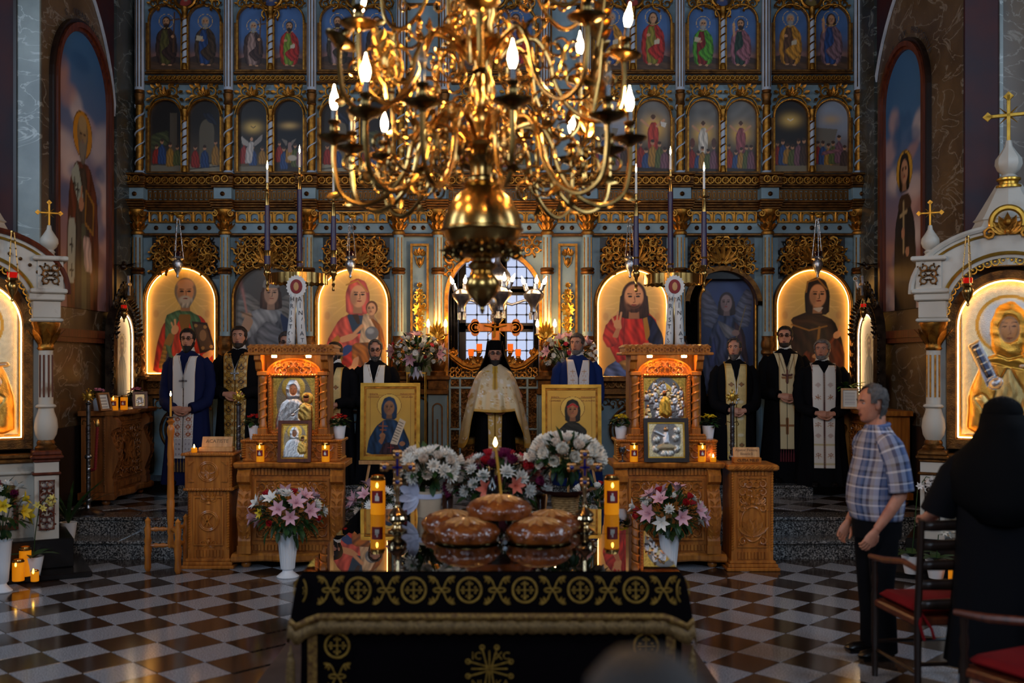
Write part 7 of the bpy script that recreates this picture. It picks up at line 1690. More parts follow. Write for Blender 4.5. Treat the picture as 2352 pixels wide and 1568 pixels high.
# ---------------------------------------------------------------- silver chandelier before the royal doors
YS = 11.3
t = thing('silver_chandelier','small chased silver chandelier with candle bulbs before the royal doors','chandelier',(X(1143,YS),YS,Z(742,YS)));ks = YS/FPX
zz = lambda py: (742-py)*ks
G().lathe([(r*ks,zz(y)) for r,y in [(1,745),(9,738),(12,730),(8,722),(16,712),(20,700),(22,688),(15,676),(10,668),(16,660),(26,652),(30,640),(27,628),(20,618),(12,610),(6,600),(5,560),(5,300)]],n=20,flute=10,fa=.04).obj('body','silver',t)
lampm = G().lathe([(r*ks,(700-y)*ks) for r,y in [(2,722),(8,716),(7,706),(12,696),(22,684),(24,676),(16,668),(8,664)]],n=14,flute=7,fa=.05).mesh('lamp_bowl','silver')
cupm = G().lathe([(3*ks,0),(6*ks,3*ks),(5*ks,14*ks),(6*ks,18*ks),(0,18*ks)],n=10).mesh('candle_cup','silver');bm_ = G().lathe([(2*ks,0),(4.5*ks,5*ks),(4.5*ks,9*ks),(2*ks,15*ks),(.5*ks,20*ks)],n=10).mesh('bulb','bulb_small')
for a in (185,-5,95,275):
    r = 82*ks;q = math.radians(a);x_,y_ = r*math.cos(q),r*math.sin(q)
    G().tube([(0,0,zz(690)),(x_*.4,y_*.4,zz(700)),(x_*.75,y_*.75,zz(690)),(x_,y_,zz(688))],[4*ks,3*ks,3*ks,5*ks],7).obj('arm','silver',t)
    lb = place(lampm,'lamp_bowl',t,(x_,y_,zz(700)))
    for dx,tl in ((-14,-.35),(6,.05),(16,.4)):
        c_ = place(cupm,'candle_cup',lb,(dx*ks,0,30*ks),(0,tl,0));place(bm_,'bulb',c_,(0,0,18*ks))
    g = G()
    for i in range(6): w = i*PI/3;g.tube([(8*ks*math.cos(w),8*ks*math.sin(w),-18*ks),(8*ks*math.cos(w),8*ks*math.sin(w),-34*ks)],2*ks,5)
    g.obj('drop_fringe','silver',lb)
# wall sconces beside the royal doors
for px,lb in ((1004,'gilt sconce with two candle bulbs beside the narrow panel left of royal doors'),(1254,'gilt sconce with two candle bulbs beside the narrow panel right of royal doors')):
    Yq = 11.75;t = thing('wall_sconce',lb,'wall lamp',(X(px,Yq),Yq,Z(775,Yq)));kq = Yq/FPX
    g = G();palmette(g,0,0,.0,40*kq,20*kq,7,.012);g.lathe([(6*kq,-8*kq),(3*kq,0),(5*kq,6*kq),(3*kq,14*kq)],n=8);g.box(-.01,.01,0,.2,-.02,.02);g.obj('backplate','gold_leaf',t)
    for s_ in (-1,1):
        G().tube([(0,-.02,0),(s_*8*kq,-.03,-5*kq),(s_*17*kq,-.04,-2*kq),(s_*20*kq,-.04,4*kq)],.008,6).obj('arm','gold_leaf',t)
        G().lathe([(2*kq,4*kq),(6*kq,6*kq),(6*kq,8*kq),(3*kq,9*kq)],(s_*20*kq,-.04,0),10).obj('pan','gold_leaf',t);G().lathe([(3*kq,8*kq),(3*kq,24*kq),(0,24*kq)],(s_*20*kq,-.04,0),10).obj('candle_tube','wax_white',t);G().lathe([(2*kq,24*kq),(4*kq,28*kq),(3.5*kq,34*kq),(.5*kq,42*kq)],(s_*20*kq,-.04,0),10).obj('bulb','bulb_sconce',t)
# silver vigil lamps hung from gilt doves before the four lit icons
for px,lb in ((408,'white bearded bishop icon'),(805,'mother and child icon'),(1447,'open book icon'),(1878,'brown hooded nun icon')):
    Yq = 11.55;L_ = Yq/FPX;zb = Z(632,Yq)
    v = vigil('silver hanging lamp under a gilt dove before the '+lb,(X(px,Yq),Yq,zb+.16),1.5,96*L_,'silver','glass_dark_red');v.name = 'dove_lamp'
    g = G();zt = 100*L_;g.ball((.02,0,zt+.02),(.045,.03,.026),8,6);g.ball((-.02,-.02,zt+.04),.018,6,5)
    for s_ in (-1,1):
        for k in range(4): g.leaf((.01,0,zt+.03),(s_*(1-.1*k),0,.3-.1*k),.16-.015*k,.016,up=(0,0,1),n=3,bend=.1)
    g.tube([(.02,0,zt+.0),(.02,.46,zt-.0)],.006,5);g.obj('gilt_dove','gold_leaf',v)
# vigil lights on the royal doors
for px,py in ((1082,818),(1101,806),(1172,806),(1190,818)):
    t = thing('vigil_light','small red glass vigil light on the royal door crest, %s' % {1082: 'outer one on the left leaf',1101: 'inner one on the left leaf',1172: 'inner one on the right leaf',1190: 'outer one on the right leaf'}[px],'candle',(X(px,12),11.98,Z(py,12)),group='vigil lights on the doors')
    G().lathe([(.012,-.06),(.03,-.02),(.024,-.005),(.026,0)],n=10).obj('holder','gold',t);G().lathe([(.026,0),(.034,.03),(.034,.085),(.03,.085),(0,.07)],n=12).obj('glass_cup','glass_amber',t)
# wooden altar cross seen above the priest
t = thing('altar_cross','large carved wooden cross with trefoil ends behind the royal doors','cross',(X(1138,12.6),12.6,.46));ka = 12.6/FPX;z0 = Z(752,12.6)-.46
g = G();g.cbox(-40*ka,40*ka,-.02,.02,z0-9*ka,z0+9*ka,.006);g.cbox(-9*ka,9*ka,-.02,.02,.0,z0+26*ka,.006);g.obj('cross_bars','oak',t,False)
for s_ in (-1,1):
    g = G()
    for dx,dz,r in ((45,0,14),(54,0,10),(47,11,9),(47,-11,9)): g.lathe([(r*ka,-.022),(r*ka,.022)],n=14);b_ = g.v[-28:];g.v[-28:] = [(x+s_*dx*ka,z,y+z0+dz*ka) for x,y,z in b_]
    g.obj('trefoil_end','oak',t,False);g = G();g.tube([(s_*46*ka+9*ka*math.cos(q),-.026,z0+9*ka*math.sin(q)) for q in [2*PI*i/16 for i in range(16)]],.006,5,closed=True);g.ball((s_*46*ka,-.024,z0),(.02,.01,.03),8,5);g.obj('end_carving','gold',t)
g = G()
for q in range(12): w = 2*PI*q/12+.26;g.tube([(10*ka*math.cos(w),-.0,z0+10*ka*math.sin(w)),(28*ka*math.cos(w),0,z0+28*ka*math.sin(w))],[.008,.002],5)
g.tube([(-.02,-.025,z0-.12),(0,-.03,z0+.03)],.016,6);g.tube([(-.14,-.03,z0+.03),(0,-.035,z0+.0),(.14,-.03,z0+.03)],.012,6);g.ball((0,-.03,z0+.06),.022,7,5);g.obj('carved_figure_and_rays','gold_leaf',t)
# security camera by the right wall
t = thing('security_camera','small white security camera mounted near the right wall icon','camera',(X(1975,11.2),11.3,Z(640,11.2)))
G().tube([(-.05,-.1,.0),(.02,.06,.02)],.026,12).obj('camera_body','plastic_white',t);G().tube([(-.056,-.112,0),(-.05,-.1,0)],.019,10).obj('lens','bottle',t);G().tube([(.01,.02,-.02),(.02,.02,-.08),(.1,.05,-.08)],.016,8).obj('bracket','plastic_white',t)

# ---------------------------------------------------------------- people
HT = [-1,-.92,-.8,-.6,-.35,-.1,.15,.4,.65,.85,.95,1]
HWd = [.012,.032,.047,.058,.066,.071,.075,.077,.07,.049,.03,.0]
HDF = [.03,.062,.075,.079,.082,.084,.084,.084,.075,.052,.032,0]
HDB = [.0,.01,.03,.06,.078,.09,.098,.1,.09,.062,.036,0]
def head_pt(a,t,feat=True):
    w = np.interp(t,HT,HWd);df = np.interp(t,HT,HDF);db = np.interp(t,HT,HDB);z = t*.118
    c,s_ = math.cos(a),math.sin(a);x = w*s_;y = -(df if c > 0 else db)*c
    if feat and c > 0:
        n = math.exp(-(x/.0115)**2);pz = min(max((.04-z)/.062,0),1)*.025 if z > -.024 else .025*math.exp(-((z+.024)/.008)**2)
        f = n*pz-.009*math.exp(-(((abs(x)-.031)/.016)**2+((z-.018)/.011)**2))+.005*math.exp(-((z-.038)/.009)**2-(x/.05)**2)
        f += .005*math.exp(-(x/.022)**2-((z+.053)/.01)**2)+.006*math.exp(-(x/.022)**2-((z+.1)/.015)**2)+.003*math.exp(-(((abs(x)-.045)/.02)**2+((z+.02)/.02)**2))
        y -= f*c
    return x,y,z
NA,NT = 44,34
TS = [-math.cos(PI*j/NT) for j in range(NT+1)]
def add_head(g):
    vs = [head_pt(2*PI*i/NA,t) for t in TS for i in range(NA)];g.rings(vs,NA,NT+1)
    for s_ in (-1,1):
        g.ball((s_*.077,.012,.0),(.011,.02,.032),8,6);g.ball((s_*.081,.006,-.004),(.006,.01,.018),6,5)
    g.lathe([(.052,-.2),(.05,-.14),(.052,-.09),(.05,-.05)],(0,.018,0),14)
def shell(g,test,push,drop=lambda a,t: 0.0,seed=0,rough=.003):
    R = random.Random(seed);idx = {};vs = [];fs = []
    for j,t in enumerate(TS):
        for i in range(NA):
            a = 2*PI*i/NA;ang = a if a <= PI else a-2*PI
            x,y,z = head_pt(a,t,False);q = push(ang,t)+R.uniform(-rough,rough);L = math.sqrt(x*x+y*y+z*z)+1e-6
            idx[(i,j)] = len(vs);vs.append((x*(1+q/L),y*(1+q/L),z*(1+q/L)-drop(ang,t)))
    used = set()
    for j in range(NT):
        for i in range(NA):
            k = (i+1) % NA;am = 2*PI*(i+.5)/NA;am = am if am <= PI else am-2*PI
            if test(am,(TS[j]+TS[j+1])/2): fs.append((idx[(i,j)],idx[(k,j)],idx[(k,j+1)],idx[(i,j+1)]))
    keep = sorted({v for f in fs for v in f});mp = {v: n for n,v in enumerate(keep)}
    g.add([vs[v] for v in keep],[tuple(mp[v] for v in f) for f in fs])
def add_hand(g,M,side,curl=.5,spread=1.0):
    """wrist at origin, fingers along +x, back of the hand up (+z), thumb on side*y"""
    old = g.M;g.M = M if old is None else old @ M
    vs = []
    for x,w,h in ((-.02,.026,.022),(.0,.028,.021),(.03,.036,.018),(.065,.041,.016),(.092,.038,.013)):
        for i in range(10): a = 2*PI*i/10;vs.append((x,w*math.cos(a),h*math.sin(a)))
    g.rings(vs,10,5)
    for k,(dy,L) in enumerate(((.028,.072),(.0095,.08),(-.0095,.075),(-.028,.06))):
        p = Vector((.085,dy*side,.0));ang = -curl*.3;pts = [p.copy()]
        for sgm,f in enumerate((.45,.32,.23)):
            p = p+Vector((math.cos(ang),(dy*side)*.6*spread,math.sin(ang)))*L*f;pts.append(p.copy());ang -= curl*.85
        g.tube(pts,[.0098,.0092,.0085,.0068],7);g.ball(pts[-1],.0068,6,4)
    p0 = Vector((.015,side*.028,-.004));p1 = Vector((.045,side*.05,-.012));p2 = Vector((.072,side*.054,-.022));p3 = Vector((.092,side*.05,-.03))
    g.tube([p0,p1,p2,p3],[.013,.0115,.0105,.008],7);g.ball(p3,.008,6,4)
    g.M = old
RZ = [.0,.25,.55,.9,1.08,1.22,1.33,1.41,1.45,1.48,1.51,1.53]
RW = [.29,.27,.245,.225,.22,.228,.225,.205,.165,.11,.074,.06]
RD = [.23,.21,.19,.17,.165,.16,.15,.135,.115,.09,.07,.06]
def fy(x,z,fat=1.0):
    w = np.interp(z,RZ,RW);d = np.interp(z,RZ,RD)*fat
    return -d*max(0.0,1-abs(min(abs(x)/w,1))**2.4)**(1/2.4)
def robe_mesh(g,hz,seed,zmin=.0,fat=1.0,sleeves=True,wr=.085,yw=-.235):
    R = random.Random(seed);ph = R.uniform(0,6);n = 64;vs = [];zs = [zmin+(1.53-zmin)*j/44 for j in range(45)]
    for z in zs:
        w = np.interp(z,RZ,RW);d = np.interp(z,RZ,RD)*fat;am = max(0,(1.0-z))*.05
        for i in range(n):
            a = 2*PI*i/n;c,s_ = math.cos(a),math.sin(a);e = 2/2.4
            f = 1+am*math.sin(a*11+ph+.8*math.sin(z*3))+am*.6*math.sin(a*17+ph*2)
            vs.append((w*f*math.copysign(abs(c)**e,c),d*f*math.copysign(abs(s_)**e,s_),z))
    g.rings(vs,n,len(zs))
    if sleeves:
        for s_ in (-1,1):
            pts = [(s_*.165,.0,1.41),(s_*.215,.005,1.33),(s_*.238,.01,1.2),(s_*.25,-.01,1.08),(s_*.235,-.08,(hz+1.02)/2+.0),(s_*.18,-.165*fat,hz+.035),(s_*(wr+.015),yw,hz+.005)]
            sm = [];rr = []
            RR = [.068,.08,.076,.073,.07,.065,.062]
            for k in range(len(pts)-1):
                for q in range(4):
                    f = q/4;sm.append(tuple(pts[k][j]*(1-f)+pts[k+1][j]*f for j in range(3)));rr.append((RR[k]*(1-f)+RR[k+1]*f)*(1+.05*math.sin((k*4+q)*1.9+seed)))
            sm.append(pts[-1]);rr.append(RR[-1]);g.tube(sm,rr,14,up=(0,0,1))
def stole_obj(t,fn,zb,m='cloth_paint',zj=1.24,half=.125,gap=.003,fat=1.0,top=.135):
    verts,faces,cs = [],[],[]
    ncol,zr = 14,list(np.linspace(zb,1.40,120))+list(np.linspace(1.405,1.485,12))
    for s_ in (-1,1):
        base = len(verts);P = []
        for z in zr:
            k = min(max((z-zj)/(1.47-zj),0),1);xi = gap+(.058-gap)*k;xo = half*(.88+.12*min(1,max(0,(z-.6)/.5)))+(top-half)*k
            for c in range(ncol+1):
                x = xi+(xo-xi)*c/ncol;ws = np.interp(z,RZ,RW)
                y = fy(min(x,ws*.97),z,fat)-.014;fz = 0
                if z > 1.42: y = min(y,-.0)-.004+max(0,(z-1.44))*1.1
                P.append((s_*x,y,z))
        for k in range(2):   # back after the shoulder
            for c in range(ncol+1):
                x,y,z = P[-(ncol+1)] ;pass
        verts += P;n = ncol+1
        for j in range(len(zr)-1):
            for c in range(ncol): faces.append((base+j*n+c,base+j*n+c+1,base+(j+1)*n+c+1,base+(j+1)*n+c))
    V = np.array(verts);p = Pt(V[:,0]*4,V[:,2]*5);fn(p)
    me = bpy.data.meshes.new('stole');me.from_pydata(V.tolist(),[],faces);me.materials.append(MATS[m])
    ca = me.color_attributes.new('Col','FLOAT_COLOR','POINT');cc = np.ones((len(V),4),np.float32);cc[:,:3] = np.clip(p.c,0,1);ca.data.foreach_set('color',cc.ravel())
    me.polygons.foreach_set('use_smooth',[True]*len(me.polygons));o = bpy.data.objects.new('stole',me);COL.objects.link(o);o.parent = t
    so = o.modifiers.new('thickness','SOLIDIFY');so.thickness = .004;return o
def head_parts(t,Mh,hair,hstyle,beard,blen,glasses,skin,lipy=0.0,browm='hair_brown'):
    def GM(): g = G();g.M = Mh;return g
    if hair and hstyle:
        def test(a,t_):
            b = abs(a)
            if hstyle == 'bald': return (b > 1.15 and -.45 < t_ < .5) or (b > 1.9 and -.5 < t_ < .62)
            if hstyle == 'receding': return t_ > (.86 if b < .5 else .6 if b < .95 else .12 if b < 1.35 else .05 if b < 1.75 else -.55)
            return t_ > (.66 if b < .75 else .5 if b < 1.0 else .1 if b < 1.35 else .0 if b < 1.75 else -.6)
        g = GM();shell(g,test,lambda a,t_: .012+.01*max(0,t_) if hstyle != 'bald' else .009,seed=3,rough=.0025)
        o = g.obj('hair',hair,t);so = o.modifiers.new('thickness','SOLIDIFY');so.thickness = .006;so.offset = -1
    if beard:
        def tb(a,t_):
            b = abs(a)
            if b < .28 and -.52 < t_ < -.4: return False
            return t_ < (-.35 if b < .32 else -.5 if b < 1.0 else -.5+(b-1.0)*.95 if b < 1.6 else -2)
        g = GM();shell(g,tb,lambda a,t_: .009+.010*max(0,-t_-.3),lambda a,t_: blen*max(0,(-t_-.55)/.45)**1.2*max(.15,math.cos(a*.8)),seed=5,rough=.003)
        o = g.obj('beard',beard,t);so = o.modifiers.new('thickness','SOLIDIFY');so.thickness = .008;so.offset = -1
    for s_ in (-1,1):
        g = GM();g.ball((s_*.031,-.0685,.017),(.0135,.0105,.0068),8,6);e = g.obj('eye','eye_white',t);g = GM();g.ball((s_*.031,-.0775,.017),(.0055,.003,.0055),7,5);g.obj('iris','eye_dark',e)
        g = GM();g.tube([(s_*.014,-.0885,.035),(s_*.03,-.088,.0395),(s_*.05,-.077,.034)],[.004,.0048,.003],6);g.obj('eyebrow',browm,t)
        g = GM();g.tube([(s_*.016,-.078,.0215),(s_*.031,-.0815,.0255),(s_*.047,-.0745,.021)],.0032,5);g.obj('eyelid',skin,t)
    g = GM();g.ball((0,-.0855-lipy,-.0525),(.021,.007,.0045),10,5);g.ball((0,-.084-lipy,-.0595),(.017,.007,.005),10,5);g.obj('mouth','lip',t)
    if glasses:
        g = GM()
        for s_ in (-1,1):
            g.tube([(s_*.033+.023*math.cos(q),-.099+.006*abs(math.cos(q)),.014+.017*math.sin(q)) for q in [2*PI*i/16 for i in range(16)]],.0018,5,closed=True);g.tube([(s_*.056,-.093,.018),(s_*.078,-.03,.016),(s_*.08,.01,.012)],.0016,5)
        g.tube([(-.01,-.1,.018),(.01,-.1,.018)],.0018,5);gl = g.obj('glasses','bottle',t)
        for s_ in (-1,1):
            g = GM();vs = [(s_*.033+.022*math.cos(q),-.0985,.014+.016*math.sin(q)) for q in [2*PI*i/16 for i in range(16)]];g.add(vs+[(a,b+.001,c) for a,b,c in vs],[tuple(range(16)),tuple(range(31,15,-1))]);g.obj('lens','lens_glass',gl,False)
mat('lens_glass',(220,230,240),0.02,0,trans=1.0,ior=1.05)
def head_matrix(yaw,pitch,zc=1.642):
    return Matrix.Translation((0,0,zc-.13)) @ Euler((pitch,0,yaw)).to_matrix().to_4x4() @ Matrix.Translation((0,-.012,.13))
def priest(label,px,top,Yp,H=None,robe='robe_black',hz=.95,stole=None,zb=.35,sm='cloth_paint',hair='hair_black',hstyle='short',beard=None,blen=.02,glasses=False,yaw=0.0,pitch=0.0,
           rz=0.0,fat=1.0,cross=None,skin='skin',zj=1.24,half=.125,wide=1.0,brow='hair_brown',clasp='front',gap=.003,z0=.46,hands=True):
    zt = Z(top,Yp);H = H or zt-z0;s_ = H/1.76
    t = thing('person',label,'person',(X(px,Yp),Yp,z0),rz);t.scale = (s_*wide,s_*wide,s_)
    Mh = head_matrix(yaw,pitch);g = G();g.M = Mh;add_head(g);g.M = None
    for q in (-1,1):   # neck, trunk and legs stay hidden below the robe but complete the figure
        g.tube([(q*.09,.01,.04),(q*.09,.0,.48),(q*.085,.0,.9)],[.045,.06,.085],10)
        g.tube([(q*.165,.01,1.38),(q*.215,.005,1.3),(q*.245,-.01,1.08),(q*.23,-.08,(hz+1.02)/2),(q*.17,-.165,hz+.03),(q*.085,-.235,hz)],[.042,.042,.036,.034,.03,.026],9)
        if hands:
            d = Vector((-q,-.18,-.12)).normalized() if clasp == 'front' else Vector((-q*.7,-.3,-.5)).normalized();up = Vector((0,-1,.35));y_ = up.cross(d).normalized();u_ = d.cross(y_)
            M = Matrix((( d.x,y_.x,u_.x,q*.085),(d.y,y_.y,u_.y,-.245-(.012 if q < 0 else 0)),(d.z,y_.z,u_.z,hz-.004*q),(0,0,0,1)));add_hand(g,M,q,.75)
    g.lathe([(.1,.88),(.125,1.0),(.13,1.2),(.15,1.36),(.1,1.44),(.055,1.5)],(0,.01,0),14,sx=1.25);g.obj('body',skin,t)
    g = G();robe_mesh(g,hz,len(label),fat=fat);rb = g.obj('cassock',robe,t)
    g = G();g.lathe([(.08,1.505),(.072,1.535),(.066,1.562)],(0,.006,0),18,cap=False);c_ = g.obj('white_collar','white_cloth',rb);so = c_.modifiers.new('thickness','SOLIDIFY');so.thickness = .003
    for q in (-1,1): G().ball((q*.1,-.2,.03),(.045,.11,.035),10,6).obj('shoe','shoe',t)
    if stole: stole_obj(t,stole,zb,sm,zj,half,gap,fat)
    head_parts(t,Mh,hair,hstyle,beard,blen,glasses,skin,.01 if beard else 0,brow)
    if cross:
        zc,cm,cw = cross;y_ = fy(0,zc,fat)-.03
        g = G();g.cbox(-.009,.009,y_-.006,y_+.004,zc-.055*cw,zc+.05*cw,.002);g.cbox(-.036*cw,.036*cw,y_-.006,y_+.004,zc+.008,zc+.026,.002)
        for a,b in ((0,.055),(-.038,.017),(.038,.017),(0,-.055)): g.ball((a*cw,y_-.002,zc+b*cw),(.011,.006,.011),6,5)
        cr = g.obj('pectoral_cross',cm,t,False);g = G()
        for q in (-1,1): g.tube([(0,y_,zc+.05*cw),(q*.03,fy(.03,1.36,fat)-.022,1.37),(q*.062,-.06,1.475)],.0028,5)
        g.obj('chain',cm,cr)
    return t
# ---- stole patterns: Pt x = metres*5 (about -.6..+.6), y = metres*5
def st_border(p,col,w=.03,x=.5):
    p.line([(-x,0),(-x,7.6)],w,col);p.line([(x,0),(x,7.6)],w,col)
def st_white_red(p):
    p.grad((226,222,216),(226,222,216),0,8)
    p.poly([(-.6,1.6),(.6,1.6),(.6,2.6),(-.6,2.6)],(206,198,196),sm=0)
    for k in range(18):
        for j in range(7): p.ell(-.44+.146*j,1.62+.055*k,.02,.012,(120,96,104))
    for k in range(4):
        for s_ in (-1,1):
            c = (s_*.24,2.86+.42*k)
            if k < 4: p.ring(c[0],c[1],.17,.02,(196,150,120));p.ell(c[0],c[1],.12,.12,(170,84,44));p.ell(c[0],c[1],.05,.05,(226,200,170));
            for q in range(4): p.ell(c[0]+.2*math.cos(q*1.57+.78),c[1]+.2*math.sin(q*1.57+.78),.035,.035,(206,160,130))
    p.poly([(-.7,4.4),(.7,4.4),(.7,8),(-.7,8)],(230,226,220),sm=0)
    st_border(p,(206,180,150),.02);p.line([(0,1),(0,6.2)],.05,(206,186,160));
    for k in range(12): p.ell(0,1.8+.4*k,.02,.025,(150,110,70))
    p.line([(-.02,6.2),(-.28,7.3)],.03,(196,160,130));p.line([(.02,6.2),(.28,7.3)],.03,(196,160,130))
def st_brown_gold(p):
    p.grad((176,122,44),(176,122,44),0,8);p.mottle(.15,30)
    for k in range(15):
        for s_ in (-1,1):
            c = (s_*.26,1.7+.4*k)
            if k % 2: p.ell(c[0],c[1],.17,.17,(196,146,56));p.ring(c[0],c[1],.16,.025,(90,54,20));p.ring(c[0],c[1],.09,.02,(110,70,26))
            else: p.poly([(c[0]-.16,c[1]),(c[0],c[1]+.16),(c[0]+.16,c[1]),(c[0],c[1]-.16)],(60,34,16),sm=0);p.ell(c[0],c[1],.06,.06,(190,140,56))
            p.ell(c[0],c[1]+.2,.045,.045,(60,36,18));p.ell(c[0],c[1]+.2,.022,.022,(220,180,90))
            for q in (-1,1): p.ell(c[0]+q*.17,c[1]+.2,.05,.09,(206,178,120))
    st_border(p,(196,150,66),.07,.52);p.line([(0,1),(0,6.2)],.06,(180,130,56))
def st_white_gold(p):
    p.grad((226,220,210),(226,220,210),0,8)
    for s_ in (-1,1):
        for zc in (5.6,5.9,3.4,2.6):
            for q in range(5): p.ell(s_*.27+.1*math.cos(q*1.26),zc+.1*math.sin(q*1.26),.05,.05,(190,146,76));p.ring(s_*.27,zc,.16,.02,(190,146,76))
            p.line([(s_*.27,zc-.2),(s_*.27,zc+.24)],.03,(176,130,60));p.line([(s_*.27-.12,zc+.08),(s_*.27+.12,zc+.08)],.03,(176,130,60))
    st_border(p,(196,158,96),.045,.53);p.line([(-.04,1),(-.04,6.2),(-.32,7.3)],.02,(150,110,60));p.line([(.04,1),(.04,6.2),(.32,7.3)],.02,(150,110,60))
def st_pale_cross(p):
    p.grad((222,214,210),(222,214,210),0,8)
    for s_ in (-1,1):
        for k in range(9):
            c = (s_*.27,2.6+.5*k);p.line([(c[0],c[1]-.13),(c[0],c[1]+.13)],.03,(196,150,110));p.line([(c[0]-.1,c[1]+.03),(c[0]+.1,c[1]+.03)],.03,(196,150,110));p.ring(c[0],c[1]-.25,.07,.018,(206,160,130))
            for q in (-1,1): p.ell(c[0]+q*.15,c[1]-.1,.02,.02,(190,150,160))
    st_border(p,(190,158,104),.06,.52);p.line([(0,1),(0,6.6)],.03,(60,56,80))
def st_gold_diamond(p):
    p.grad((206,176,112),(206,176,112),0,8);p.mottle(.12,26,3)
    for k in range(9): p.ell(.2*(-1)**k,2+.5*k,.14,.1,(228,214,180),soft=.6,al=.7)
    for s_ in (-1,1):
        for zc in (6.05,2.4): p.poly([(s_*.24-.15,zc),(s_*.24,zc+.15),(s_*.24+.15,zc),(s_*.24,zc-.15)],(104,62,30),sm=0);p.poly([(s_*.24-.1,zc),(s_*.24,zc+.1),(s_*.24+.1,zc),(s_*.24,zc-.1)],(150,100,50),sm=0)
    p.ell(0,4.4,.2,.3,(190,140,70),al=.8);p.ring(0,4.5,.15,.03,(150,100,44))
    for zc in (1.7,1.95): p.line([(-.5,zc),(.5,zc)],.09,(226,190,90))
    st_border(p,(190,142,56),.08,.5);p.line([(0,1),(0,6.6)],.07,(186,138,56))
def st_cream_cross(p):
    p.grad((216,196,150),(216,196,150),0,8)
    for zc,w,h in ((5.9,.19,.2),(3.2,.36,.42)): p.line([(0,zc-h),(0,zc+h)],.13,(150,96,50),soft=.02);p.line([(-w,zc+.04),(w,zc+.04)],.12,(150,96,50),soft=.02)
    p.ell(0,3.24,.03,.03,(60,50,60));st_border(p,(168,126,66),.04,.325);p.line([(-.6,1.9),(.6,1.9)],.06,(168,126,66));p.line([(-.1,6.2),(-.36,7.3)],.03,(120,90,60));p.line([(.1,6.2),(.36,7.3)],.03,(120,90,60))
def st_white_brown(p):
    p.grad((222,218,210),(222,218,210),0,8)
    for s_ in (-1,1):
        for zc in (1.9,3.75,4.5,5.4):
            for q in range(5): p.ell(s_*.26+.08*math.cos(q*1.26+.3),zc+.08*math.sin(q*1.26+.3),.035,.035,(170,110,70))
            p.line([(s_*.26,zc-.2),(s_*.26,zc+.1)],.02,(150,110,80));p.ell(s_*.26-.1,zc-.12,.04,.025,(190,150,110));p.ell(s_*.26+.1,zc-.12,.04,.025,(190,150,110))
        for zc in (3.05,6.1): p.poly([(s_*.26-.14,zc),(s_*.26,zc+.16),(s_*.26+.14,zc),(s_*.26,zc-.16)],(190,170,160),sm=0)
    for zc in (1.35,2.5): p.line([(-.6,zc),(.6,zc)],.1,(196,182,130))
    st_border(p,(120,60,46),.05,.5);p.line([(0,1),(0,7)],.09,(110,54,42));
    for k in range(60): p.ell(0,1.2+.1*k,.02,.02,(210,180,150));p.ell(-.5,1.2+.1*k,.012,.015,(210,190,170));p.ell(.5,1.2+.1*k,.012,.015,(210,190,170))
YP = 11.25
P1 = priest('priest in navy cassock with white stole, black beard and glasses',432,757,YP,robe='robe_navy',hz=.86,stole=st_white_red,zb=.3,hair='hair_black',beard='hair_black',blen=.045,glasses=True,cross=(1.16,'silver',1.0),yaw=.03)
g = G()
for k in range(6): g.lathe([(.004,.3),(.006,.27),(.011,.25),(.013,.15),(0,.15)],(-.085+.034*k,fy(0,.3)-.02,0),8)
g.obj('stole_tassels','fringe',P1)
priest('priest in black cassock with brown and gold patterned stole',549,752,11.45,hz=1.0,stole=st_brown_gold,zb=.3,sm='brocade',hair='hair_brown',beard='hair_brown',blen=.012,cross=(1.22,'silver',1.0),pitch=-.08,yaw=.05,wide=1.05)
priest('bespectacled man hidden behind the left lectern canopy',657,764,11.6,hair='hair_greymix',glasses=True,brow='hair_greymix',pitch=.1,yaw=.2)
priest('bearded priest with pale gold stole turning aside beside left lectern',770,788,11.2,hair='hair_black',beard='hair_black',blen=.05,glasses=True,stole=st_gold_diamond,zb=.3,sm='brocade',yaw=-.7,hz=1.0,rz=-.15)
priest('grey bearded priest with white and gold stole behind the blue saint easel',862,782,YP,hair='hair_greymix',hstyle='receding',beard='hair_greymix',blen=.02,glasses=True,stole=st_white_gold,zb=.3,hz=.98,pitch=.12,yaw=.1,brow='hair_greymix')
priest('grey haired priest in blue cassock behind the brown saint easel',1326,768,11.15,robe='robe_blue',hair='hair_greymix',beard='hair_grey',blen=.005,stole=st_pale_cross,zb=.3,hz=.95,yaw=-.4,brow='hair_greymix')
priest('dark haired person hidden behind right lectern',1562,778,11.5,hair='hair_black')
priest('balding bearded priest in gold stole with brown diamonds',1687,779,YP,hair='hair_greymix',hstyle='receding',beard='hair_greymix',blen=.03,stole=st_gold_diamond,zb=.3,sm='brocade',hz=.9,yaw=-.3,cross=(1.02,'silver',.7),rz=-.1,hands=True)
P9 = priest('tall priest with glasses and cream stole bearing brown crosses',1803,752,11.45,hair='hair_black',beard='hair_brown',blen=.0,glasses=True,stole=st_cream_cross,zb=.38,hz=.98,yaw=-.25,pitch=-.12,half=.088,cross=(1.2,'frame_wood',1.3),zj=1.3,rz=-.15)
g = G()
for k in range(6): g.lathe([(.004,.38),(.006,.35),(.01,.33),(.012,.24),(0,.24)],(-.07+.028*k,fy(0,.38)-.02,0),8)
g.obj('stole_tassels','burgundy_wrap',P9)
priest('grey haired priest with white stole embroidered in brown',1889,782,11.12,hair='hair_grey',beard='hair_grey',blen=.0,stole=st_white_brown,zb=.22,hz=.88,yaw=-.3,rz=-.2,wide=1.1,brow='hair_grey',zj=1.36)
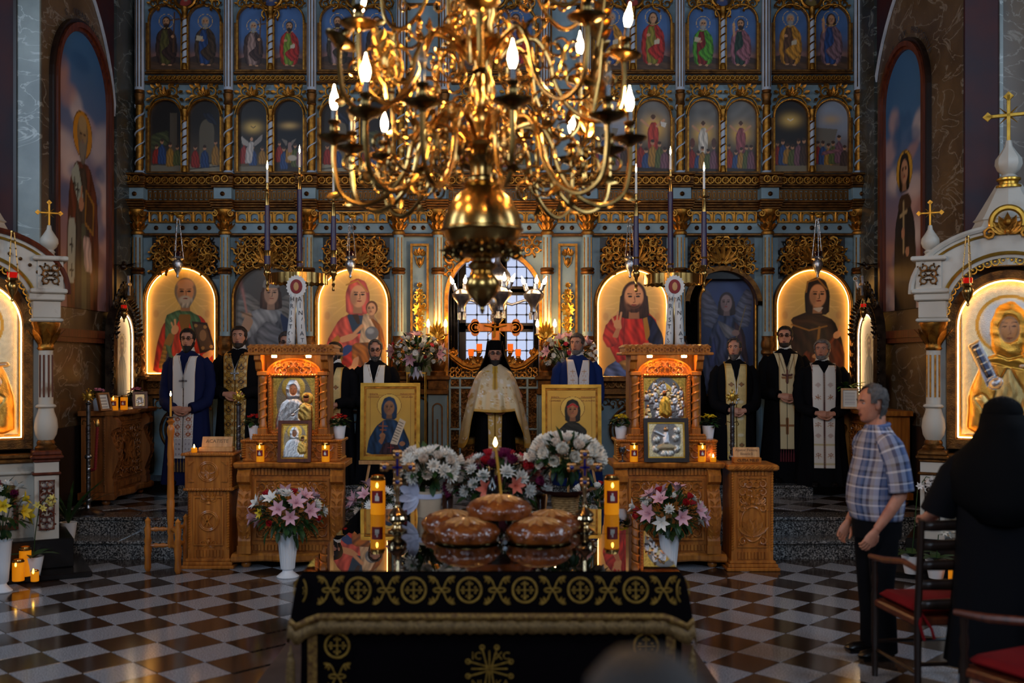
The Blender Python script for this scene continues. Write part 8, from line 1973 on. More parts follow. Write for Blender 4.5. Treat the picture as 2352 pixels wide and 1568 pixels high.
# ---- celebrant in golden cope, black hat and veil
YC = 10.8
def cope_paint(p):
    p.grad((206,176,112),(216,196,160),2,7);R = random.Random(2)
    for k in range(150):
        x,y = R.uniform(-2.2,2.2),R.uniform(1.8,7.2);p.ell(x,y,R.uniform(.06,.16),R.uniform(.05,.14),R.choice(((222,208,190),(230,222,214),(186,140,66),(198,156,84),(214,190,140))),rot=R.uniform(0,180),soft=.3,al=.85);
    for k in range(60):
        x,y = R.uniform(-2.2,2.2),R.uniform(2,7.2);p.ring(x,y,R.uniform(.06,.13),.022,R.choice(((176,126,52),(232,226,220))))
    p.poly([(-.12,6.1),(.12,6.1),(.16,7.5),(-.16,7.5)],(206,164,66),sm=0);p.line([(0,6.1),(0,7.4)],.02,(150,110,40))
t = thing('person','bearded celebrant in gold and white cope with black veiled hat','person',(X(1137,YC),YC,.46));s_ = (Z(792,YC)-.46)/1.76;t.scale = (s_,s_,s_)
Mh = head_matrix(.05,.0);g = G();g.M = Mh;add_head(g);g.M = None
for q in (-1,1):
    g.tube([(q*.09,.01,.04),(q*.09,.0,.48),(q*.085,.0,.9)],[.045,.06,.085],10);g.tube([(q*.165,.01,1.4),(q*.3,-.02,1.12),(q*.24,-.16,1.0),(q*.14,-.2,.98)],[.05,.042,.036,.028],9)
    d = Vector((-q*.8,-.3,0)).normalized();up = Vector((0,-1,.35));y_ = up.cross(d).normalized();u_ = d.cross(y_);add_hand(g,Matrix(((d.x,y_.x,u_.x,q*.14),(d.y,y_.y,u_.y,-.2),(d.z,y_.z,u_.z,.98),(0,0,0,1))),q,.6)
g.lathe([(.1,.88),(.125,1.0),(.13,1.2),(.15,1.36),(.1,1.44),(.055,1.5)],(0,.01,0),14,sx=1.25);g.obj('body','skin',t)
g = G();robe_mesh(g,.98,3,sleeves=False);g.obj('cassock','robe_black',t)
for q in (-1,1): G().ball((q*.1,-.2,.03),(.045,.11,.035),10,6).obj('shoe','shoe',t)
head_parts(t,Mh,None,None,'hair_black',.075,True,'skin',.01,'hair_black')
def st_gold(p):
    p.grad((204,172,96),(204,172,96),0,8);R = random.Random(5)
    for k in range(120): p.ell(R.choice((-1,1))*R.uniform(.12,.36),R.uniform(.5,5),R.uniform(.03,.07),R.uniform(.03,.08),R.choice(((224,212,196),(190,140,60),(232,224,214))),soft=.4)
    st_border(p,(196,150,60),.07,.34);p.line([(0,0),(0,7)],.1,(196,150,60))
stole_obj(t,st_gold,.08,'brocade',half=.092)
# cope: a cape draped over the arms, short in front, long at the sides
nu,nv = 120,60;vs = []
for j in range(nv+1):
    f = j/nv
    for i in range(nu):
        a = 2*PI*i/nu;c,sn = -math.cos(a),math.sin(a)   # c<0 is the front
        side = abs(sn)**1.5;back = max(0,c)
        hem = (.98 if c < 0 else .55)*(1-side)+.50*side;hem = .96-.02*math.cos(a*2) if (c < -.75) else hem if c > 0 else .96-(.46)*sstep(np.array((abs(sn)-.55)/.35))
        z = 1.52-(1.52-float(hem))*f;
        wx = np.interp(z,[.4,.6,.8,1.0,1.2,1.33,1.42,1.47,1.5,1.52],[.44,.425,.39,.345,.29,.25,.2,.14,.09,.07]);dy = np.interp(z,[.4,.8,1.0,1.2,1.35,1.45,1.52],[.34,.32,.29,.24,.19,.13,.07]);db = np.interp(z,[.4,1.0,1.35,1.52],[.3,.24,.17,.07])
        k = 1+f*.05*math.sin(a*9+1)+f*.03*math.sin(a*16);e = .86
        vs.append((wx*k*math.copysign(abs(sn)**e,sn),(dy if c < 0 else db)*k*math.copysign(abs(c)**e,c)+.0,z))
V = np.array(vs);p = Pt(V[:,0]*5,V[:,2]*5);cope_paint(p);hem = np.arange(len(V))//nu >= nv-3;p.c[hem] = lin((200,152,62));
me = bpy.data.meshes.new('cope');me.from_pydata(V.tolist(),[],[(j*nu+i,j*nu+(i+1) % nu,(j+1)*nu+(i+1) % nu,(j+1)*nu+i) for j in range(nv) for i in range(nu)]);me.materials.append(MATS['brocade'])
ca = me.color_attributes.new('Col','FLOAT_COLOR','POINT');cc = np.ones((len(V),4),np.float32);cc[:,:3] = np.clip(p.c,0,1);ca.data.foreach_set('color',cc.ravel());me.polygons.foreach_set('use_smooth',[True]*len(me.polygons))
o = bpy.data.objects.new('cope',me);COL.objects.link(o);o.parent = t;so = o.modifiers.new('thickness','SOLIDIFY');so.thickness = .006
g = G();g.tube([(.085*math.cos(q),.0+.08*math.sin(q),1.5-.015*math.sin(q)*-1) for q in [2*PI*i/24 for i in range(24)]],.014,8,closed=True);g.obj('cope_collar','gold_leaf',t)
g = G();g.M = Mh;g.lathe([(.088,.055),(.09,.07),(.094,.14),(.098,.165),(.0,.168)],(0,.006,0),24,sy=1.12);g.obj('cylindrical_hat','veil_black',t)
g = G();n = 40;vs = [];zs = [1.815,1.80,1.74,1.64,1.55,1.46,1.36,1.2,1.0,.8,.62]
wq = [.04,.095,.103,.118,.15,.19,.24,.29,.315,.325,.33];dq = [.045,.11,.118,.125,.14,.16,.18,.2,.21,.21,.21];st_ = [.0,.3,.55,.95,.75,.55,.5,.5,.5,.5,.5]
for z,w,d,s2 in zip(zs,wq,dq,st_):
    for i in range(n+1):
        a = PI/2-(PI/2+s2*.55)+(PI+s2*1.1)*i/n if z < 1.7 else -PI/2-.0+2*PI*i/n*.999 if False else PI/2-(PI/2+s2*.55)+(PI+s2*1.1)*i/n
        f = 1+.03*math.sin(a*12)*(1.8-z);vs.append((w*f*math.cos(a),d*f*math.sin(a)+.012,z))
g.rings(vs,n+1,len(zs),False,False);o = g.obj('hat_veil','veil_black',t);so = o.modifiers.new('thickness','SOLIDIFY');so.thickness = .006
# ---- man in plaid shirt
def plaid():
    m = bpy.data.materials.new('plaid_shirt');m.use_nodes = True;nt = m.node_tree;b = nt.nodes['Principled BSDF'];L = nt.links;b.inputs['Roughness'].default_value = .8
    at_ = nt.nodes.new('ShaderNodeAttribute');at_.attribute_name = 'Col';sp = nt.nodes.new('ShaderNodeSeparateColor');L.new(at_.outputs['Color'],sp.inputs[0]);out = []
    for k,(fr,stops) in enumerate((('Red',((0,(190,180,186)),(.2,(44,56,92)),(.27,(120,124,150)),(.42,(72,92,136)),(.5,(30,38,62)),(.58,(150,152,168)),(.72,(96,72,52)),(.84,(186,166,150)))),('Green',((0,(70,90,134)),(.22,(206,204,214)),(.28,(40,52,88)),(.36,(78,98,140)),(.6,(206,202,210)),(.66,(66,80,118)),(.78,(34,42,70)),(.86,(130,136,160)))))):
        f = nt.nodes.new('ShaderNodeMath');f.operation = 'FRACT';mu = nt.nodes.new('ShaderNodeMath');mu.operation = 'MULTIPLY';mu.inputs[1].default_value = 1.0
        L.new(sp.outputs[fr],mu.inputs[0]);L.new(mu.outputs[0],f.inputs[0]);r = nt.nodes.new('ShaderNodeValToRGB');r.color_ramp.interpolation = 'CONSTANT';e = r.color_ramp.elements
        e[0].position = 0;e[0].color = (*lin(stops[0][1]),1);e[1].position = stops[1][0];e[1].color = (*lin(stops[1][1]),1)
        for ps,cl in stops[2:]: q = e.new(ps);q.color = (*lin(cl),1)
        L.new(f.outputs[0],r.inputs['Fac']);out.append(r)
    mx = nt.nodes.new('ShaderNodeMixRGB');mx.inputs[0].default_value = .5;L.new(out[0].outputs[0],mx.inputs[1]);L.new(out[1].outputs[0],mx.inputs[2]);L.new(mx.outputs[0],b.inputs['Base Color']);MATS['plaid'] = m
plaid()
def uv_obj(name,vs,n,m,mtl,parent,uvs):
    me = bpy.data.meshes.new(name);me.from_pydata(vs,[],[(j*n+i,j*n+i+1,(j+1)*n+i+1,(j+1)*n+i) for j in range(m-1) for i in range(n-1)]);me.materials.append(MATS[mtl])
    ca = me.color_attributes.new('Col','FLOAT_COLOR','POINT');cc = np.ones((len(vs),4),np.float32);cc[:,:2] = np.array(uvs);ca.data.foreach_set('color',cc.ravel());me.polygons.foreach_set('use_smooth',[True]*len(me.polygons))
    o = bpy.data.objects.new(name,me);COL.objects.link(o);o.parent = parent;so = o.modifiers.new('thickness','SOLIDIFY');so.thickness = .004;return o
YM = CZ*FPX/(1505-HY)
t = thing('person','elderly man in blue plaid short sleeved shirt and dark trousers','person',(X(2012,YM),YM,0),-PI/2+.12);s_ = Z(888,YM)/1.76;t.scale = (s_*.93,s_*.93,s_)
Mh = head_matrix(.0,.04);Mh = Matrix.Translation((0,-.02,0)) @ Mh
g = G();g.M = Mh;add_head(g);g.M = None
g.lathe([(.05,1.58),(.055,1.5),(.09,1.45),(.115,1.36),(.12,1.2),(.12,1.0),(.11,.9)],(0,.01,0),14,sx=1.25)
for q in (-1,1): g.tube([(q*.1,.02,.06),(q*.1,.0,.48),(q*.09,.0,.92)],[.045,.06,.085],10)
# near arm: elbow back, hand forward at the thigh; far arm mirrored
for q in (-1,1):
    g.tube([(q*.185,.01,1.4),(q*.225,.04,1.25),(q*.235,.06,1.13),(q*.235,.055,1.08),(q*.225,-.02,.97),(q*.205,-.1,.86)],[.056,.05,.044,.043,.038,.028],10)
    d = Vector((-q*.12,-.55,-.8)).normalized();up = Vector((q,0,0));y_ = up.cross(d).normalized();u_ = d.cross(y_);add_hand(g,Matrix(((d.x,y_.x,u_.x,q*.203),(d.y,y_.y,u_.y,-.108),(d.z,y_.z,u_.z,.845),(0,0,0,1))),-q*-1,.7)
g.obj('body','skin_old',t)
head_parts(t,Mh,None,None,None,0,False,'skin_old',0,'hair_greymix')
g = G();g.M = Mh;shell(g,lambda a,t_: t_ > (.97 if abs(a) < .8 else .6 if abs(a) < 1.2 else .12 if abs(a) < 1.5 else .25 if abs(a) < 1.85 else -.6),lambda a,t_: .006+.02*min(1,abs(a)/2.4),seed=9,rough=.006);o = g.obj('hair','hair_greymix',t)
n,m_ = 73,40;vs,uv = [],[]
for j in range(m_):
    z = .9+(1.515-.9)*j/(m_-1);w = np.interp(z,[.9,1.0,1.1,1.25,1.38,1.44,1.48,1.515],[.19,.2,.2,.205,.2,.165,.11,.075]);d = np.interp(z,[.9,1.0,1.1,1.25,1.38,1.44,1.48,1.515],[.15,.165,.165,.15,.13,.11,.09,.075]);bl = np.interp(z,[.9,1.02,1.15,1.3],[.02,.035,.025,0])
    for i in range(n):
        a = 2*PI*i/(n-1)+PI/2;x,y = w*math.copysign(abs(math.cos(a))**.85,math.cos(a)),d*math.copysign(abs(math.sin(a))**.85,math.sin(a));y -= bl if math.sin(a) < 0 else 0;f = 1+.012*math.sin(a*7+z*20)
        vs.append((x*f,y*f+.01,z));uv.append((i/(n-1)*6.0,z*5.6))
sh = uv_obj('shirt',vs,n,m_,'plaid',t,uv)
for q in (-1,1):
    vs,uv = [],[];P = [((q*.13,.0,1.42),.075),((q*.19,.01,1.38),.088),((q*.225,.035,1.28),.085),((q*.24,.05,1.17),.084),((q*.245,.057,1.1),.086)];nn = 25
    for j in range(17):
        f = j/16*4;k = min(int(f),3);f -= k;c = Vector(P[k][0]).lerp(Vector(P[k+1][0]),f);r = P[k][1]*(1-f)+P[k+1][1]*f;ax = (Vector(P[k+1][0])-Vector(P[k][0])).normalized();u_ = Vector((0,1,0));u_ = (u_-ax*u_.dot(ax)).normalized();w_ = ax.cross(u_)
        for i in range(nn): a = 2*PI*i/(nn-1);vs.append(tuple(c+u_*r*math.cos(a)+w_*r*.85*math.sin(a)));uv.append((i/(nn-1)*2.5,(1.4-j*.022)*5.6))
    uv_obj('sleeve',vs,nn,17,'plaid',sh,uv)
g = G();g.tube([(.078*math.cos(q),.012+.075*math.sin(q),1.505+.012*math.sin(q)) for q in [2*PI*i/20 for i in range(20)]],.014,8,closed=True);g.obj('shirt_collar',cmat(88,104,146,.8),sh)
g = G();n = 32;vs = []
for z,w,d in ((.95,.186,.165),(.85,.19,.16),(.78,.186,.155)):
    for i in range(n): a = 2*PI*i/n;vs.append((w*math.cos(a),d*math.sin(a)+.005,z))
g.rings(vs,n,3)
for q in (-1,1): g.tube([(q*.092,.005,.84),(q*.1,.0,.7),(q*.1,-.005,.48),(q*.1,.015,.25),(q*.1,.02,.05)],[.105,.1,.078,.075,.08],16)
g.obj('trousers','robe_black',t)
G().lathe([(.19,.94),(.193,.95),(.193,.975),(.19,.985)],(0,.005,0),30,sy=.87,cap=False).obj('belt','shoe',t)
for q in (-1,1):
    g = G();g.ball((q*.1,-.05,.035),(.048,.14,.04),12,6);g.ball((q*.1,.03,.05),(.045,.06,.05),10,6);g.box(q*.1-.042,q*.1+.042,-.16,.085,0,.018);g.obj('shoe','shoe',t)
# ---- woman in black seen from behind, hand on the chair
YWo = 5.25
t = thing('person','woman in black dress and black headscarf resting a hand on the chair back','person',(X(2305,YWo),YWo,0),PI-.5);s_ = Z(918,YWo)/1.76;t.scale = (s_*1.12,s_*1.12,s_)
Mh = head_matrix(.2,.1);g = G();g.M = Mh;add_head(g);g.M = None
g.lathe([(.05,1.58),(.055,1.5),(.1,1.45),(.13,1.36),(.14,1.2),(.14,1.0),(.13,.9)],(0,.01,0),14,sx=1.15)
for q in (-1,1): g.tube([(q*.1,.02,.06),(q*.1,.0,.48),(q*.09,.0,.92)],[.04,.055,.085],10)
hx,hy,hz_ = .38,-.2,1.03
g.tube([(.18,.0,1.4),(.27,.03,1.2),(.3,.02,1.12),(.34,-.1,1.07),(hx,hy,hz_)],[.05,.046,.042,.037,.028],10)
d = Vector((.25,-.95,-.1)).normalized();up = Vector((0,0,1));y_ = up.cross(d).normalized();u_ = d.cross(y_);add_hand(g,Matrix(((d.x,y_.x,u_.x,hx),(d.y,y_.y,u_.y,hy),(d.z,y_.z,u_.z,hz_),(0,0,0,1))),-1,.8)
g.tube([(-.18,.0,1.4),(-.26,.0,1.15),(-.22,-.1,.95),(-.15,-.18,.9)],[.05,.045,.038,.028],10)
d = Vector((.8,-.4,0)).normalized();y_ = up.cross(d).normalized();u_ = d.cross(y_);add_hand(g,Matrix(((d.x,y_.x,u_.x,-.15),(d.y,y_.y,u_.y,-.18),(d.z,y_.z,u_.z,.9),(0,0,0,1))),1,.7);g.obj('body','skin',t)
head_parts(t,Mh,'hair_brown','short',None,0,False,'skin',0)
g = G();robe_mesh(g,.95,8,zmin=.25,sleeves=False)
for q,pts in ((1,[(.16,.0,1.42),(.22,.01,1.33),(.27,.025,1.2),(.305,.015,1.1)]),(-1,[(-.16,.0,1.42),(-.22,.0,1.33),(-.26,.0,1.15),(-.24,-.06,1.02)])): g.tube(pts,[.07,.085,.085,.09],14,up=(0,1,0))
g.obj('dress','robe_black',t)
g = G();g.M = Mh;shell(g,lambda a,t_: abs(a) > .75 or t_ > .78,lambda a,t_: .022,lambda a,t_: .0,4,.002);g.M = None
vs = [];n = 28
for z,w,d in ((1.68,.1,.122),(1.60,.112,.135),(1.52,.15,.155),(1.44,.22,.175),(1.34,.26,.195),(1.2,.25,.21),(1.08,.13,.215)):
    for i in range(n+1): a = -.2+(PI+.4)*i/n;vs.append((w*math.cos(a),d*math.sin(a)+.01,z))
g.rings(vs,n+1,7,False,False);o = g.obj('headscarf','veil_black',t);so = o.modifiers.new('thickness','SOLIDIFY');so.thickness = .006
for q in (-1,1): G().ball((q*.1,-.06,.035),(.042,.13,.035),10,6).obj('shoe','shoe',t)
# ---- out of focus worshipper close to the lens
t = thing('person','blurred brown haired worshipper standing in the near foreground','person',(.18,1.2,0),PI);s_ = 1.44/1.76;t.scale = (s_,s_,s_)
g = G();Mh = head_matrix(0,.1);g.M = Mh;add_head(g);g.M = None;g.lathe([(.05,1.58),(.055,1.5),(.1,1.45),(.13,1.36),(.14,1.2),(.14,1.0),(.13,.9)],(0,.01,0),14,sx=1.15)
for q in (-1,1): g.tube([(q*.1,.02,.06),(q*.1,.0,.48),(q*.09,.0,.92)],[.04,.055,.085],10);g.tube([(q*.17,.0,1.4),(q*.24,.01,1.12),(q*.22,-.06,.85)],[.05,.042,.03],9);d = Vector((0,-.3,-1)).normalized();up = Vector((q,0,0));y_ = up.cross(d).normalized();u_ = d.cross(y_);add_hand(g,Matrix(((d.x,y_.x,u_.x,q*.22),(d.y,y_.y,u_.y,-.065),(d.z,y_.z,u_.z,.84),(0,0,0,1))),q,.5)
g.obj('body','skin',t);head_parts(t,Mh,'hair_brown','short',None,0,False,'skin');g = G();robe_mesh(g,.85,8,zmin=.3,sleeves=False)
for q in (-1,1): g.tube([(q*.16,.0,1.41),(q*.22,.0,1.3),(q*.245,.01,1.12),(q*.225,-.05,.9)],[.07,.08,.07,.06],12,up=(0,1,0));G().ball((q*.1,-.06,.035),(.042,.13,.035),10,6).obj('shoe','shoe',t)
g.obj('dress','robe_black',t)

# ---------------------------------------------------------------- flowers, pots and chairs
BM = {}
def bloom(kind,c):
    if (kind,c) in BM: return BM[(kind,c)]
    g = G();R = random.Random(3)
    if kind in ('mum','rose'):
        for k,(n,el,L) in enumerate(((11,.1,1),(9,.5,.9),(7,.95,.75),(4,1.35,.6))):
            for i in range(n):
                a = 2*PI*i/n+k*.4;d = (math.cos(a)*math.cos(el),math.sin(a)*math.cos(el),math.sin(el))
                if kind == 'mum': g.leaf((0,0,0),d,.036*L,.008,n=2,bend=-.25)
                else: g.leaf((d[0]*.004,d[1]*.004,0),(d[0]*.7,d[1]*.7,d[2]+.55),.034*L+.006,.016,n=3,bend=-.3,cup=.5)
    elif kind == 'lily':
        for i in range(6): g.leaf((0,0,0),(math.cos(i*1.047),math.sin(i*1.047),1.5),.075,.018,n=4,bend=.4)
        for i in range(5): g.tube([(0,0,0),(.012*math.cos(i*1.26),.012*math.sin(i*1.26),.05)],.0018,4)
    else:
        for i in range(14): a = 2*PI*i/14;g.leaf((0,0,0),(math.cos(a),math.sin(a),.25),.034,.007,n=2)
        g.ball((0,0,.004),(.011,.011,.006),7,4)
    BM[(kind,c)] = g.mesh('bloom',cmat(*c,0.55));return BM[(kind,c)]
def bouquet(t,c,rx,ry,rz,spec,seed,nleaf=140,zmin=-.25,leafm='leaf',ll=.09):
    R = random.Random(seed);L = [(k,col,s) for k,col,n,s in spec for _ in range(n)];R.shuffle(L);N = len(L);g = G();c = Vector(c)
    for i,(k,col,s) in enumerate(L):
        z = 1-(1-zmin)*(i+.5)/N;a = i*2.39996;q = math.sqrt(max(0,1-z*z));d = Vector((q*math.cos(a),q*math.sin(a),z));p = Vector((d.x*rx,d.y*ry,d.z*rz))*R.uniform(.9,1.04)
        place(bloom(k,col),'bloom',t,c+p,d.to_track_quat('Z','Y').to_euler(),s*R.uniform(.85,1.15));g.tube([c+Vector((0,0,-rz*.9)),c+p*.98],.0025,4)
    for i in range(nleaf):
        d = Vector((R.gauss(0,1),R.gauss(0,1),R.gauss(.1,.8))).normalized();p = Vector((d.x*rx,d.y*ry,d.z*rz))*R.uniform(.5,.95);p.z = max(p.z,.03-c.z);g.leaf(c+p,d+Vector((0,0,R.uniform(-.4,.4))),ll*R.uniform(.6,1.3),ll*.24,n=3,bend=R.uniform(0,.5))
    tag(g.obj('foliage',leafm,t),kind='stuff')
WH,CR,PK,RD_,YL,MG = (232,230,224),(226,208,190),(212,164,176),(170,20,30),(222,190,40),(110,16,60)
def urn(t,h,r,m='plastic_white',fl=20): G().lathe([(r*.95,0),(r*.98,.006),(r*.5,h*.12),(r*.42,h*.16),(r*.6,h*.2),(r*.72,h*.5),(r*.9,h*.97),(r,h),(r*.9,h),(r*.6,h*.5),(0,h*.3)],n=40,flute=fl,fa=.025).obj('vase',m,t)
for px,Yv,lb,sp,sd in ((661,8.5,'fluted white floor vase of pink lilies, white mums and yellow freesia',[('lily',PK,10,1.25),('mum',WH,10,1.5),('lily',YL,3,.8),('rose',RD_,6,1.1),('lily',WH,2,1)],1),(1537,8.5,'fluted white floor vase of lilies, white mums and red striped flowers',[('lily',PK,9,1.25),('mum',WH,10,1.3),('rose',RD_,8,1.2),('lily',WH,4,1.1)],2)):
    t = thing('flower_vase',lb,'vase of flowers',(X(px,Yv),Yv,.001));urn(t,.36,.095);bouquet(t,(0,0,.52),.29,.22,.2,sp,sd,170)
for px,lb,sd in ((957,'large stand of white roses and pink lilies left of the royal doors',3),(1304,'large stand of white roses and pink lilies behind the blue robed priest',4)):
    Yv = 11.56;t = thing('flower_stand',lb,'flower stand',(X(px,Yv),Yv,.46));zc = Z(812,Yv)-.46
    bouquet(t,(0,0,zc),.31,.2,.2,[('rose',WH,26,1.15),('daisy',WH,14,1.1),('lily',PK,8,1.2),('rose',RD_,5,.8),('daisy',(196,40,60),4,1)],sd,120,-.5);g = G()
    for s_ in (-1,1):
        for d in (-.1,.12): g.tube([(s_*.1,d,0),(s_*.1,d,zc-.22)],.006,5)
    g.box(-.11,.11,-.11,.13,zc-.23,zc-.21);g.obj('wire_stand','gold_leaf',t,False);G().lathe([(.06,zc-.21),(.09,zc-.1),(0,zc-.1)],n=14).obj('bowl','marble_black',t)
    g = G();[g.leaf((0,-.1,zc-.15),(s_*.7,-.3,-.5),.14,.03,n=3,bend=.4) for s_ in (-1,-.3,.3,1)];g.obj('ribbon_bow','ribbon_lilac',t)
for px,lb,sp,sd in ((862,'low basket of white daisies and pink lilies under the blue saint easel',[('daisy',WH,12,1.5),('lily',PK,4,1.2),('mum',CR,6,1.2),('rose',RD_,2,1)],5),(1366,'low basket of white roses and red buds under the brown saint easel',[('rose',WH,12,1.4),('rose',RD_,4,1),('daisy',WH,5,1)],6)):
    t = thing('flower_basket',lb,'flower basket',(X(px,8.95),8.95,.001));G().lathe([(.1,0),(.13,.3),(.135,.32),(0,.3)],n=20,flute=10,fa=.02).obj('basket','basket',t);bouquet(t,(0,0,.52),.2,.18,.2,sp,sd,160)
# flowers on the table
x_,y_ = at(985,1186);t = thing('wrapped_vase','paper wrapped vase of white hydrangeas with lilac ribbon on the table','vase of flowers',(x_,y_,ZG))
G().lathe([(.07,0),(.072,.005),(.082,.165),(.078,.165),(.066,.01),(0,.01)],n=22).obj('vase','paper_wrap',t);bouquet(t,(0,0,.3),.18,.15,.12,[('mum',(238,230,218),30,1.6),('rose',CR,12,1.3)],7,60)
g = G()
for k,(dx,dz) in enumerate(((-1,.5),(-1,-.2),(-.5,-1),(-.3,.8),(-.8,-.8))): g.leaf((-.07,-.05,.14),(dx,-.3,dz),.13,.03,up=(0,-1,0),n=4,bend=.3)
g.lathe([(.084,.12),(.086,.15)],n=22,cap=False);g.obj('ribbon_bow','ribbon_lilac',t)
x_,y_ = at(1298,1186);t = thing('rose_basket','wicker basket of white roses in burgundy wrap on the table','flower basket',(x_,y_,ZG));g = G()
for k in range(9): z = .012+.014*k;g.tube([((.068+.12*z)*(1+.04*(-1)**(i+k))*math.cos(2*PI*i/24),(.068+.12*z)*(1+.04*(-1)**(i+k))*math.sin(2*PI*i/24),z) for i in range(24)],.008,5,closed=True)
g.lathe([(.066,0),(.08,.125),(0,.11)],n=20);g.obj('wicker','basket',t);bouquet(t,(0,0,.36),.2,.16,.13,[('rose',(238,230,216),24,1.7),('rose',CR,12,1.5)],8,130,-.2);g = G()
for k in range(9): a = PI+k*.4;g.leaf((.07*math.cos(a),.07*math.sin(a),.12),(math.cos(a),math.sin(a),.8),.15,.05,n=4,bend=.3,wave=.2)
g.obj('burgundy_wrap','burgundy_wrap',t)
t = thing('mixed_bouquet','burgundy and pink bouquet with white mums behind the wine bottle','bouquet',(X(1143,6.52),6.52,ZG));G().lathe([(.06,0),(.09,.1),(0,.1)],n=16).obj('pot','burgundy_wrap',t)
bouquet(t,(0,0,.17),.31,.15,.2,[('mum',WH,14,1.5),('rose',MG,16,1.4),('rose',RD_,12,1.5),('lily',PK,8,1.1),('mum',CR,6,1.4),('lily',(206,110,90),4,1)],9,110,-.15)
# side wall consoles
for px,Yc,cols,lb,r in ((225,10.4,[PNK],'white pot with pale blossoms on the dark console',.055),(312,10.95,[(206,110,130)],'small pot of pink flowers behind the console photo frame',.042)): pot('potted_flower',lb,X(px,Yc),Yc,1.302,.13,r,cols,px,16)
pot('potted_plant','green leafy plant on the right console behind the text card',X(1945,11.05),11.05,1.302,.1,.06,None,5,ptm='plastic_white');foliage(bpy.data.objects['potted_plant'],50,.1,.12,.26,8,.12,.025,'leaf_bright')
for px,Yc,lb in ((263,10.5,'lit amber jar candle beside the leaning frame on the dark console'),(247,10.65,'shorter amber jar candle behind the leaning frame on the dark console'),(285,10.6,'amber jar candle with red label beside the console photo')): jar_candle(lb,X(px,Yc),Yc,1.302,.15 if px != 247 else .12,.036,px == 263)
def card(p): p.grad((214,210,200),(214,210,200),0,1);[p.line([(-.36,1.1-.09*k),(.36,1.1-.09*k)],.025,(90,86,90)) for k in range(11)]
framed('photo_frame','small brown framed silver icon standing on the dark console',X(322,10.85),10.85,1.302,.15,.18,.15,silver_frame_scene,'frame_wood',True,.5,.025,None,24)
framed('leaning_frame','dark frame seen edge on among the console candles',X(243,10.3),10.3,1.302,.15,.19,.3,card,'oak_dark',False,1.1,.02,None,16)
framed('text_card','pale wooden framed text card on the right console',X(1952,10.75),10.75,1.302,.18,.22,.2,card,'oak_pale',False,-.35,.02,None,40)
# potted plants at the shrines
def orchid(label,x,y,z,col,h=.55):
    t = thing('potted_orchid',label,'potted plant',(x,y,z));G().lathe([(.055,0),(.08,.13),(.083,.15),(.07,.14),(0,.13)],n=18).obj('pot','plastic_white',t);g = G()
    for k in range(5): a = k*1.26;g.leaf((0,0,.14),(math.cos(a),math.sin(a),.7),.2,.04,n=4,bend=.5)
    g.obj('leaves','leaf',t);st = [(0,0,.13),(.02,0,.35),(.05,0,h),(.12,0,h+.1),(.2,0,h+.07)];G().tube(st,.004,5).obj('stem','leaf',t)
    for k in range(6): f = .5+.1*k;p = Vector(st[2]).lerp(Vector(st[4]),k/5);place(bloom('lily',col),'bloom',t,p+Vector((0,-.02,.02-.04*(k % 2))),(1.2,0,k),.55)
orchid('white pot of yellow orchid on the dark shrine slab beside the worn pier',X(76,8.35),8.35,.051,(222,206,110));orchid('white pot of pale orchid beside the spired shrine pier',X(2094,8.4),8.4,.051,(224,214,206),.7);orchid('white pot of pale orchid behind the ladder back chair',X(2150,8.22),8.22,.051,(214,206,190),.35)
t = thing('potted_amaryllis','white pot with long arching green leaves on the step','potted plant',(X(157,9.38),9.38,.171));G().lathe([(.055,0),(.075,.14),(.078,.15),(.065,.14),(0,.13)],n=18).obj('pot','plastic_white',t);g = G()
for k in range(13): a = k*2.4;g.leaf((0,0,.13),(math.cos(a)*.5,math.sin(a)*.5,1.1),.42+.03*(k % 4),.017,n=8,bend=.35+.12*(k % 3))
g.obj('leaves','leaf',t)
for px,Yc,h,lb,lit in ((42,8.12,.17,'lit amber jar candle on the slab of the worn shrine',1),(58,8.3,.24,'tall dim jar candle behind the lit one on the worn shrine slab',0),(80,8.1,.09,'little amber jar candle beside the yellow orchid',1),(2192,8.1,.12,'lit amber jar candle seen through the chair slats',1),(2210,8.12,.1,'small amber jar candle next to the one behind the chair slats',1)): jar_candle(lb,X(px,Yc),Yc,.051,h,.045 if h > .1 else .03,lit,False)
t = thing('flower_vase','vase of white and yellow lilies before the worn shrine pedestal','vase of flowers',(X(4,7.95),7.95,.001));urn(t,.4,.08);bouquet(t,(0,0,.62),.18,.16,.24,[('lily',WH,6,1.2),('lily',YL,5,1.1),('rose',MG,4,1.2),('mum',WH,3,1.4)],12,90)
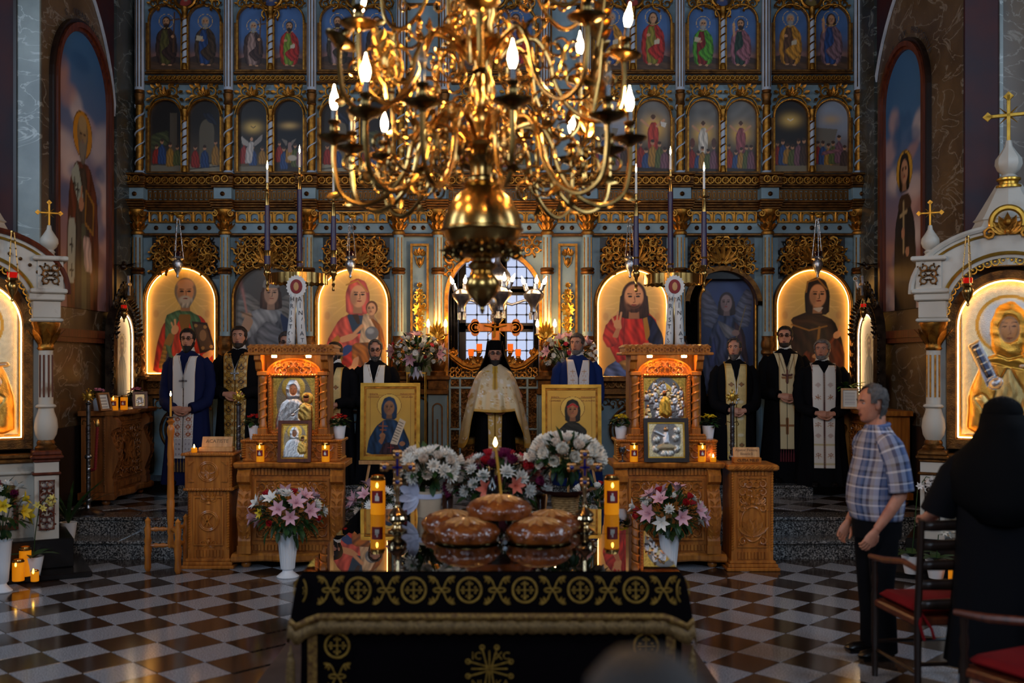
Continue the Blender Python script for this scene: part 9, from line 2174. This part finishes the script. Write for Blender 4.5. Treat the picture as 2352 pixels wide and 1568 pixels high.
# ladder back armchairs
def chair(label,x,y,rz):
    t = thing('ladder_back_chair',label,'chair',(x,y,0),rz);m = 'wood_black';w,d = .25,.23
    for s_ in (-1,1):
        G().tube([(s_*w,-d,0),(s_*w,-d,.45),(s_*w,-d-.04,.97)],[.018,.021,.017],8).obj('back_post',m,t)
        G().lathe([(.016,0),(.02,.1),(.014,.14),(.021,.2),(.021,.46),(.014,.5),(.02,.56),(.014,.6),(.018,.66)],(s_*(w+.01),d,0),8).obj('leg',m,t)
        G().tube([(s_*w,-d-.01,.7),(s_*(w+.01),-.1,.72),(s_*(w+.02),.1,.69),(s_*(w+.02),d+.04,.68)],[.014,.018,.02,.014],8).obj('arm','frame_wood',t)
        G().tube([(s_*w,-d,.15),(s_*w,d,.15)],.012,6).obj('stretcher',m,t)
    for k in range(5):
        z = .52+.105*k;g = G();vs = []
        for zz,e in ((z-.025,0),(z+.022,.012)): vs += [(-w+2*w*i/8,-d-.018-.03*(z-.45)/.5-.02*math.sin(PI*i/8),zz+e*math.sin(PI*i/8)) for i in range(9)]
        g.rings(vs,9,2,False,False);o = g.obj('back_slat',m,t);so = o.modifiers.new('thickness','SOLIDIFY');so.thickness = .014
    for y_ in (-d,d): G().tube([(-w,y_,.2),(w,y_,.2)],.012,6).obj('stretcher',m,t)
    G().cbox(-w-.02,w+.02,-d,d+.02,.4,.445,.01).obj('seat','frame_wood',t,False);G().cbox(-w+.01,w-.01,-d+.03,d,.446,.5,.025).obj('cushion','red_cushion',t)
    g = G();g.tube([(-w+.02,-d,.47),(-w-.01,-d-.04,.42),(-w+.01,-d-.05,.34)],.008,5);g.tube([(-w+.02,-d,.47),(-w+.05,-d-.05,.4),(-w+.06,-d-.06,.35)],.008,5);g.obj('cushion_ties','red_cushion',t)
chair('dark ladder back armchair with red cushion under the woman\'s hand',X(2180,5.5),5.62,.1);chair('dark ladder back armchair with red cushion behind the woman',2.42,4.42,.45)

# ---------------------------------------------------------------- end
bpy.context.view_layer.update()
